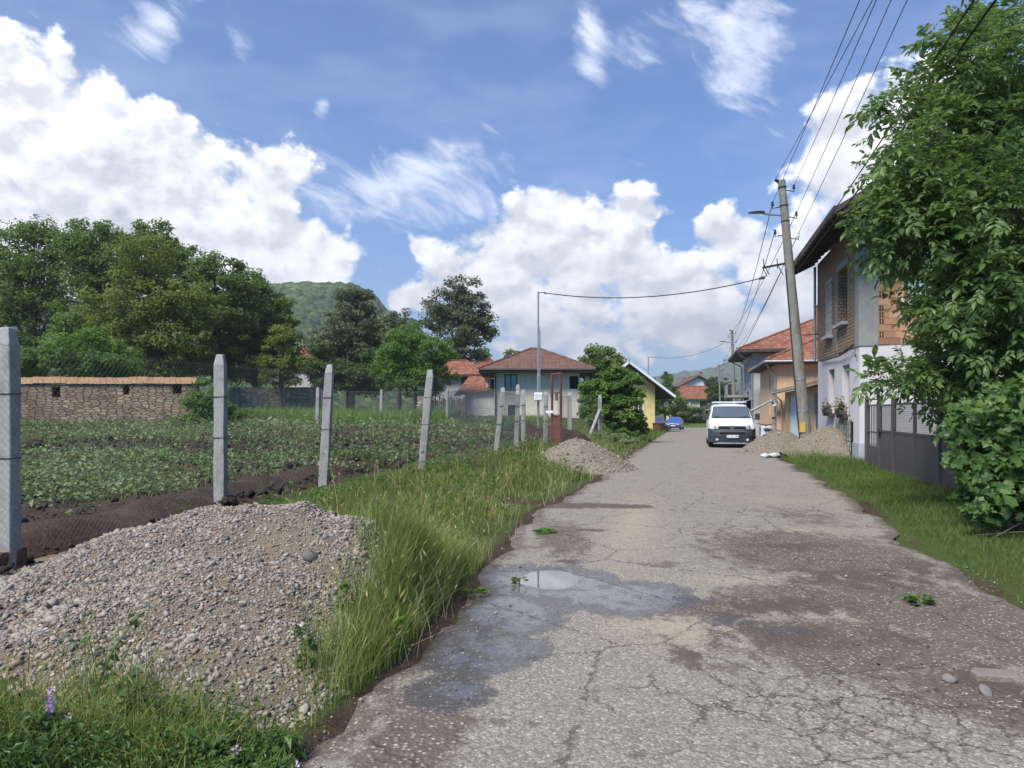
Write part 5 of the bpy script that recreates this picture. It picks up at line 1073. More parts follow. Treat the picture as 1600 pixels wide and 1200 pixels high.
def dish(parent,r,dirx,mat='pale_render'):
    mb=MB(); n=18; d=Vector(dirx).normalized(); u=d.orthogonal().normalized(); w=d.cross(u); rings=[]
    for q in range(5):
        a=q/4; rings.append([d*(a*a*r*.3)+(u*math.cos(6.2832*k/n)+w*math.sin(6.2832*k/n))*r*max(a,.02) for k in range(n)])
    mb.loft(rings,cap=False); rings2=[[p-d*.03 for p in rr] for rr in rings]; mb.loft([rr[::-1] for rr in rings2],cap=False); mb.build('dish',M[mat],parent,smooth=True)
    mb=MB(); mb.tube([-w*r*.9+d*r*.3,d*r*1.0-w*.15],.02,5); mb.obox(d*r*1.0-w*.15,u*.04,w*.06,d*.06); mb.tube([(0,0,0),-d*.3],.03,6); mb.build('receiver_arm',M['steel'],parent)
dish(SD,.19,(-.5,-.85,.25))
LA=thing('lamp_arm','pale blue grey pipe arm slanting up to the garage roof corner','pipe',Vector((roadline(41.5,-.35),41.5,2.1)),RZ)
mb=MB(); mb.tube([(0,0,.05),(-.5,.6,-.25),(-1.1,1.4,-.62)],[.05,.06,.08],8); mb.build('tube',noisy('blue_grey_pipe',(.3,.36,.42),(.38,.43,.48),6,.5,.1),LA); mb=MB(); mb.obox((-1.15,1.45,-.66),(.1,0,0),(0,.14,0),(0,0,.07)); mb.build('end_cap',M['steel'],LA)

Hh=thing('grey_house','grey two storey house with red hipped roof, balcony and brick chimney beyond the orange house','house',(roadline(53.2,-.3),53.2,-.3),RZ)
W=9.5;D=9.5;H=6.25
op=[(1.6,2.7,3.9,5.5),(4.2,5.3,3.4,5.6),(6.6,7.6,3.9,5.5),(1.5,2.6,.9,2.3),(4.4,5.4,.2,2.4)]
mb=MB(); mb.wall((0,0,-.5),EY,NX,D,H+.5,[(a,b,c+.5,d+.5) for a,b,c,d in op],.18); mb.wall((0,0,-.5),EX,NY,W,H+.5); mb.wall((W,0,-.5),EY,EX,D,H+.5); mb.wall((0,D,-.5),EX,EY,W,H+.5); mb.build('wall',M['pale_render'],Hh)
for k,q in enumerate(op): window(Hh,X0,EY,NX,*q,.18,'white_paint' if k!=4 else 'wood_brown','glass',.08,1,sill='grey_plinth')
rf=hip_roof('roof',0,W,0,D,H+.0,H+2.6,'y',[M['tiles_red'],M['wood_dark']],Hh,over=1.15,th=.22)
mb=MB(); mb.box(W*.46,W*.46+.6,.9,1.45,H+1.6,H+2.9); mb.box(W*.46-.02,W*.46+.12,.9,1.45,H+2.9,H+3.15); mb.box(W*.46+.48,W*.46+.62,.9,1.45,H+2.9,H+3.15); mb.box(W*.46-.08,W*.46+.68,.82,1.53,H+3.15,H+3.23); mb.build('chimney',M['brick_old'],rf)
bl=MB(); bl.box(-1.6,0.0,4.0,9.2,2.9,3.08); bo=bl.build('balcony',M['concrete_col'],Hh)
mb=MB()
for k in range(22): mb.tube([(-1.55,4.05+k*.24,3.08),(-1.55,4.05+k*.24,3.95)],.02,4)
for k in range(7): mb.tube([(-1.55+k*.24,4.05,3.08),(-1.55+k*.24,4.05,3.95)],.02,4)
mb.tube([(-1.55,4.05,3.97),(-1.55,9.15,3.97)],.03,5); mb.tube([(-1.55,4.05,3.97),(0,4.05,3.97)],.03,5); mb.box(-1.585,-1.56,6.2,7.6,3.1,3.9); mb.build('railing',M['steel'],bo)
mb=MB(); mb.tube([(-1.2,-1.0,H-.05),(-.9,-.8,H-.5),(-.12,-.1,H-.7),(-.12,-.1,0)],.06,8); mb.tube([(-1.2,-1.2,H-.02),(-1.2,D+1.1,H-.02)],.07,8); mb.tube([(-1.2,D+.9,H-.05),(-.15,D-.1,H-.7),(-.15,D-.1,0)],.06,8); mb.build('gutter',M['steel'],Hh)
for k in range(5):
    mb=MB(); mb.obox((-.25,2.0+k*1.3,H-.5-.1*(k%2)),(.14,0,0),(0,.14,0),(0,0,.09)); mb.build('eave_lamp',M['white_paint'],Hh)
Sh=thing('lean_to_shed','ramshackle dark shed with patched sheet roof in front of the grey house','shed',(roadline(54.5,-3.0),54.5,-.32),RZ)
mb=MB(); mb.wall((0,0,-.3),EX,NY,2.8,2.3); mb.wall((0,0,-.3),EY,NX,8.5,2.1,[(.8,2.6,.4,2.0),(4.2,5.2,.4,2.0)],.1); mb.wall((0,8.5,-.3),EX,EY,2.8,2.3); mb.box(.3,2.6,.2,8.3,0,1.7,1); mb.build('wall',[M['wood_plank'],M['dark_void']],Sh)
mb=MB(); rng=np.random.default_rng(330)
for k in range(7):
    y0=-.5+k*1.35; a=rng.uniform(-.1,.1); mb.face([(-.6,y0,1.85+a),(3.2,y0,2.75+a),(3.2,y0+1.45,2.78+a),(-.6,y0+1.45,1.9+a)],k%2); mb.face([(-.6,y0,1.80+a),(-.6,y0+1.45,1.85+a),(3.2,y0+1.45,2.73+a),(3.2,y0,2.7+a)],1)
mb.build('roof',[noisy('grey_sheet_roof',(.2,.2,.21),(.3,.3,.31),5,.6,.2,20,stain=(.14,.1,.08)),M['wood_dark']],Sh)
mb=MB()
for y in (0,2.8,5.6,8.4): mb.bar((-.4,y,-.3),(-.4,y,1.85),.1,.1)
mb.bar((-.5,-.4,1.75),(3.0,-.4,.95),.08,.12); mb.build('beam',M['wood_dark'],Sh)
Pq=thing('plank_stack','low stack of grey planks on the pavement by the orange house','planks',(roadline(38.2,-1.3),38.2,-.08),RZ)
for k in range(4):
    mb=MB(); mb.box(-.5-.05*k,.55,-1.4+.1*k,1.4,.02+k*.09,.1+k*.09); mb.build('plank',M['wood_plank'],Pq)
# scooter-like machine partly hidden by the pole
Sc=thing('motor_scooter','black and white motor scooter half hidden behind the wooden pole','scooter',(10.25,29.6,.0),R(75))
mb=MB(); mb.loft([[(y,x*s,z) for x,z in ((-.12,.35),(.12,.35),(.16,.6),(.1,.78),(-.1,.78),(-.16,.6))] for y,s in ((-.5,.6),(-.2,1),(.15,.9))]); mb.box(.1,.6,-.13,.13,.28,.36); mb.loft([[(.55+a,x,z) for x in (-.2,.2)]+[(.60+a,x,z) for x in (.2,-.2)] for z,a in ((.3,0),(.7,-.06),(.95,-.12))]); mb.build('body',M['white_paint'],Sc,smooth=False,bevel=.02)
for yy in (-.45,.68):
    mb=MB(); mb.tube([(yy,-.06,.26),(yy,.06,.26)],.26,16); wh=mb.build('wheel',M['cable'],Sc); mb=MB(); mb.tube([(yy,-.065,.26),(yy,.065,.26)],.13,12); mb.build('rim',M['steel'],wh)
mb=MB(); mb.tube([(.66,0,.3),(.45,0,1.0)],.035,8); mb.tube([(.42,-.34,1.05),(.46,0,1.0),(.42,.34,1.05)],.02,6); mb.tube([(.44,-.25,1.03),(.5,-.3,1.25)],.01,5); mb.tube([(.44,.25,1.03),(.5,.3,1.25)],.01,5); mb.obox((.5,-.3,1.28),(.01,0,0),(0,.07,0),(0,0,.05)); mb.obox((.5,.3,1.28),(.01,0,0),(0,.07,0),(0,0,.05)); mb.build('handlebar',M['cable'],Sc)
mb=MB(); mb.loft([[(y,x,z) for x,z in ((-.13,.78),(.13,.78),(.1,.88),(-.1,.88))] for y in (-.6,-.3,.1)]); mb.build('saddle',M['cable'],Sc,bevel=.03)
# white sheet roll lying between the heaps
Wr=thing('plastic_sheet','crumpled white plastic sheet rolled up on the ground left of the pole','plastic sheet',(9.2,25.0,.03),R(35))
mb=MB(); rng=np.random.default_rng(340); rings=[]
for k in range(16):
    x=-1.1+k*.15; r=.075+.018*math.sin(k*1.9)+.014*rng.normal(); rings.append([(x,max(min(r,.2),.05)*math.cos(a)*(1.2+.2*rng.normal()),.06+max(r,.04)*math.sin(a)*.8+.016*rng.normal()) for a in [6.2832*j/10 for j in range(10)]])
mb.loft(rings); mb.build('sheet',M['plastic_white'],Wr,smooth=True)

# --- grey hipped house across the plot
x0,x1=-1.35,5.05; zb=.8; Hy=55.
A=thing('grey_cement_house','small grey cement house with brown hipped roof at the back of the plot','house',((x0+x1)/2,Hy,zb))
W=x1-x0; ox=-W/2; D=8.; H=3.75
op=[(.78,1.75,2.25,3.5),(1.05,1.92,.38,1.22)]
mb=MB(); mb.wall((ox,0,-.6),EX,NY,W,H+.6,[(a,b,c+.6,d+.6) for a,b,c,d in op],.2); mb.wall((ox,0,-.6),EY,NX,D,H+.6); mb.wall((-ox,0,-.6),EY,EX,D,H+.6); mb.wall((ox,D,-.6),EX,EY,W,H+.6); mb.build('wall',M['grey_render'],A)
window(A,(ox,0,0),EX,NY,*op[0],.2,'wood_brown','glass',.1,1,label='upper window with brown wooden frame'); window(A,(ox,0,0),EX,NY,*op[1],.2,'dark_iron','dark_void',.05,3,label='dark barred cellar window')
mb=MB(); mb.box(ox+1.0,ox+1.97,-.02,-.002,.3,.372); mb.box(ox+.99,ox+1.045,-.02,-.002,.372,1.28); mb.box(ox+1.925,ox+1.98,-.02,-.002,.372,1.28); mb.box(ox+1.045,ox+1.925,-.02,-.002,1.225,1.28); mb.build('window_surround',M['white_render'],A)
hip_roof('roof',ox,-ox,0,D,H+.1,H+1.98,'x',[M['tiles_brown'],M['wood_dark']],A,over=1.1,th=.26,rl=(W+2.2)*.46)
mb=MB(); mb.tube([(ox+.12,-.09,H-.3),(ox+.12,-.09,.3)],.05,8); mb.tube([(ox-1.1,-1.14,H+.02),(-ox+1.1,-1.14,H+.02)],.06,8); mb.tube([(ox+.12,-.09,H-.3),(ox-.6,-1.0,H-.05)],.05,8); mb.build('gutter',M['dark_iron'],A)
mb=MB(); mb.box(ox,-ox,-.06,.0,-.6,.02); mb.build('plinth',noisy('brown_plinth',(.22,.15,.11),(.3,.2,.15),5,.9,.2,40),A)
mb=MB(); mb.box(-ox-.75,-ox-.1,-.012,-.002,2.4,3.35); mb.build('gallery_opening',M['dark_void'],A)
mb=MB()
for q in (-ox+.35,-ox+.85): mb.bar((q,-.2,-.1),(q,-.2,H),.12,.12)
mb.box(-ox+.0,-ox+1.0,-.3,4,2.0,2.15); mb.build('porch_post',M['wood_dark'],A)

# outbuilding and red roofed houses left of it
Ob=thing('outbuilding','low whitewashed outbuilding with red lean-to roof and white chimney touching the grey house','outbuilding',(-2.9,60,1.05))
mb=MB(); pts=[(-1.0,.9),(-.85,.25),(-.3,0.),(1.6,-.1)]
for a,b_ in zip(pts,pts[1:]): mb.face([(a[0],a[1],-.3),(b_[0],b_[1],-.3),(b_[0],b_[1],1.95+.12*b_[0]),(a[0],a[1],1.95+.12*a[0])])
mb.face([(-1.0,5,-.3),(-1.0,.9,-.3),(-1.0,.9,1.83),(-1.0,5,1.83)]); mb.face([(1.6,-.1,-.3),(1.6,5,-.3),(1.6,5,2.14),(1.6,-.1,2.14)]); mb.face([(1.6,5,-.3),(-1.0,5,-.3),(-1.0,5,1.83),(1.6,5,2.14)]); mb.build('wall',M['white_render'],Ob)
mb=MB(); mb.face([(-1.8,-.2,1.78),(1.75,-.5,2.26),(1.75,5,3.55),(-.9,5,3.55)],0); mb.face([(-1.8,-.2,1.70),(-.9,5,3.45),(1.75,5,3.45),(1.75,-.5,2.14)],1); mb.face([(-1.8,-.2,1.70),(1.75,-.5,2.14),(1.75,-.5,2.26),(-1.8,-.2,1.78)],1); mb.face([(-.9,5,3.45),(-1.8,-.2,1.70),(-1.8,-.2,1.78),(-.9,5,3.55)],1); mb.build('roof',[M['tiles_red'],M['wood_dark']],Ob)
mb=MB(); mb.box(.75,1.12,1.2,1.6,2.2,3.5); mb.box(.7,1.17,1.15,1.65,3.5,3.56); ch=mb.build('chimney',M['white_render'],Ob); mb=MB(); mb.tube([(.93,1.4,3.56),(.93,1.4,3.8)],.1,8); mb.box(.78,1.08,1.25,1.55,3.8,3.88); mb.build('chimney_cowl',M['dark_iron'],ch)
def simple_house(name,label,cxp,Y,base,W,D,H,rh,wallm,roofm,ridge='x',over=.5,rl=None,rz=0,wins=(),cat='house'):
    c=at(cxp,600,Y); h=thing(name,label,cat,(c.x,Y,base),rz); ox=-W/2
    mb=MB(); mb.wall((ox,0,-1),EX,NY,W,H+1,[(a,b,c_+1,d+1) for a,b,c_,d,*_ in wins],.2); mb.wall((ox,0,-1),EY,NX,D,H+1); mb.wall((-ox,0,-1),EY,EX,D,H+1); mb.wall((ox,D,-1),EX,EY,W,H+1)
    if rl==0:
        if ridge=='y':
            for yy in (0,D): mb.face([(ox,yy,H),(-ox,yy,H),(0,yy,H+rh*W/(W+2*over)-.05)])
        else:
            for xx in (ox,-ox): mb.face([(xx,0,H),(xx,D,H),(xx,D/2,H+rh*D/(D+2*over)-.05)])
    mb.build('wall',M[wallm],h)
    for q in wins: window(h,(ox,0,0),EX,NY,*q[:4],.2,q[4] if len(q)>4 else 'wood_brown','glass',.09,1)
    r=hip_roof('roof',ox,-ox,0,D,H+(0.0 if rl is None or rl>0 else -.12),H+rh,ridge,[M[roofm],M['wood_dark']],h,over=over,th=.2,rl=rl); return h,r
h,r=simple_house('red_roofed_house','house with red hipped roof and open dark loft above the outbuilding roof',708,72,1.1,5.6,6,4.0,1.55,'pale_render','tiles_red','x',.7,2.4,wins=[(3.6,5.3,2.7,3.75)])
h,r=simple_house('red_roofed_house','tall narrow house whose red roof tip peeks behind the grey house roof',757,84,1.1,2.6,5,5.2,1.7,'pale_render','tiles_red','x',.6,1.7)
h,r=simple_house('red_roofed_house','house hidden in the trees with only a bit of red roof showing',477,92,1.5,4.0,5,6.6,1.5,'pale_render','tiles_red','x',.5,1.4)
# wattle fence and ruined pier
Wf=thing('wattle_fence','brown woven wattle fence between the fruit tree and the outbuilding','fence',(-4.9,58.5,1.05))
mb=MB(); rng=np.random.default_rng(350)
for k in range(46): x=-2.0+k*.07; mb.bar((x,rng.uniform(-.03,.03),-.2),(x+rng.uniform(-.03,.03),rng.uniform(-.03,.03),1.45+rng.uniform(-.15,.2)),.06,.02)
mb.build('wattle',noisy('wattle',(.17,.11,.065),(.27,.18,.11),10,.9,.4,30),Wf)
for k in range(6):
    mb=MB(); x=-2.4+k*.62; mb.bar((x,-.1,-.2),(x,-.1,1.75),.06,.06); mb.build('stake',M['wood_plank'],Wf)
mb=MB(); mb.box(-1.2,-.2,-.2,-.15,.78,.86); mb.build('rail',M['white_paint'],Wf)
Pi=thing('stone_pier','rough grey stone pier standing beneath the bright green fruit tree','stone pier',(-6.55,53,1.0))
mb=MB(); rng=np.random.default_rng(351); rings=[]
for k in range(7):
    z=-.2+k*.3; w=.36-.02*k; rings.append([(sx*w*rng.uniform(.85,1.1),sy*w*rng.uniform(.85,1.1),z) for sx,sy in ((-1,-1),(0,-1.1),(1,-1),(1.1,0),(1,1),(0,1.1),(-1,1),(-1.1,0))])
mb.loft(rings); mb.build('masonry',M['wallstone2'],Pi)
# stone walls
def stone_wall(label,xa,xb,Y,z0,H,mat,niches=(),cop=None,ragged=.05,seed=1,T=.5):
    c=((xa+xb)/2,Y,z0); w=thing('stone_wall',label,'stone wall',c); L=xb-xa; rng=np.random.default_rng(seed)
    mb=MB(); mb.wall((-L/2,0,-.4),EX,NY,L,H+.4,[(a,b,c_+.4,d+.4) for a,b,c_,d in niches],.3)
    xs=np.linspace(-L/2,L/2,int(L/.35)); tops=H+ragged*rng.uniform(-.3,1,len(xs))
    for k in range(len(xs)-1): mb.box(xs[k],xs[k+1],-.004*(k%3),T,H-.001,max(tops[k],H+.01))
    mb.wall((-L/2,0,-.4),EY,NX,T,H+.4); mb.wall((L/2,0,-.4),EY,EX,T,H+.4); mb.wall((-L/2,T,-.4),EX,EY,L,H+.4); mb.build('wall',M[mat],w)
    for a,b,c_,d in niches:
        q=MB(); q.box(-L/2+a-.02,-L/2+b+.02,.28,.4,c_-.02,d+.02); q.build('niche',M['dark_void'],w)
    if cop:
        x=-L/2-.15; k=0
        while x<L/2+.1:
            q=MB(); l=min(rng.uniform(1.5,2.1),L/2+.15-x); tl=rng.uniform(-.03,.03)
            for dx in np.arange(0,l,.3):
                q.box(x+dx+.004,x+min(dx+.3,l)-.004,-.13+rng.uniform(-.012,.012),T+.1,H+.05+tl+rng.uniform(-.01,.01),H+.40+tl+rng.uniform(-.025,.025))
            q.build('coping_stone',M['coping'],w); x+=l+.01; k+=1
    return w
stone_wall('long field stone wall with orange clay coping and three dark niches at the left',-31,-17.2,40,fz(40)-.1,2.28,'wallstone',[(6.0,6.45,1.6,2.15),(9.86,10.2,1.72,2.24),(12.55,13.05,1.78,2.26)],True,.02,361)
stone_wall('plain grey field stone wall without coping behind the tall meadow grass',-22.5,-15.3,58.5,fz(58),2.3,'wallstone2',(),None,.07,362)
St=None
for k in range(6):
    x=at(466+k*2.7,0,57.6).x; s_=thing('wooden_pole','thin bleached wooden pole leaning on the grey stone wall','pole',(x,57.5,fz(57)),0,'thin poles leaning on the stone wall')
    mb=MB(); mb.tube([(0,0,-.1),(.05+.03*k,.75,1.5+.25*math.sin(k*2.1))],.025,5); mb.build('shaft',M['wood_plank'],s_)
# rubble
Rb=thing('rubble_pile','low pile of reddish broken stones and bricks in the plot','rubble',(at(385,660,40).x,40,fz(40)))
rng=np.random.default_rng(370)
for k,nm in enumerate([46]):
    P=np.stack([rng.normal(0,.75,90),rng.normal(0,.25,90),np.abs(rng.normal(.06,.08,90))],1); st=stones('stones',P,rng.uniform(.12,.34,90),np.clip(rng.normal(.75,.2,90),.4,.95),M['pebbles'],Rb,rng,hi=False)
    P=np.stack([rng.normal(0,.8,70),rng.normal(0,.3,70),np.abs(rng.normal(.05,.06,70))],1); st=stones('bricks',P,rng.uniform(.1,.25,70),rng.uniform(0,1,70),noisy('brick_rubble',(.2,.09,.06),(.3,.14,.09),8,.9,.4),Rb,rng,hi=False)
Dp=thing('soil_heap','dark heap of dug soil behind the small gravel heap','soil heap',(1.75,25.5,gzs(1.75,25.5)))
gx_=np.linspace(-2.4,2.0,50); gy2=np.linspace(-1.1,1.1,26); A_,B_=np.meshgrid(gx_,gy2); hz=.70*np.clip(1-(B_/1.0)**2,0,1)*np.clip(1-((A_+.3)/1.9)**4,0,1)*(.6+.8*fbm(A_*1.5,B_*1.5,3,371)); hz+=(fbm(A_*6,B_*6,3,372)-.5)*.16
np_obj('soil',np.stack([A_.ravel(),B_.ravel(),hz.ravel()-.22+gz(A_.ravel()+1.75,B_.ravel()+25.5)-Dp.location.z],1),grid_faces(50,26),M['soilpile'],Dp,smooth=True)
# yellow house left of the road
Yh=thing('yellow_house','yellow gabled house with white roof edge half hidden by the roadside shrub','house',(at(979,600,70).x,70,-.35),0)
W=5.4;D=9;H=4.25;ox=-W/2
op=[(3.4,4.3,1.3,2.6)]
mb=MB(); mb.wall((ox,0,-.6),EX,NY,W,H+.6,[(a,b,c+.6,d+.6) for a,b,c,d in op],.15); mb.wall((ox,0,-.6),EY,NX,D,H+.6); mb.wall((-ox,0,-.6),EY,EX,D,H+.6); mb.wall((ox,D,-.6),EX,EY,W,H+.6); mb.face([(ox,0,H),(-ox,0,H),(0,0,H+2.05)]); mb.face([(ox,D,H),(0,D,H+2.05),(-ox,D,H)]); mb.build('wall',M['yellow_render'],Yh)
window(Yh,(ox,0,0),EX,NY,*op[0],.15,'white_paint','glass',.08,1)
rf=hip_roof('roof',ox,-ox,0,D,H-1.05,H+2.2,'y',[M['tiles_old'],M['wood_dark']],Yh,over=1.6,th=.16,rl=0)
mb=MB(); a=Vector((ox-1.6,-1.63,H-1.05));b_=Vector((0,-1.63,H+2.2));c=Vector((-ox+1.6,-1.63,H-1.05)); mb.bar(a,b_,.05,.22); mb.bar(b_,c,.05,.22); mb.build('barge_board',M['white_paint'],rf)
mb=MB(); mb.box(ox+1.2,ox+1.75,.6,1.1,H+.8,H+2.6); mb.build('chimney',M['brick_old'],rf)
SD2=thing('satellite_dish','round white satellite dish on the road side of the yellow house','satellite dish',(at(1041,632,70.5).x,70.5,at(0,632,70.5).z)); dish(SD2,.28,(.25,-.95,.2),'white_render')
mb=MB(); mb.tube([(0,.15,0),(-1.9,.6,-.1)],.035,6); mb.build('mount',M['steel'],SD2)
# pale pedestal far white house
Fh,fr_=simple_house('cream_house','cream single storey house with broad red hipped roof at the end of the road',1092,150,.6,8.2,8,3.3,2.75,'cream_render','tiles_red','x',.7,2.2,wins=[(.5,1.7,.4,2.4,'dark_iron'),(4.3,5.9,.5,2.9,'wood_brown')])
mb=MB(); mb.box(2.3,3.0,3,3.6,4.6,6.6); mb.build('chimney',M['brick_old'],fr_)
mb=MB(); mb.box(-6.0,-4.1,-.3,3,-1,2.9); mb.box(-2.1,-1.75,-.25,-.02,0,3.3); mb.build('porch',M['cream_render'],Fh)
Fg,fr2=simple_house('white_gabled_house','white gabled house with two small attic windows behind the cream house',1091,163,.0,7.6,8,7.0,2.3,'white_render','tiles_brown','y',.9,0,wins=[(3.0,3.65,5.7,7.0),(4.5,5.15,5.7,7.0)])
for xx,yy,nm in ((.9,2.0,0),(-2.6,3,1)):
    mb=MB(); mb.box(xx,xx+.6,yy,yy+.5,8.2-(.9 if nm else 0),10.1-(1.2 if nm else 0)); mb.box(xx-.08,xx+.68,yy-.08,yy+.58,10.1-(1.2 if nm else 0),10.2-(1.2 if nm else 0)); mb.build('chimney',M['brick_old'],fr2)

# ------------------------------------------------------------------ plot fence
FP=[(-4.30,6.27,2.02,.0,.0),(-3.86,9.75,2.0,.0,.0),(-3.2,12.5,2.0,.11,.0),(-1.8,14.7,1.98,.17,.0),(-.42,19.0,1.72,.19,0),(.13,22.0,1.66,.05,0),(.36,22.5,1.7,-.02,0),(1.06,23.4,1.7,.02,0)]
FE=thing('chain_link_fence','chain link fence on rough square concrete posts along the left of the road','fence',(-3.0,12,gzs(-3,12)))
fo=Vector(FE.location)
def cpost(mb,x,y,H,lx,ly,w=.075):
    z0=gzs(x,y); rg=np.random.default_rng(int(abs(x*977+y*131)))
    rings=[]
    for t in (-.3,0,.25,.5,.75,.93,1.0):
        k=w*(1.0 if t<.9 else (.93 if t<.97 else .62)); cx=x+lx*max(t,0); cy=y+ly*max(t,0); j=lambda: rg.uniform(-.006,.006)
        rings.append([(cx+sx*k+j()-fo.x,cy+sy*k+j()-fo.y,z0+t*H-fo.z) for sx,sy in ((-1,-1),(1,-1),(1,1),(-1,1))])
    mb.loft(rings)
tops=[]
for i,(x,y,H,lx,ly) in enumerate(FP):
    mb=MB(); cpost(mb,x,y,H,lx,ly,.072 if i<4 else .065); p=mb.build('post',M['concrete'],FE,bevel=.012); z0=gzs(x,y); tops.append((Vector((x,y,z0+.06)),Vector((x+lx,y+ly,z0+H*.93))))
    if i in (2,3,4): p['label']='leaning concrete post'
    tw=MB()
    for t in (.45,.72): tw.box(x+lx*t-.078-fo.x,x+lx*t+.078-fo.x,y-.078-fo.y,y+.078-fo.y,z0+H*t-.004-fo.z,z0+H*t+.004-fo.z)
    tw.build('wire_tie',M['dark_iron'],p)
def mesh_span(mb,a0,a1,b0,b1,off,pitch=.075,r=.0017,lay=0.05):
    """a0/a1 foot & top at one post, b0/b1 at the other; diamonds from two families of straight wires"""
    L=(b0-a0).length; n=max(int(L/pitch),2); ratio=(a1-a0).length/L
    P=lambda s,t: (a0.lerp(b0,s)).lerp(a1.lerp(b1,s),t)-off
    k=-int(n*ratio)-1
    for fam in (1,-1):
        for q in range(-int(n*ratio)-1,n+int(n*ratio)+2):
            s0=q/n; ds=ratio*fam     # slope 45deg
            t0,t1=0.,1.
            f0,f1=s0,s0+ds
            if fam>0:
                if f0<0: t0=(0-f0)/ds
                if f1>1: t1=(1-f0)/ds
            else:
                if f0>1: t0=(1-f0)/ds
                if f1<0: t1=(0-f0)/ds
            if t1-t0<.02: continue
            sA,sB=f0+ds*t0,f0+ds*t1
            if not(-1e-6<=sA<=1+1e-6 and -1e-6<=sB<=1+1e-6): continue
            A_=P(sA,t0);B_=P(sB,t1); mb.tube([A_,(A_+B_)/2+Vector((0,0,.0)),B_],r,3,cap=False)
    for t in (.02,.48,.99): mb.tube([P(0,t),P(.5,t)+Vector((0,0,-.012)),P(1,t)],r*1.2,4,cap=False)
ext0=(Vector((-4.75,2.8,gzs(-4.75,2.8))),Vector((-4.75,2.8,gzs(-4.75,2.8)+1.9)))
seq=[ext0]+tops
nrm_off=Vector((.08,-.02,0))
for i,(p,q) in enumerate(zip(seq,seq[1:])):
    if i==6: continue
    mb=MB(); a0,a1=p; b0,b1=q; far_=(a0.y+b0.y)/2; mesh_span(mb,a0+nrm_off,a1+nrm_off,b0+nrm_off,b1+nrm_off,fo,.07 if far_<14 else .085,.0009 if far_<9 else (.0012 if far_<16 else .0018)); mb.build('wire_mesh',M['wiremesh'],FE)
# bottom boards / bricks along first bay
mb=MB(); mb.bar(Vector((-4.75,3.0,gzs(-4.75,3)+.05))-fo,Vector((-4.25,6.4,gzs(-4.25,6.4)+.05))-fo,.08,.16); mb.build('bottom_board',M['wood_brown'],FE)
F2=[(2.35,30,1.8,.0,0),(4.0,33.5,2.0,.0,0)]
FE2=thing('chain_link_fence','short run of wire fence with braced end post beyond the brown gate','fence',(2.3,28,gzs(2.3,28))); fo=Vector(FE2.location); tops2=[]
for x,y,H,lx,ly in F2:
    mb=MB(); cpost(mb,x,y,H,lx,ly,.085); mb.build('post',M['concrete'],FE2,bevel=.012); z0=gzs(x,y); tops2.append((Vector((x,y,z0+.05)),Vector((x,y,z0+H*.93))))
mb=MB(); mb.bar(Vector((3.35,32.2,gzs(3.35,32.2)-.1))-fo,Vector((3.98,33.4,gzs(4,33.4)+1.3))-fo,.13,.13); o=mb.build('brace',M['concrete'],FE2,bevel=.01); o['label']='slanting concrete brace'
mb=MB(); mesh_span(mb,*tops2[0],*tops2[1],fo,.1,.002); s0=(Vector((1.5,24.2,gzs(1.5,24.2)+.05)),Vector((1.5,24.2,gzs(1.5,24.2)+1.6))); mesh_span(mb,*s0,*tops2[0],fo,.12,.0014); mb.build('wire_mesh',M['wiremesh'],FE2)
FB=[(-10.1,38.2,2.0),(-8.72,49,2.0),(-4.05,46,2.0),(.22,31,2.0)]
FE3=thing('chain_link_fence','back fence of the plot with slim concrete posts and sagging wire mesh','fence',(-4.05,46,gzs(-4,46))); fo=Vector(FE3.location); T3=[]
for x,y,H in FB:
    mb=MB(); cpost(mb,x,y,H,.03,0,.085); mb.build('post',M['concrete'],FE3,bevel=.012); z0=gzs(x,y); T3.append((Vector((x,y,z0+.05)),Vector((x,y,z0+H*.93))))
mb=MB(); e=(Vector((-13.5,52.5,gzs(-13.5,52.5))),Vector((-13.5,52.5,gzs(-13.5,52.5)+2.0)))
for a,b_ in ((e,T3[1]),(T3[1],T3[2]),(T3[2],T3[3])): mesh_span(mb,*a,*b_,fo,.16,.006)
mb.build('wire_mesh',M['wiremesh'],FE3)
# brown sheet gate in the fence
Bg=thing('brown_gate','tall narrow rust brown steel gate frame with sheet lower half beside the gravel heap','gate',(1.24,22.6,gzs(1.24,22.6)),R(-69))
mb=MB()
for x in (-.02,.62): mb.bar((x,0,-.2),(x,0,2.35),.06,.06)
for z in (.15,1.05,2.32): mb.bar((0,0,z),(.6,0,z),.05,.05)
mb.bar((.02,-.03,1.65),(.02,-.03,2.3),.13,.04); fr=mb.build('gate_frame',M['rust_red'],Bg)
mb=MB(); mb.box(.02,.58,-.012,.012,.15,1.05); mb.build('sheet_panel',M['rust_red'],Bg)
mb=MB(); mb.box(.14,.5,-.02,.02,1.72,1.76); mb.tube([(.3,0,1.5),(.3,0,1.72)],.04,6); mb.build('latch_plate',M['rust_red'],Bg)
mb=MB(); mb.box(-.35,.2,-.07,-.05,1.12,1.2); mb.build('white_slat',M['white_paint'],Bg)
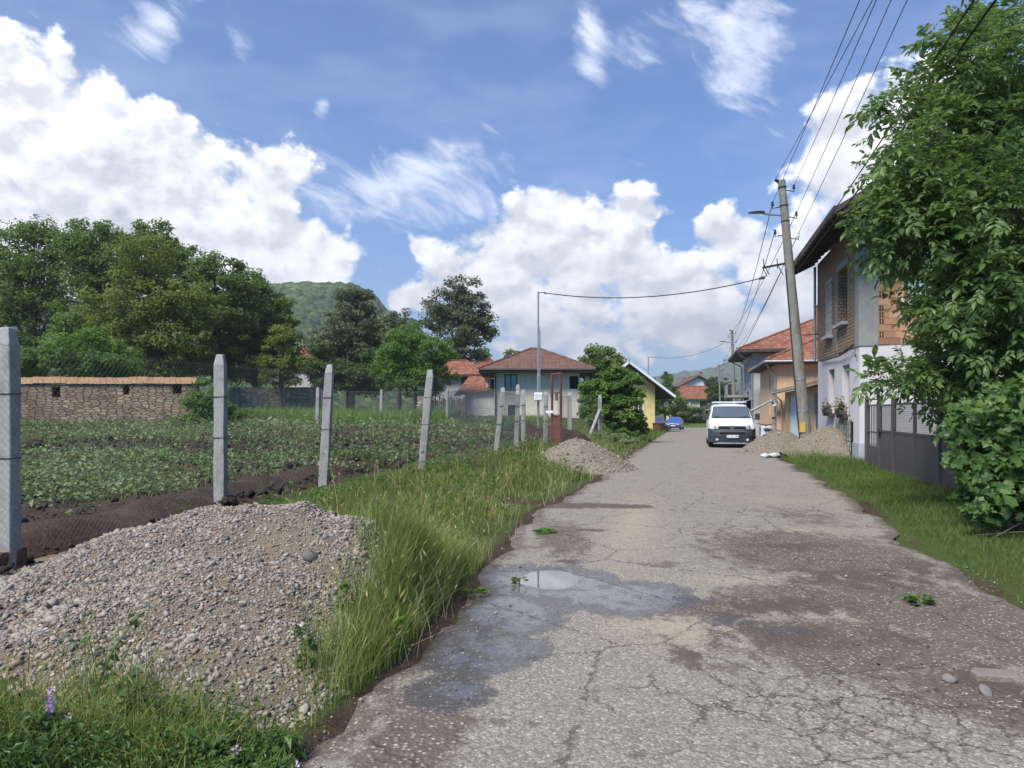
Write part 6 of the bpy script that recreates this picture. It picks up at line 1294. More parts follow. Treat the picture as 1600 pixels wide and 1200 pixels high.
# steel mast with meter box
def wire(name,label,p,q,sag,r,cat='overhead wire',group=None,n=20):
    p=Vector(p);q=Vector(q); o=Vector(p); mb=MB(); mb.tube([p.lerp(q,k/n)-Vector((0,0,4*sag*(k/n)*(1-k/n)))-o for k in range(n+1)],r,4,cap=True)
    ob=mb.build(name,M['cable'],None); ob.location=o; tag(ob,label,cat,group); return ob
Ms=thing('steel_mast','slim galvanised steel mast with white meter box in front of the grey cement house','mast',(1.07,30,gzs(1.07,30)))
zt=6.43-Ms.location.z
mb=MB(); mb.tube([(0,0,-.3),(0,0,2.4),(0,0,2.42),(0,0,zt)],[.05,.05,.038,.035],10); mb.tube([(.07,-.02,1.6),(.07,-.02,4.1),(.02,0,4.4)],.025,6); mb.build('pole',M['steel'],Ms)
mb=MB(); mb.box(-.17,.17,-.2,-.06,1.35,1.68,bev=.02); bx=mb.build('meter_box',M['white_render'],Ms); mb=MB(); mb.box(-.14,.14,-.208,-.2,1.38,1.65); mb.build('lid',M['white_paint'],bx)
mb=MB(); mb.tube([(0,0,zt-.05),(.25,-.02,zt-.03)],.02,6); mb.tube([(.25,-.02,zt-.03),(.32,0,zt-.08)],.03,6); mb.build('bracket',M['dark_iron'],Ms)
mast_top=Vector((1.07+.3,30,6.38))
Ms2=thing('steel_mast','slim steel mast above the yellow house roof','mast',(at(1013,0,73).x,73,-.4))
mb=MB(); zt2=at(0,557,73).z+.4; mb.tube([(0,0,0),(0,0,zt2)],.05,8); mb.build('pole',M['steel'],Ms2); mb=MB(); mb.tube([(0,0,zt2-.05),(.4,0,zt2-.05)],.025,6); mb.build('bracket',M['dark_iron'],Ms2)
mast2_top=Vector((Ms2.location.x+.4,73,zt2-.45))

# ------------------------------------------------------------------ utility poles
def upole(label,base,top,r0,r1,scale=1.0,lamp=True,arm=True,arm_dz=-2.7,detail=True):
    base=Vector(base);top=Vector(top); root=thing('utility_pole',label,'utility pole',base); T=top-base; d=T.normalized()
    mb=MB(); n=9; mb.tube([T*(-.03)]+[T*(k/n) for k in range(n+1)],[r0*1.02]+[r0+(r1-r0)*k/n for k in range(n+1)],14); mb.build('shaft',M['pole'],root,smooth=False)
    L=T.length; P=lambda z: d*(L-z)
    for q in (.25,.9,1.45):                                   # bands near the top
        mb=MB(); mb.tube([P(q)-d*.02,P(q)+d*.02],r1*1.22,12); mb.build('band',M['dark_iron'],root)
    hooks=[(-1,.95),(1,.35),(1,1.3),(1,2.05),(-1,1.95)] if detail else [(1,.3),(1,1.2),(-1,.7),(1,1.9)]
    att=[]
    for s,z in hooks:
        c=P(z); mb=MB(); a=.28; mb.tube([c+Vector((s*r1,0,0)),c+Vector((s*(r1+a*.6),0,-.02)),c+Vector((s*(r1+a),0,-.06)),c+Vector((s*(r1+a),0,.12))],.018,6); ins=mb.build('insulator',M['dark_iron'],root)
        mb=MB(); q=c+Vector((s*(r1+a),0,.05)); mb.tube([q,q+Vector((0,0,.05)),q+Vector((0,0,.07)),q+Vector((0,0,.13)),q+Vector((0,0,.15))],[.05,.055,.035,.045,.02],8); mb.build('porcelain_cap',M['white_paint'] if z==2.05 else M['dark_iron'],ins); att.append(base+q+Vector((0,0,.1)))
    mb=MB(); mb.tube([P(0)+Vector((-.22,0,.02)),P(0.12)+Vector((0.02,0,0))],[.06,.07],6); mb.build('top_cap',M['dark_iron'],root)
    if lamp:
        c=P(1.25); mb=MB(); mb.tube([c,c+Vector((-.45,0,.03)),c+Vector((-.78,-.02,.07))],.035,8); la=mb.build('lamp_arm',M['steel'],root)
        mb=MB(); h0=c+Vector((-.72,-.02,.08)); mb.loft([[h0+Vector((-x,sy*w,z)) for sy,z in ((-1,0),(1,0),(.8,h_),(-.8,h_))] for x,w,h_ in ((0,.05,.06),(.12,.09,.08),(.36,.10,.065),(.56,.08,.035))]); mb.build('lamp_head',M['dark_iron'],la,bevel=.01)
    if arm:
        c=d*(L+arm_dz); mb=MB(); mb.bar(c+Vector((.12,0,.05)),c+Vector((-.95,-.05,-.16)),.07,.07); a_=mb.build('cross_arm',M['dark_iron'],root)
        for x in (-.42,-.9):
            mb=MB(); q=c+Vector((x,-.03,-.05)); mb.tube([q+Vector((0,0,-.15)),q+Vector((-.02,0,.22))],.016,5); mb.tube([q,q+Vector((.18,-.02,-.35))],.016,5); mb.build('arm_spike',M['dark_iron'],a_)
        mb=MB(); q=c+Vector((-.9,-.05,-.5)); mb.tube([c+Vector((-.95,-.05,-.16)),q+Vector((.1,0,.05)),q],.014,5); mb.tube([q,q+Vector((-.2,0,-.05))],[.06,.03],8); mb.build('cable_clamp',M['dark_iron'],a_)
        att.append(base+q); att.append(base+c+Vector((-.3,0,-.3)))
    return root,att
P1,A1=upole('tall leaning concrete utility pole with street lamp and yellow plate standing by the gravel heaps',(10.42,26,-.02),(9.52,26.0,9.72),.225,.125,arm_dz=-2.95)
mb=MB(); d=(Vector((9.52,26,9.72))-Vector((10.42,26,0))); q=d*.045+Vector((-.1,0,0))
c=d*.105; mb.obox(c+Vector((-.14,-.185,0)),Vector((.085,-.045,0)),Vector((.0,.012,0)),Vector((0,0,.17))); mb.build('yellow_plate',noisy('yellow_plate',(.36,.24,.05),(.44,.30,.07),8,.6,.1,40,stain=(.35,.22,.05)),P1)
for z in (.28,.165):
    mb=MB(); cc=d*z; mb.tube([cc-d.normalized()*.03,cc+d.normalized()*.03],.225-.1*z+.012,14); mb.build('clamp_band',M['steel'],P1)
mb=MB(); mb.tube([d*.0+Vector((-.235,-.06,.3)),d*.16+Vector((-.225,-.06,0)),d*.5+Vector((-.18,-.06,0)),d*.68+Vector((-.16,-.06,0))],.022,6); mb.build('cable_conduit',M['cable'],P1)
p2=at(1149,700,74); t2=at(1143.5,516,74)
P2,A2=upole('second utility pole with lamp behind the white van',(p2.x,74,-.5),(t2.x,74,t2.z),.2,.12,arm_dz=-2.9,detail=False)
p3=at(1126,660,118); t3=at(1123.5,570,118)
P3,A3=upole('thin distant utility pole beside the far cream house',(p3.x,118,-.84),(t3.x,118,t3.z),.17,.11,lamp=False,arm=False,detail=False)
def far_point(px,py,Z):
    v=(HOR-py)/F_PX; Y=(Z-CAMH)/v; return Vector(((px-800)/F_PX*Y,Y,Z))
def extend(a,b,t): return a+(b-a)*t
names=['leftmost thin wire running up from the tall pole top','second thin wire from the left above the tall pole','third thin wire of the close pair above the tall pole','fourth thin wire leading up from the tall pole','rightmost thin wire leading up from the tall pole']
src=[A1[0],A1[0]+Vector((.02,0,.7)),A1[1],A1[2],A1[3]]
for k,(px,lab) in enumerate(zip((1339,1358,1365,1388,1413),names)):
    b=far_point(px,0,9.35+.0*k); a=src[k]; e=extend(a,b,1.9); wire('power_line',lab,a,e,.12,.009,group='thin wires from the tall pole towards the camera')
c0=Vector((10.0,26.0,6.6))
for px,r,lab in ((1514,.016,'upper thick cable passing into the walnut crown'),(1540,.022,'lower twisted thick cable passing into the walnut crown')):
    b=far_point(px,0,7.5); wire('power_cable',lab,c0+Vector((0.05,0,.15 if r<.02 else -.1)),extend(c0,b,1.6),.15,r,group='thick cables running through the walnut crown')
for k,lab in enumerate(['leftmost wire between the two poles','second wire between the two poles','third wire between the two poles','rightmost wire between the two poles']):
    a=[A1[0],A1[4],A1[2],A1[3]][k]; b=A2[k%4]; wire('power_line',lab,a,b,.55,.014,group='wires from the tall pole to the second pole')
wire('power_line','low black cable slanting from the tall pole arm to the second pole',A1[-1],A2[-1],.5,.016)
wire('service_cable','black service cable from the tall pole arm to the steel mast by the plot',A1[-2],mast_top,.42,.02)
wire('service_cable','thin service cable from the second pole to the mast over the yellow house',A2[-2]+Vector((0,0,2.1)),mast2_top,.6,.018)
for k in range(2): wire('power_line',['upper distant wire from the second pole to the thin distant pole','lower distant wire from the second pole to the thin distant pole'][k],A2[k],A3[k],.5,.016)
# broken slabs, stones and bin by the roadside
rng=np.random.default_rng(380)
for k,(px,py,lx,ly,lab) in enumerate([(1556,1062,.20,.07,'broken concrete slab piece half sunk in the dirt, left of the crack'),(1592,1066,.17,.06,'long narrow broken slab piece at the right picture edge'),(1604,1078,.22,.08,'thick broken slab piece nearest the right bottom corner')]):
    x,y=G(px,py); s=thing('broken_slab',lab,'broken slab',(x+.05*k,y-.03*k,.0-.008*k),R(-14+6*k),'broken slab pieces in the dirt')
    mb=MB(); ps=[(-lx*.6,-ly),(lx*.5,-ly*.9),(lx*.6,ly*.2),(lx*.4,ly),(-lx*.5,ly*.9),(-lx*.66,.0)]; mb.loft([[(p[0]*1.02,p[1]*1.02,-.02) for p in ps],[(p[0]*1.02,p[1]*1.02,.035) for p in ps],[(p[0],p[1],.045) for p in ps]]); mb.build('slab',noisy('broken_concrete_%d'%k,(.15,.13,.108),(.215,.188,.158),14,.92,.5,60),s,bevel=.006)
for k,(px,py,sz,lab) in enumerate([(1483,1068,.09,'fist sized pale stone in the dirt on the right'),(1540,1088,.07,'flat stone sliver in the dirt below the broken slabs'),(30,1130,.10,'pale flat stone at the left edge under the heap')]):
    x,y=G(px,py); z=max(gzs(x,y),float(HA(np.array([x]),np.array([y]))[0]) if x<0 else 0); s=stones('stone',np.array([[0,0,.0]]),np.array([sz]),np.array([.28]),M['pebbles'],None,np.random.default_rng(390+k)); s.location=(x,y,z+.02); tag(s,lab,'stone')
Bn=thing('tub','reddish brown round tub standing on the grass left of the blue car','tub',(at(1029,671,66).x,66,gzs(at(1029,671,66).x,66)))
mb=MB(); n=20; rr=[[(r*math.cos(6.2832*k/n),r*math.sin(6.2832*k/n),z) for k in range(n)] for r,z in ((.42,0),(.5,.5),(.53,.8),(.57,.82),(.57,.88),(.5,.88),(.46,.3))]; mb.loft(rr); mb.build('shell',M['rust_red'],Bn,smooth=False)
mb=MB(); mb.tube([(.585*math.cos(a),.585*math.sin(a),.85) for a in [6.2832*k/20 for k in range(21)]],.02,5); mb.build('rim',M['rust_red'],Bn)
# ------------------------------------------------------------------ vehicles
M['van_white']=paint('van_white',(.70,.715,.72),.28,.5,(.45,.43,.4),.12)
M['car_blue']=paint('car_blue',(.035,.08,.26),.25,.6,(.1,.1,.12),.1)
M['car_navy']=paint('car_navy',(.03,.045,.09),.25,.6)
M['car_beige']=paint('car_beige',(.52,.46,.36),.3,.5,(.3,.27,.2),.2)
M['bumper_grey']=noisy('bumper_plastic',(.028,.032,.042),(.042,.046,.058),8,.6,.1,60)
M['rubber']=noisy('tyre_rubber',(.012,.012,.012),(.025,.024,.022),10,.85,.2,60)
M['chrome']=noisy('bright_metal',(.55,.56,.57),(.65,.66,.67),8,.2,.02,metal=.9)
M['lampglass']=noisy('headlamp_glass',(.38,.40,.40),(.52,.54,.53),14,.12,.1,30,spec=.8)
M['lamp_red']=noisy('tail_lamp',(.3,.02,.02),(.4,.04,.03),8,.2,.05)
M['plate']=noisy('plate_white',(.62,.63,.64),(.7,.71,.72),6,.4,.03)
M['glass_car']=glassm('vehicle_glass',(.05,.065,.085),.03)
M['ink']=noisy('plate_ink',(.012,.012,.014),(.02,.02,.022),6,.6)
M['blue_ink']=noisy('plate_blue',(.02,.06,.3),(.03,.08,.36),6,.5)
def text_obj(name,txt,size,mat,parent,loc,rot,ext=.002):
    cu=bpy.data.curves.new(name,'FONT'); cu.body=txt; cu.size=size; cu.extrude=ext; cu.align_x='CENTER'; cu.align_y='CENTER'; cu.materials.append(mat)
    o=bpy.data.objects.new(name,cu); COL.objects.link(o); o.parent=parent; o.location=loc; o.rotation_euler=rot
    dg=bpy.context.evaluated_depsgraph_get(); me=bpy.data.meshes.new_from_object(o.evaluated_get(dg)); bpy.data.objects.remove(o)
    o=bpy.data.objects.new(name,me); COL.objects.link(o); o.parent=parent; o.location=loc; o.rotation_euler=rot; return o
def wheel(parent,x,y,r,w,rimm='steel'):
    mb=MB(); n=22; prof=[(r*.62,-w*.5),(r*.9,-w*.5),(r,-w*.36),(r,w*.36),(r*.9,w*.5),(r*.62,w*.5)]
    mb.loft([[(x+q,y+rr*math.cos(6.2832*k/n),r+rr*math.sin(6.2832*k/n)) for k in range(n)] for rr,q in prof]); ty=mb.build('wheel',M['rubber'],parent,smooth=False)
    mb=MB()
    for s in (-1,1): mb.loft([[(x+s*q,y+rr*math.cos(6.2832*k/14),r+rr*math.sin(6.2832*k/14)) for k in range(14)] for rr,q in ((r*.62,w*.46),(r*.5,w*.36),(r*.16,w*.42),(.01,w*.42))],cap=False)
    mb.build('rim',M[rimm],ty)
def ring(hw_b,hw,hw_t,zb,zm,zbelt,zt,y,crown=.03,shld=None):
    sh=shld if shld is not None else min(.12,hw_t*.2)
    half=[(hw_b,zb),(hw,zb+.12),(hw,zm),(hw*.995,zbelt),(hw_t,zt-sh*.55),(hw_t-sh*.35,zt-sh*.16),(hw_t-sh,zt),(hw_t*.45,zt+crown*.8)]
    return [(x,y,z) for x,z in half]+[(0,y,zt+crown)]+[(-x,y,z) for x,z in half[::-1]]
# --- white van
V_=thing('white_van','white panel van with dark grey bumper and roof bars, facing the camera','van',(9.33,31.2,rz(31.2)+.012),RZ)
st=[(.00,.60,.70,.66,.32,.55,.82,.90,.02,.05),(.05,.74,.82,.80,.30,.55,.90,.985,.025,.06),(.18,.84,.905,.88,.26,.55,.98,1.06,.03,.08),(.5,.9,.955,.90,.22,.55,1.06,1.16,.03,.10),(.86,.9,.955,.885,.22,.55,1.16,1.235,.025,.10),
    (1.12,.9,.955,.83,.22,.55,1.18,1.50,.03,.12),(1.42,.9,.955,.765,.22,.55,1.18,1.765,.035,.14),(1.62,.9,.955,.75,.22,.55,1.18,1.825,.035,.15),(2.2,.9,.955,.75,.22,.55,1.18,1.86,.04,.15),(4.4,.9,.955,.75,.22,.55,1.18,1.86,.04,.15),(4.72,.9,.94,.74,.24,.55,1.18,1.83,.03,.15),(4.84,.85,.90,.68,.3,.55,1.16,1.74,.02,.15)]
mb=MB(); mb.loft([ring(s[1],s[2],s[3],s[4],s[5],s[6],s[7],s[0],s[8],s[9]) for s in st]); body=mb.build('body',M['van_white'],V_,smooth=True)
body.data.polygons.foreach_set('use_smooth',[True]*len(body.data.polygons))
ws=MB()                                                  # windscreen: curved sheet standing proud of the body
rows=[]
for t in np.linspace(0,1,7):
    y=.90+.50*t; z=1.262+.485*t; hw=.815-.105*t-.0*t; rows.append([(hw*u,y-.05+.05*abs(u)**2.2-.02,z+.022-.012*u*u) for u in np.linspace(-1,1,13)])
for a,b in zip(rows,rows[1:]):
    for k in range(12): ws.face([a[k],a[k+1],b[k+1],b[k]])
w_=ws.build('windscreen',M['glass_car'],V_,smooth=True)
mb=MB(); mb.tube([rows[0][k] for k in range(13)],.016,5); mb.tube([r[0] for r in rows],.014,5); mb.tube([r[-1] for r in rows],.014,5); mb.tube([rows[-1][k] for k in range(13)],.014,5); mb.build('seal',M['rubber'],w_)
for s in (-1,1):
    mb=MB(); q0=Vector((s*.18,.84,1.272)); mb.tube([q0,q0+Vector((-s*.12+s*.5,-.0+.05,.05)),q0+Vector((s*.52,.07,.085))],.009,4); mb.build('wiper',M['rubber'],w_)
bp=MB(); prof=[]
prof=[(-.972,.60),(-.972,.42)]
for s_ in np.linspace(-1,1,13):
    x=.968*s_; yy=-.10+.30*abs(s_)**4.5; prof.append((x,yy))
prof+=[(.972,.42),(.972,.60)]
zz_=[(.21,.10),(.25,.02),(.46,-.012),(.50,-.03),(.68,-.02),(.80,.03),(.815,.08)]
R_=[[(x,y+o,z) for x,y in prof] for z,o in zz_]
for a,b in zip(R_,R_[1:]):
    for k in range(16): bp.face([a[k],a[k+1],b[k+1],b[k]])
bpo=bp.build('bumper',M['bumper_grey'],V_,smooth=True)
for s in (-1,1):
    mb=MB(); mb.tube([(s*.62,-.09,.36),(s*.62,-.125,.36)],.055,12); mb.build('fog_lamp',M['lampglass'],bpo)
mb=MB(); mb.box(-.5,.5,-.135,-.10,.60,.675); mb.build('air_intake',M['dark_void'],bpo)
mb=MB(); mb.tube([(-.62,-.04,.205),(.62,-.04,.205)],.028,8); mb.build('skid_bar',M['chrome'],bpo)
mb=MB(); mb.box(-.56,.56,-.055,.1,.822,.935); 
gl=mb.build('grille',M['bumper_grey'],V_,bevel=.01)
mb=MB()
for z in (.85,.878,.906): mb.box(-.54,.54,-.066,-.05,z-.005,z+.005)
mb.build('grille_bar',M['dark_iron'],gl)
# emblem: ring with V over W
em=MB(); n=28; cz=.885; cy=-.075
em.tube([(.082*math.cos(6.2832*k/n),cy,cz+.082*math.sin(6.2832*k/n)) for k in range(n+1)],.0085,6,cap=False)
def ebar(x0,z0,x1,z1): em.bar((x0,cy,cz+z0),(x1,cy,cz+z1),.016,.012)
ebar(-.03,.072,-.0,.012); ebar(.03,.072,.0,.012); ebar(-.066,.04,-.034,-.062); ebar(-.034,-.062,0,-.005); ebar(0,-.005,.034,-.062); ebar(.034,-.062,.066,.04)
emb=em.build('emblem',M['chrome'],gl)
for s in (-1,1):
    mb=MB(); hl=[(s*.575,-.075,.815),(s*.88,.04,.805),(s*.95,.20,.86),(s*.93,.19,1.0),(s*.60,-.05,.965)]; hb=[(p[0],p[1]+.1,p[2]) for p in hl]
    f=[Vector(p)+Vector((0,-.02,0)) for p in hl]
    mb.face(f if s<0 else f[::-1])
    for k in range(5):
        q=[f[k],f[(k+1)%5],hb[(k+1)%5],hb[k]]; mb.face(q[::-1] if s<0 else q)
    h_=mb.build('headlight',M['lampglass'],V_,bevel=.006)
    c=MB(); c.tube([(s*.70,-.06,.885),(s*.70,-.02,.885)],.045,12); c.build('lamp_bowl',M['chrome'],h_)
    mb=MB(); mb.tube([(s*.93,.98,1.22),(s*1.05,.93,1.26)],.02,6); mb.loft([[(s*(1.10+dx),.93+dy,z) for dx,dy in ((-.10,-.05),(.10,-.03),(.10,.04),(-.10,.05))] for z in (1.19,1.24,1.42,1.46)]); mr=mb.build('wing_mirror',M['bumper_grey'],V_,bevel=.02)
    for t0,t1,n_ in ((1.35,2.3,'door_window'),(2.5,3.5,'side_window')):
        g=MB(); pts=[(s*(.962),t0,1.24),(s*(.962),t1,1.24),(s*(.84),t1,1.68),(s*(.84),t0+.28,1.68)]; g.face(pts[::-s] if s<0 else pts); g.build(n_,M['glass_car'],V_)
    for y in (.92,3.95): wheel(V_,s*.845,y,.325,.215)
    mb=MB(); mb.tube([(s*.68,1.75,1.86),(s*.68,1.75,1.95)],.02,6); mb.tube([(s*.68,3.6,1.88),(s*.68,3.6,1.96)],.02,6); mb.build('rack_foot',M['steel'],V_)
for y in (1.75,3.6):
    mb=MB(); mb.box(-.72,.72,y-.05,y+.05,1.945,1.985,bev=.012); mb.build('roof_bar',M['white_paint'],V_)
pl_=MB(); pl_.box(-.26,.26,-.15,-.135,.44,.555); po=pl_.build('number_plate',M['plate'],V_); mb=MB(); mb.box(-.26,-.222,-.1525,-.149,.44,.555); mb.build('blue_strip',M['blue_ink'],po)
text_obj('plate_lettering','CM 4M 0000'.replace('4M','AM'),.105,M['ink'],po,(.018,-.1525,.497),(R(90),0,0))
mb=MB(); mb.box(-.9,.9,.5,4.6,.2,.26); mb.build('underbody',M['bumper_grey'],V_)
# --- cars
def car(label,loc,rz_,col,front=True,L=4.2,W_=1.68,Hc=1.43,group=None):
    c=thing('parked_car',label,'car',loc,rz_,group); hw=W_/2
    st=[(0,.55*hw,.86*hw,.8*hw,.34,.45,.55,.66,.01,.05),(.06,.8*hw,.96*hw,.88*hw,.24,.45,.62,.73,.02,.06),(.5,.9*hw,hw,.9*hw,.2,.5,.76,.86,.02,.08),(1.05,.9*hw,hw,.9*hw,.2,.5,.88,.95,.02,.08),(1.35,.9*hw,hw,.78*hw,.2,.5,.9,1.16,.02,.1),(1.75,.9*hw,hw,.69*hw,.2,.5,.92,Hc-.05,.02,.1),(2.3,.9*hw,hw,.68*hw,.2,.5,.93,Hc-.01,.03,.1),(3.2,.9*hw,hw,.66*hw,.2,.5,.94,Hc-.05,.03,.1),(3.75,.9*hw,hw,.68*hw,.22,.5,.95,1.12,.02,.1),(L-.1,.86*hw,.95*hw,.8*hw,.26,.5,.85,.95,.02,.08),(L,.7*hw,.85*hw,.75*hw,.34,.5,.75,.86,.01,.06)]
    mb=MB(); mb.loft([ring(s[1],s[2],s[3],s[4],s[5],s[6],s[7],s[0],s[8],s[9]) for s in st]); b=mb.build('body',M[col],c,smooth=True)
    g=MB(); rows=[]
    for t in np.linspace(0,1,5): rows.append([(hw*(.80-.17*t)*u,1.16+.56*t+.05*u*u-.03,.985+(Hc-1.085)*t+.028-.012*u*u) for u in np.linspace(-1,1,9)])
    for a,q in zip(rows,rows[1:]):
        for k in range(8): g.face([a[k],a[k+1],q[k+1],q[k]])
    g.build('windscreen',M['glass_car'],c,smooth=True)
    for s in (-1,1):
        for y0,y1,a in ((1.62,2.42,.34),(2.5,3.3,.0)):
            g=MB(); pts=[(s*hw*.985,y0-.1 if a else y0,.97),(s*hw*.985,y1,.97),(s*hw*.73,y1-.02,Hc-.13),(s*hw*.73,y0+a*.6,Hc-.13)]; g.face(pts if s>0 else pts[::-1]); g.build('side_window',M['glass_car'],c)
        for y in (.78,3.35): wheel(c,s*(hw-.1),y,.30,.19)
        mb=MB(); mb.loft([[(s*x,y,z) for x,z in ((hw*.52,.58),(hw*.86,.60),(hw*.88,.72),(hw*.55,.70))] for y in (-.005,.12)] if s>0 else [[(s*x,y,z) for x,z in ((hw*.52,.58),(hw*.86,.60),(hw*.88,.72),(hw*.55,.70))][::-1] for y in (-.005,.12)]); mb.build('headlight',M['lampglass'],c)
        mb=MB(); mb.loft([[(s*(hw+.09+dx),1.35+dy,z) for dx,dy in ((-.09,-.04),(.08,-.02),(.08,.05),(-.09,.06))] for z in (.95,1.0,1.06,1.09)]); mb.build('wing_mirror',M[col],c,bevel=.015)
    mb=MB(); mb.box(-hw*.5,hw*.5,-.02,.05,.585,.675); mb.box(-hw*.7,hw*.7,-.025,.05,.29,.38); mb.build('grille',M['bumper_grey'],c)
    mb=MB(); mb.box(-.26,.26,-.04,-.02,.42,.525); mb.build('number_plate',M['plate'],c)
    return c
cb=at(1051.5,672,84); car('blue hatchback parked on the left edge at the far end of the road',(cb.x,84,float(rz(84))+.012),RZ-R(6),'car_blue')
c2=at(1034,670,88); car('dark navy car partly hidden behind the blue hatchback',(c2.x,88,float(gzs(c2.x,88))-.02),R(8),'car_navy')
cc=Vector((11.35,37.4,float(rz(37.4)))); car('beige car parked close behind the white van on its right',(cc.x,cc.y,cc.z+.012),RZ,'car_beige',W_=1.74,Hc=1.5)

# ------------------------------------------------------------------ sky, sun, haze, camera
W=bpy.data.worlds.new('World'); S.world=W; W.use_nodes=True; nt=W.node_tree; nt.nodes.clear()
SUN_EL,SUN_AZ=R(51),R(-139)       # azimuth measured from +Y towards +X: sun high on the left, a little ahead
out=nt.nodes.new('ShaderNodeOutputWorld')
sky=nd(nt,'ShaderNodeTexSky',sky_type='NISHITA',sun_disc=False,sun_elevation=SUN_EL,sun_rotation=SUN_AZ,altitude=400.,air_density=1.0,dust_density=.35,ozone_density=2.2)
dirv=nd(nt,'ShaderNodeTexCoord').outputs['Generated']; sp_=nd(nt,'ShaderNodeSeparateXYZ',{0:dirv})
az=math_(nt,'ARCTAN2',sp_.outputs[0],sp_.outputs[1]); el=math_(nt,'ARCSINE',sp_.outputs[2])
ae_=nd(nt,'ShaderNodeCombineXYZ',{0:az,1:el,2:0.0}).outputs[0]
def aepx(px,py): u=(px-800)/F_PX; v=(HOR-py)/F_PX; a=math.atan(u); return a,math.atan(v*math.cos(a))
wn=noise(nt,ae_,7.0,3,.55); wv_=nd(nt,'ShaderNodeVectorMath',{0:wn.outputs['Color'],1:(.5,.5,.5)},operation='SUBTRACT').outputs[0]
warp=nd(nt,'ShaderNodeVectorMath',{0:ae_,1:scaled(nt,wv_,(.09,.06,0))},operation='ADD').outputs[0]
def blob(px,py,rx,ry,vec,rot=0):
    a,e=aepx(px,py); v=nd(nt,'ShaderNodeVectorMath',{0:vec,1:(a,e,0)},operation='SUBTRACT').outputs[0]
    if rot: v=nd(nt,'ShaderNodeVectorRotate',{'Vector':v,'Angle':R(rot)},rotation_type='Z_AXIS').outputs[0]
    v=scaled(nt,v,(F_PX/rx,F_PX/ry,0)); l=nd(nt,'ShaderNodeVectorMath',{0:v},operation='LENGTH').outputs['Value']
    return mrange(nt,l,0,1.6,1,0,True)
def union(bl,vec):
    r=None
    for q in bl:
        v=blob(*q[:4],vec,q[5] if len(q)>5 else 0)
        if len(q)>4: v=math_(nt,'MULTIPLY',v,q[4])
        r=v if r is None else math_(nt,'ADD',r,math_(nt,'MULTIPLY',v,math_(nt,'SUBTRACT',1.0,r,True)))
    return r
CUM=[(10,150,95,110),(20,330,190,120),(160,190,70,70),(180,300,150,90),(300,240,75,85),(270,330,170,90),(436,262,62,60),(360,370,190,75),(480,400,110,50),(110,440,260,90),
     (860,330,70,60),(800,390,130,80),(720,440,85,60),(920,420,150,80),(1030,450,150,60),(985,330,80,55,.8),(640,470,45,28),(650,385,30,25,.8),(1130,345,48,52),(1165,375,45,30),(1330,260,110,80),(1230,430,110,70),(1450,220,150,130),
     (900,520,330,60,.85),(1200,520,260,60,.8),(560,560,260,40,.5),(1500,420,200,160),(-300,250,300,260),(-420,500,420,120),(2000,300,400,250)]
cover=union(CUM,warp)
def cloudnoise(off):
    v=nd(nt,'ShaderNodeVectorMath',{0:ae_,1:(off[0],off[1],0)},operation='ADD').outputs[0]
    v=scaled(nt,v,(1,1.2,1)); vv=nd(nt,'ShaderNodeTexVoronoi',{'Vector':v,'Scale':15.0,'Detail':4.0,'Roughness':.55,'Smoothness':.6},feature='SMOOTH_F1',voronoi_dimensions='2D',normalize=False).outputs['Distance']
    return math_(nt,'ADD',math_(nt,'MULTIPLY',noise(nt,v,9.0,10,.6,.1).outputs[0],.72),mrange(nt,vv,.0,1.1,.25,0.0))
n0=cloudnoise((0,0)); n1=cloudnoise((-.010,.022))
dens=math_(nt,'ADD',math_(nt,'MULTIPLY',cover,1.25),math_(nt,'MULTIPLY',math_(nt,'SUBTRACT',n0,.5),2.6))
alpha=mrange(nt,dens,.47,.76,0,1,True)
# cloud brightness: thin sunlit rims bright, thick bodies and low bases greyer
wsh=noise(nt,scaled(nt,ae_,(1,2.0,1)),4.2,6,.6); lit=mrange(nt,math_(nt,'SUBTRACT',n0,n1),-.09,.10,0,1)
thick=mrange(nt,dens,.75,1.75,0,1,True)
shade=math_(nt,'ADD',math_(nt,'MULTIPLY',math_(nt,'SUBTRACT',1.0,lit),.62),math_(nt,'MULTIPLY',thick,mrange(nt,wsh.outputs[0],.36,.62,.1,1.0)),True)
ccol=mixc(nt,shade,(6.2,6.2,6.2),(1.7,1.86,2.2))
# cirrus: stretched veils
CIR=[(1160,95,70,130,1,-12),(1120,30,140,60,.7,0),(920,70,34,80,1,-8),(1000,60,50,50,.55,0),(245,45,75,40,1,-38),(370,45,30,50,.6,0),(502,165,22,28,.9,0),(620,275,200,50,1.1,-18),(720,325,150,45,.9,-14),(480,250,90,25,.6,-15),(560,330,110,40,.7,-10),(420,205,60,14,.6,-12),(1000,265,120,60,.45,0),(1420,120,180,120,.3,0),(60,60,120,90,.55,0)]
cirm=union(CIR,nd(nt,'ShaderNodeVectorMath',{0:ae_,1:scaled(nt,wv_,(.05,.05,0))},operation='ADD').outputs[0])
cn=noise(nt,nd(nt,'ShaderNodeVectorRotate',{'Vector':ae_,'Angle':R(22)},rotation_type='Z_AXIS').outputs[0],1,0)
cv_=scaled(nt,nd(nt,'ShaderNodeVectorRotate',{'Vector':ae_,'Angle':R(28)},rotation_type='Z_AXIS').outputs[0],(1,2.6,1)); cn=noise(nt,cv_,11,9,.66,.5)
ca=mrange(nt,math_(nt,'ADD',math_(nt,'MULTIPLY',cirm,.9),math_(nt,'MULTIPLY',math_(nt,'SUBTRACT',cn.outputs[0],.5),1.9)),.40,1.25,0,.75,True)
veil=math_(nt,'MULTIPLY',mrange(nt,noise(nt,scaled(nt,ae_,(1,3,1)),3.2,6,.6).outputs[0],.45,.75),.16)
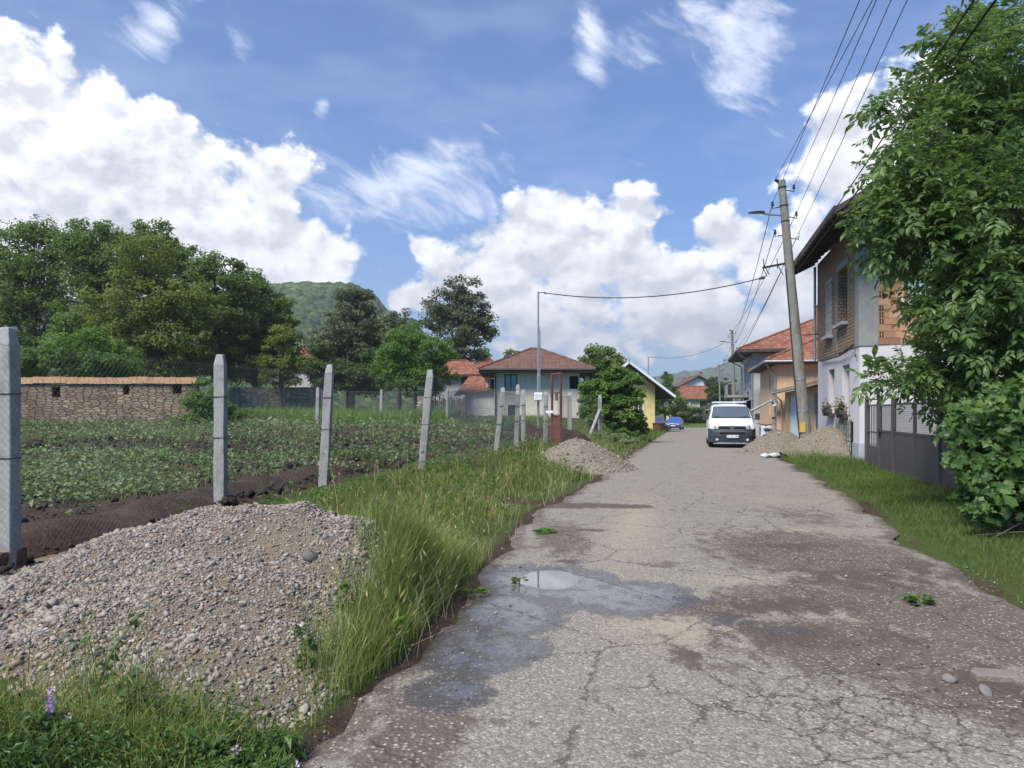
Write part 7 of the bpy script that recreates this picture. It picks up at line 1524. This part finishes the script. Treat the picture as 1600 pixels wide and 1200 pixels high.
skyc=mixc(nt,1.0,sky.outputs[0],(.12,.375,.63),'MULTIPLY')
c_=mixc(nt,math_(nt,'MAXIMUM',ca,veil),skyc,(5.0,5.2,5.7)); c_=mixc(nt,alpha,c_,ccol)
bg=nd(nt,'ShaderNodeBackground',{'Color':c_,'Strength':.085}); nt.links.new(bg.outputs[0],out.inputs[0])
W.cycles.sampling_method='MANUAL'; W.cycles.sample_map_resolution=512

sl=bpy.data.lights.new('sun','SUN'); sl.energy=2.35; sl.angle=R(25); sl.color=(1,.93,.83); so=bpy.data.objects.new('sun',sl); COL.objects.link(so)
sd=Vector((math.cos(SUN_EL)*math.sin(SUN_AZ),math.cos(SUN_EL)*math.cos(SUN_AZ),math.sin(SUN_EL))); so.rotation_euler=(-sd).to_track_quat('-Z','Y').to_euler()

HAZE=True
if HAZE:
    mb=MB(); mb.box(-4400,4400,-58,5800,-12,520); m=bpy.data.materials.new('pale_air'); m.use_nodes=True; t_=m.node_tree; t_.nodes.clear(); o_=t_.nodes.new('ShaderNodeOutputMaterial')
    v_=t_.nodes.new('ShaderNodeVolumePrincipled'); v_.inputs['Color'].default_value=(.93,.96,1,1); v_.inputs['Density'].default_value=.0003; v_.inputs['Anisotropy'].default_value=.2; t_.links.new(v_.outputs[0],o_.inputs['Volume'])
    hz=mb.build('haze',m); tag(hz,kind='stuff')
cam=bpy.data.cameras.new('camera'); co=bpy.data.objects.new('camera',cam); COL.objects.link(co); co.location=(0,0,CAMH); co.rotation_euler=(R(90),0,0)
cam.sensor_width=36; cam.lens=36*F_PX/1600; cam.shift_y=(HOR-600)/1600; cam.clip_start=.05; cam.clip_end=20000; S.camera=co
S.view_settings.view_transform='Standard'; S.view_settings.look='None'; S.view_settings.gamma=1; S.view_settings.exposure=1.66
S.cycles.max_bounces=6; S.cycles.diffuse_bounces=3; S.cycles.glossy_bounces=3; S.cycles.transmission_bounces=3; S.cycles.volume_bounces=0; S.cycles.transparent_max_bounces=6
S.cycles.use_denoising=True
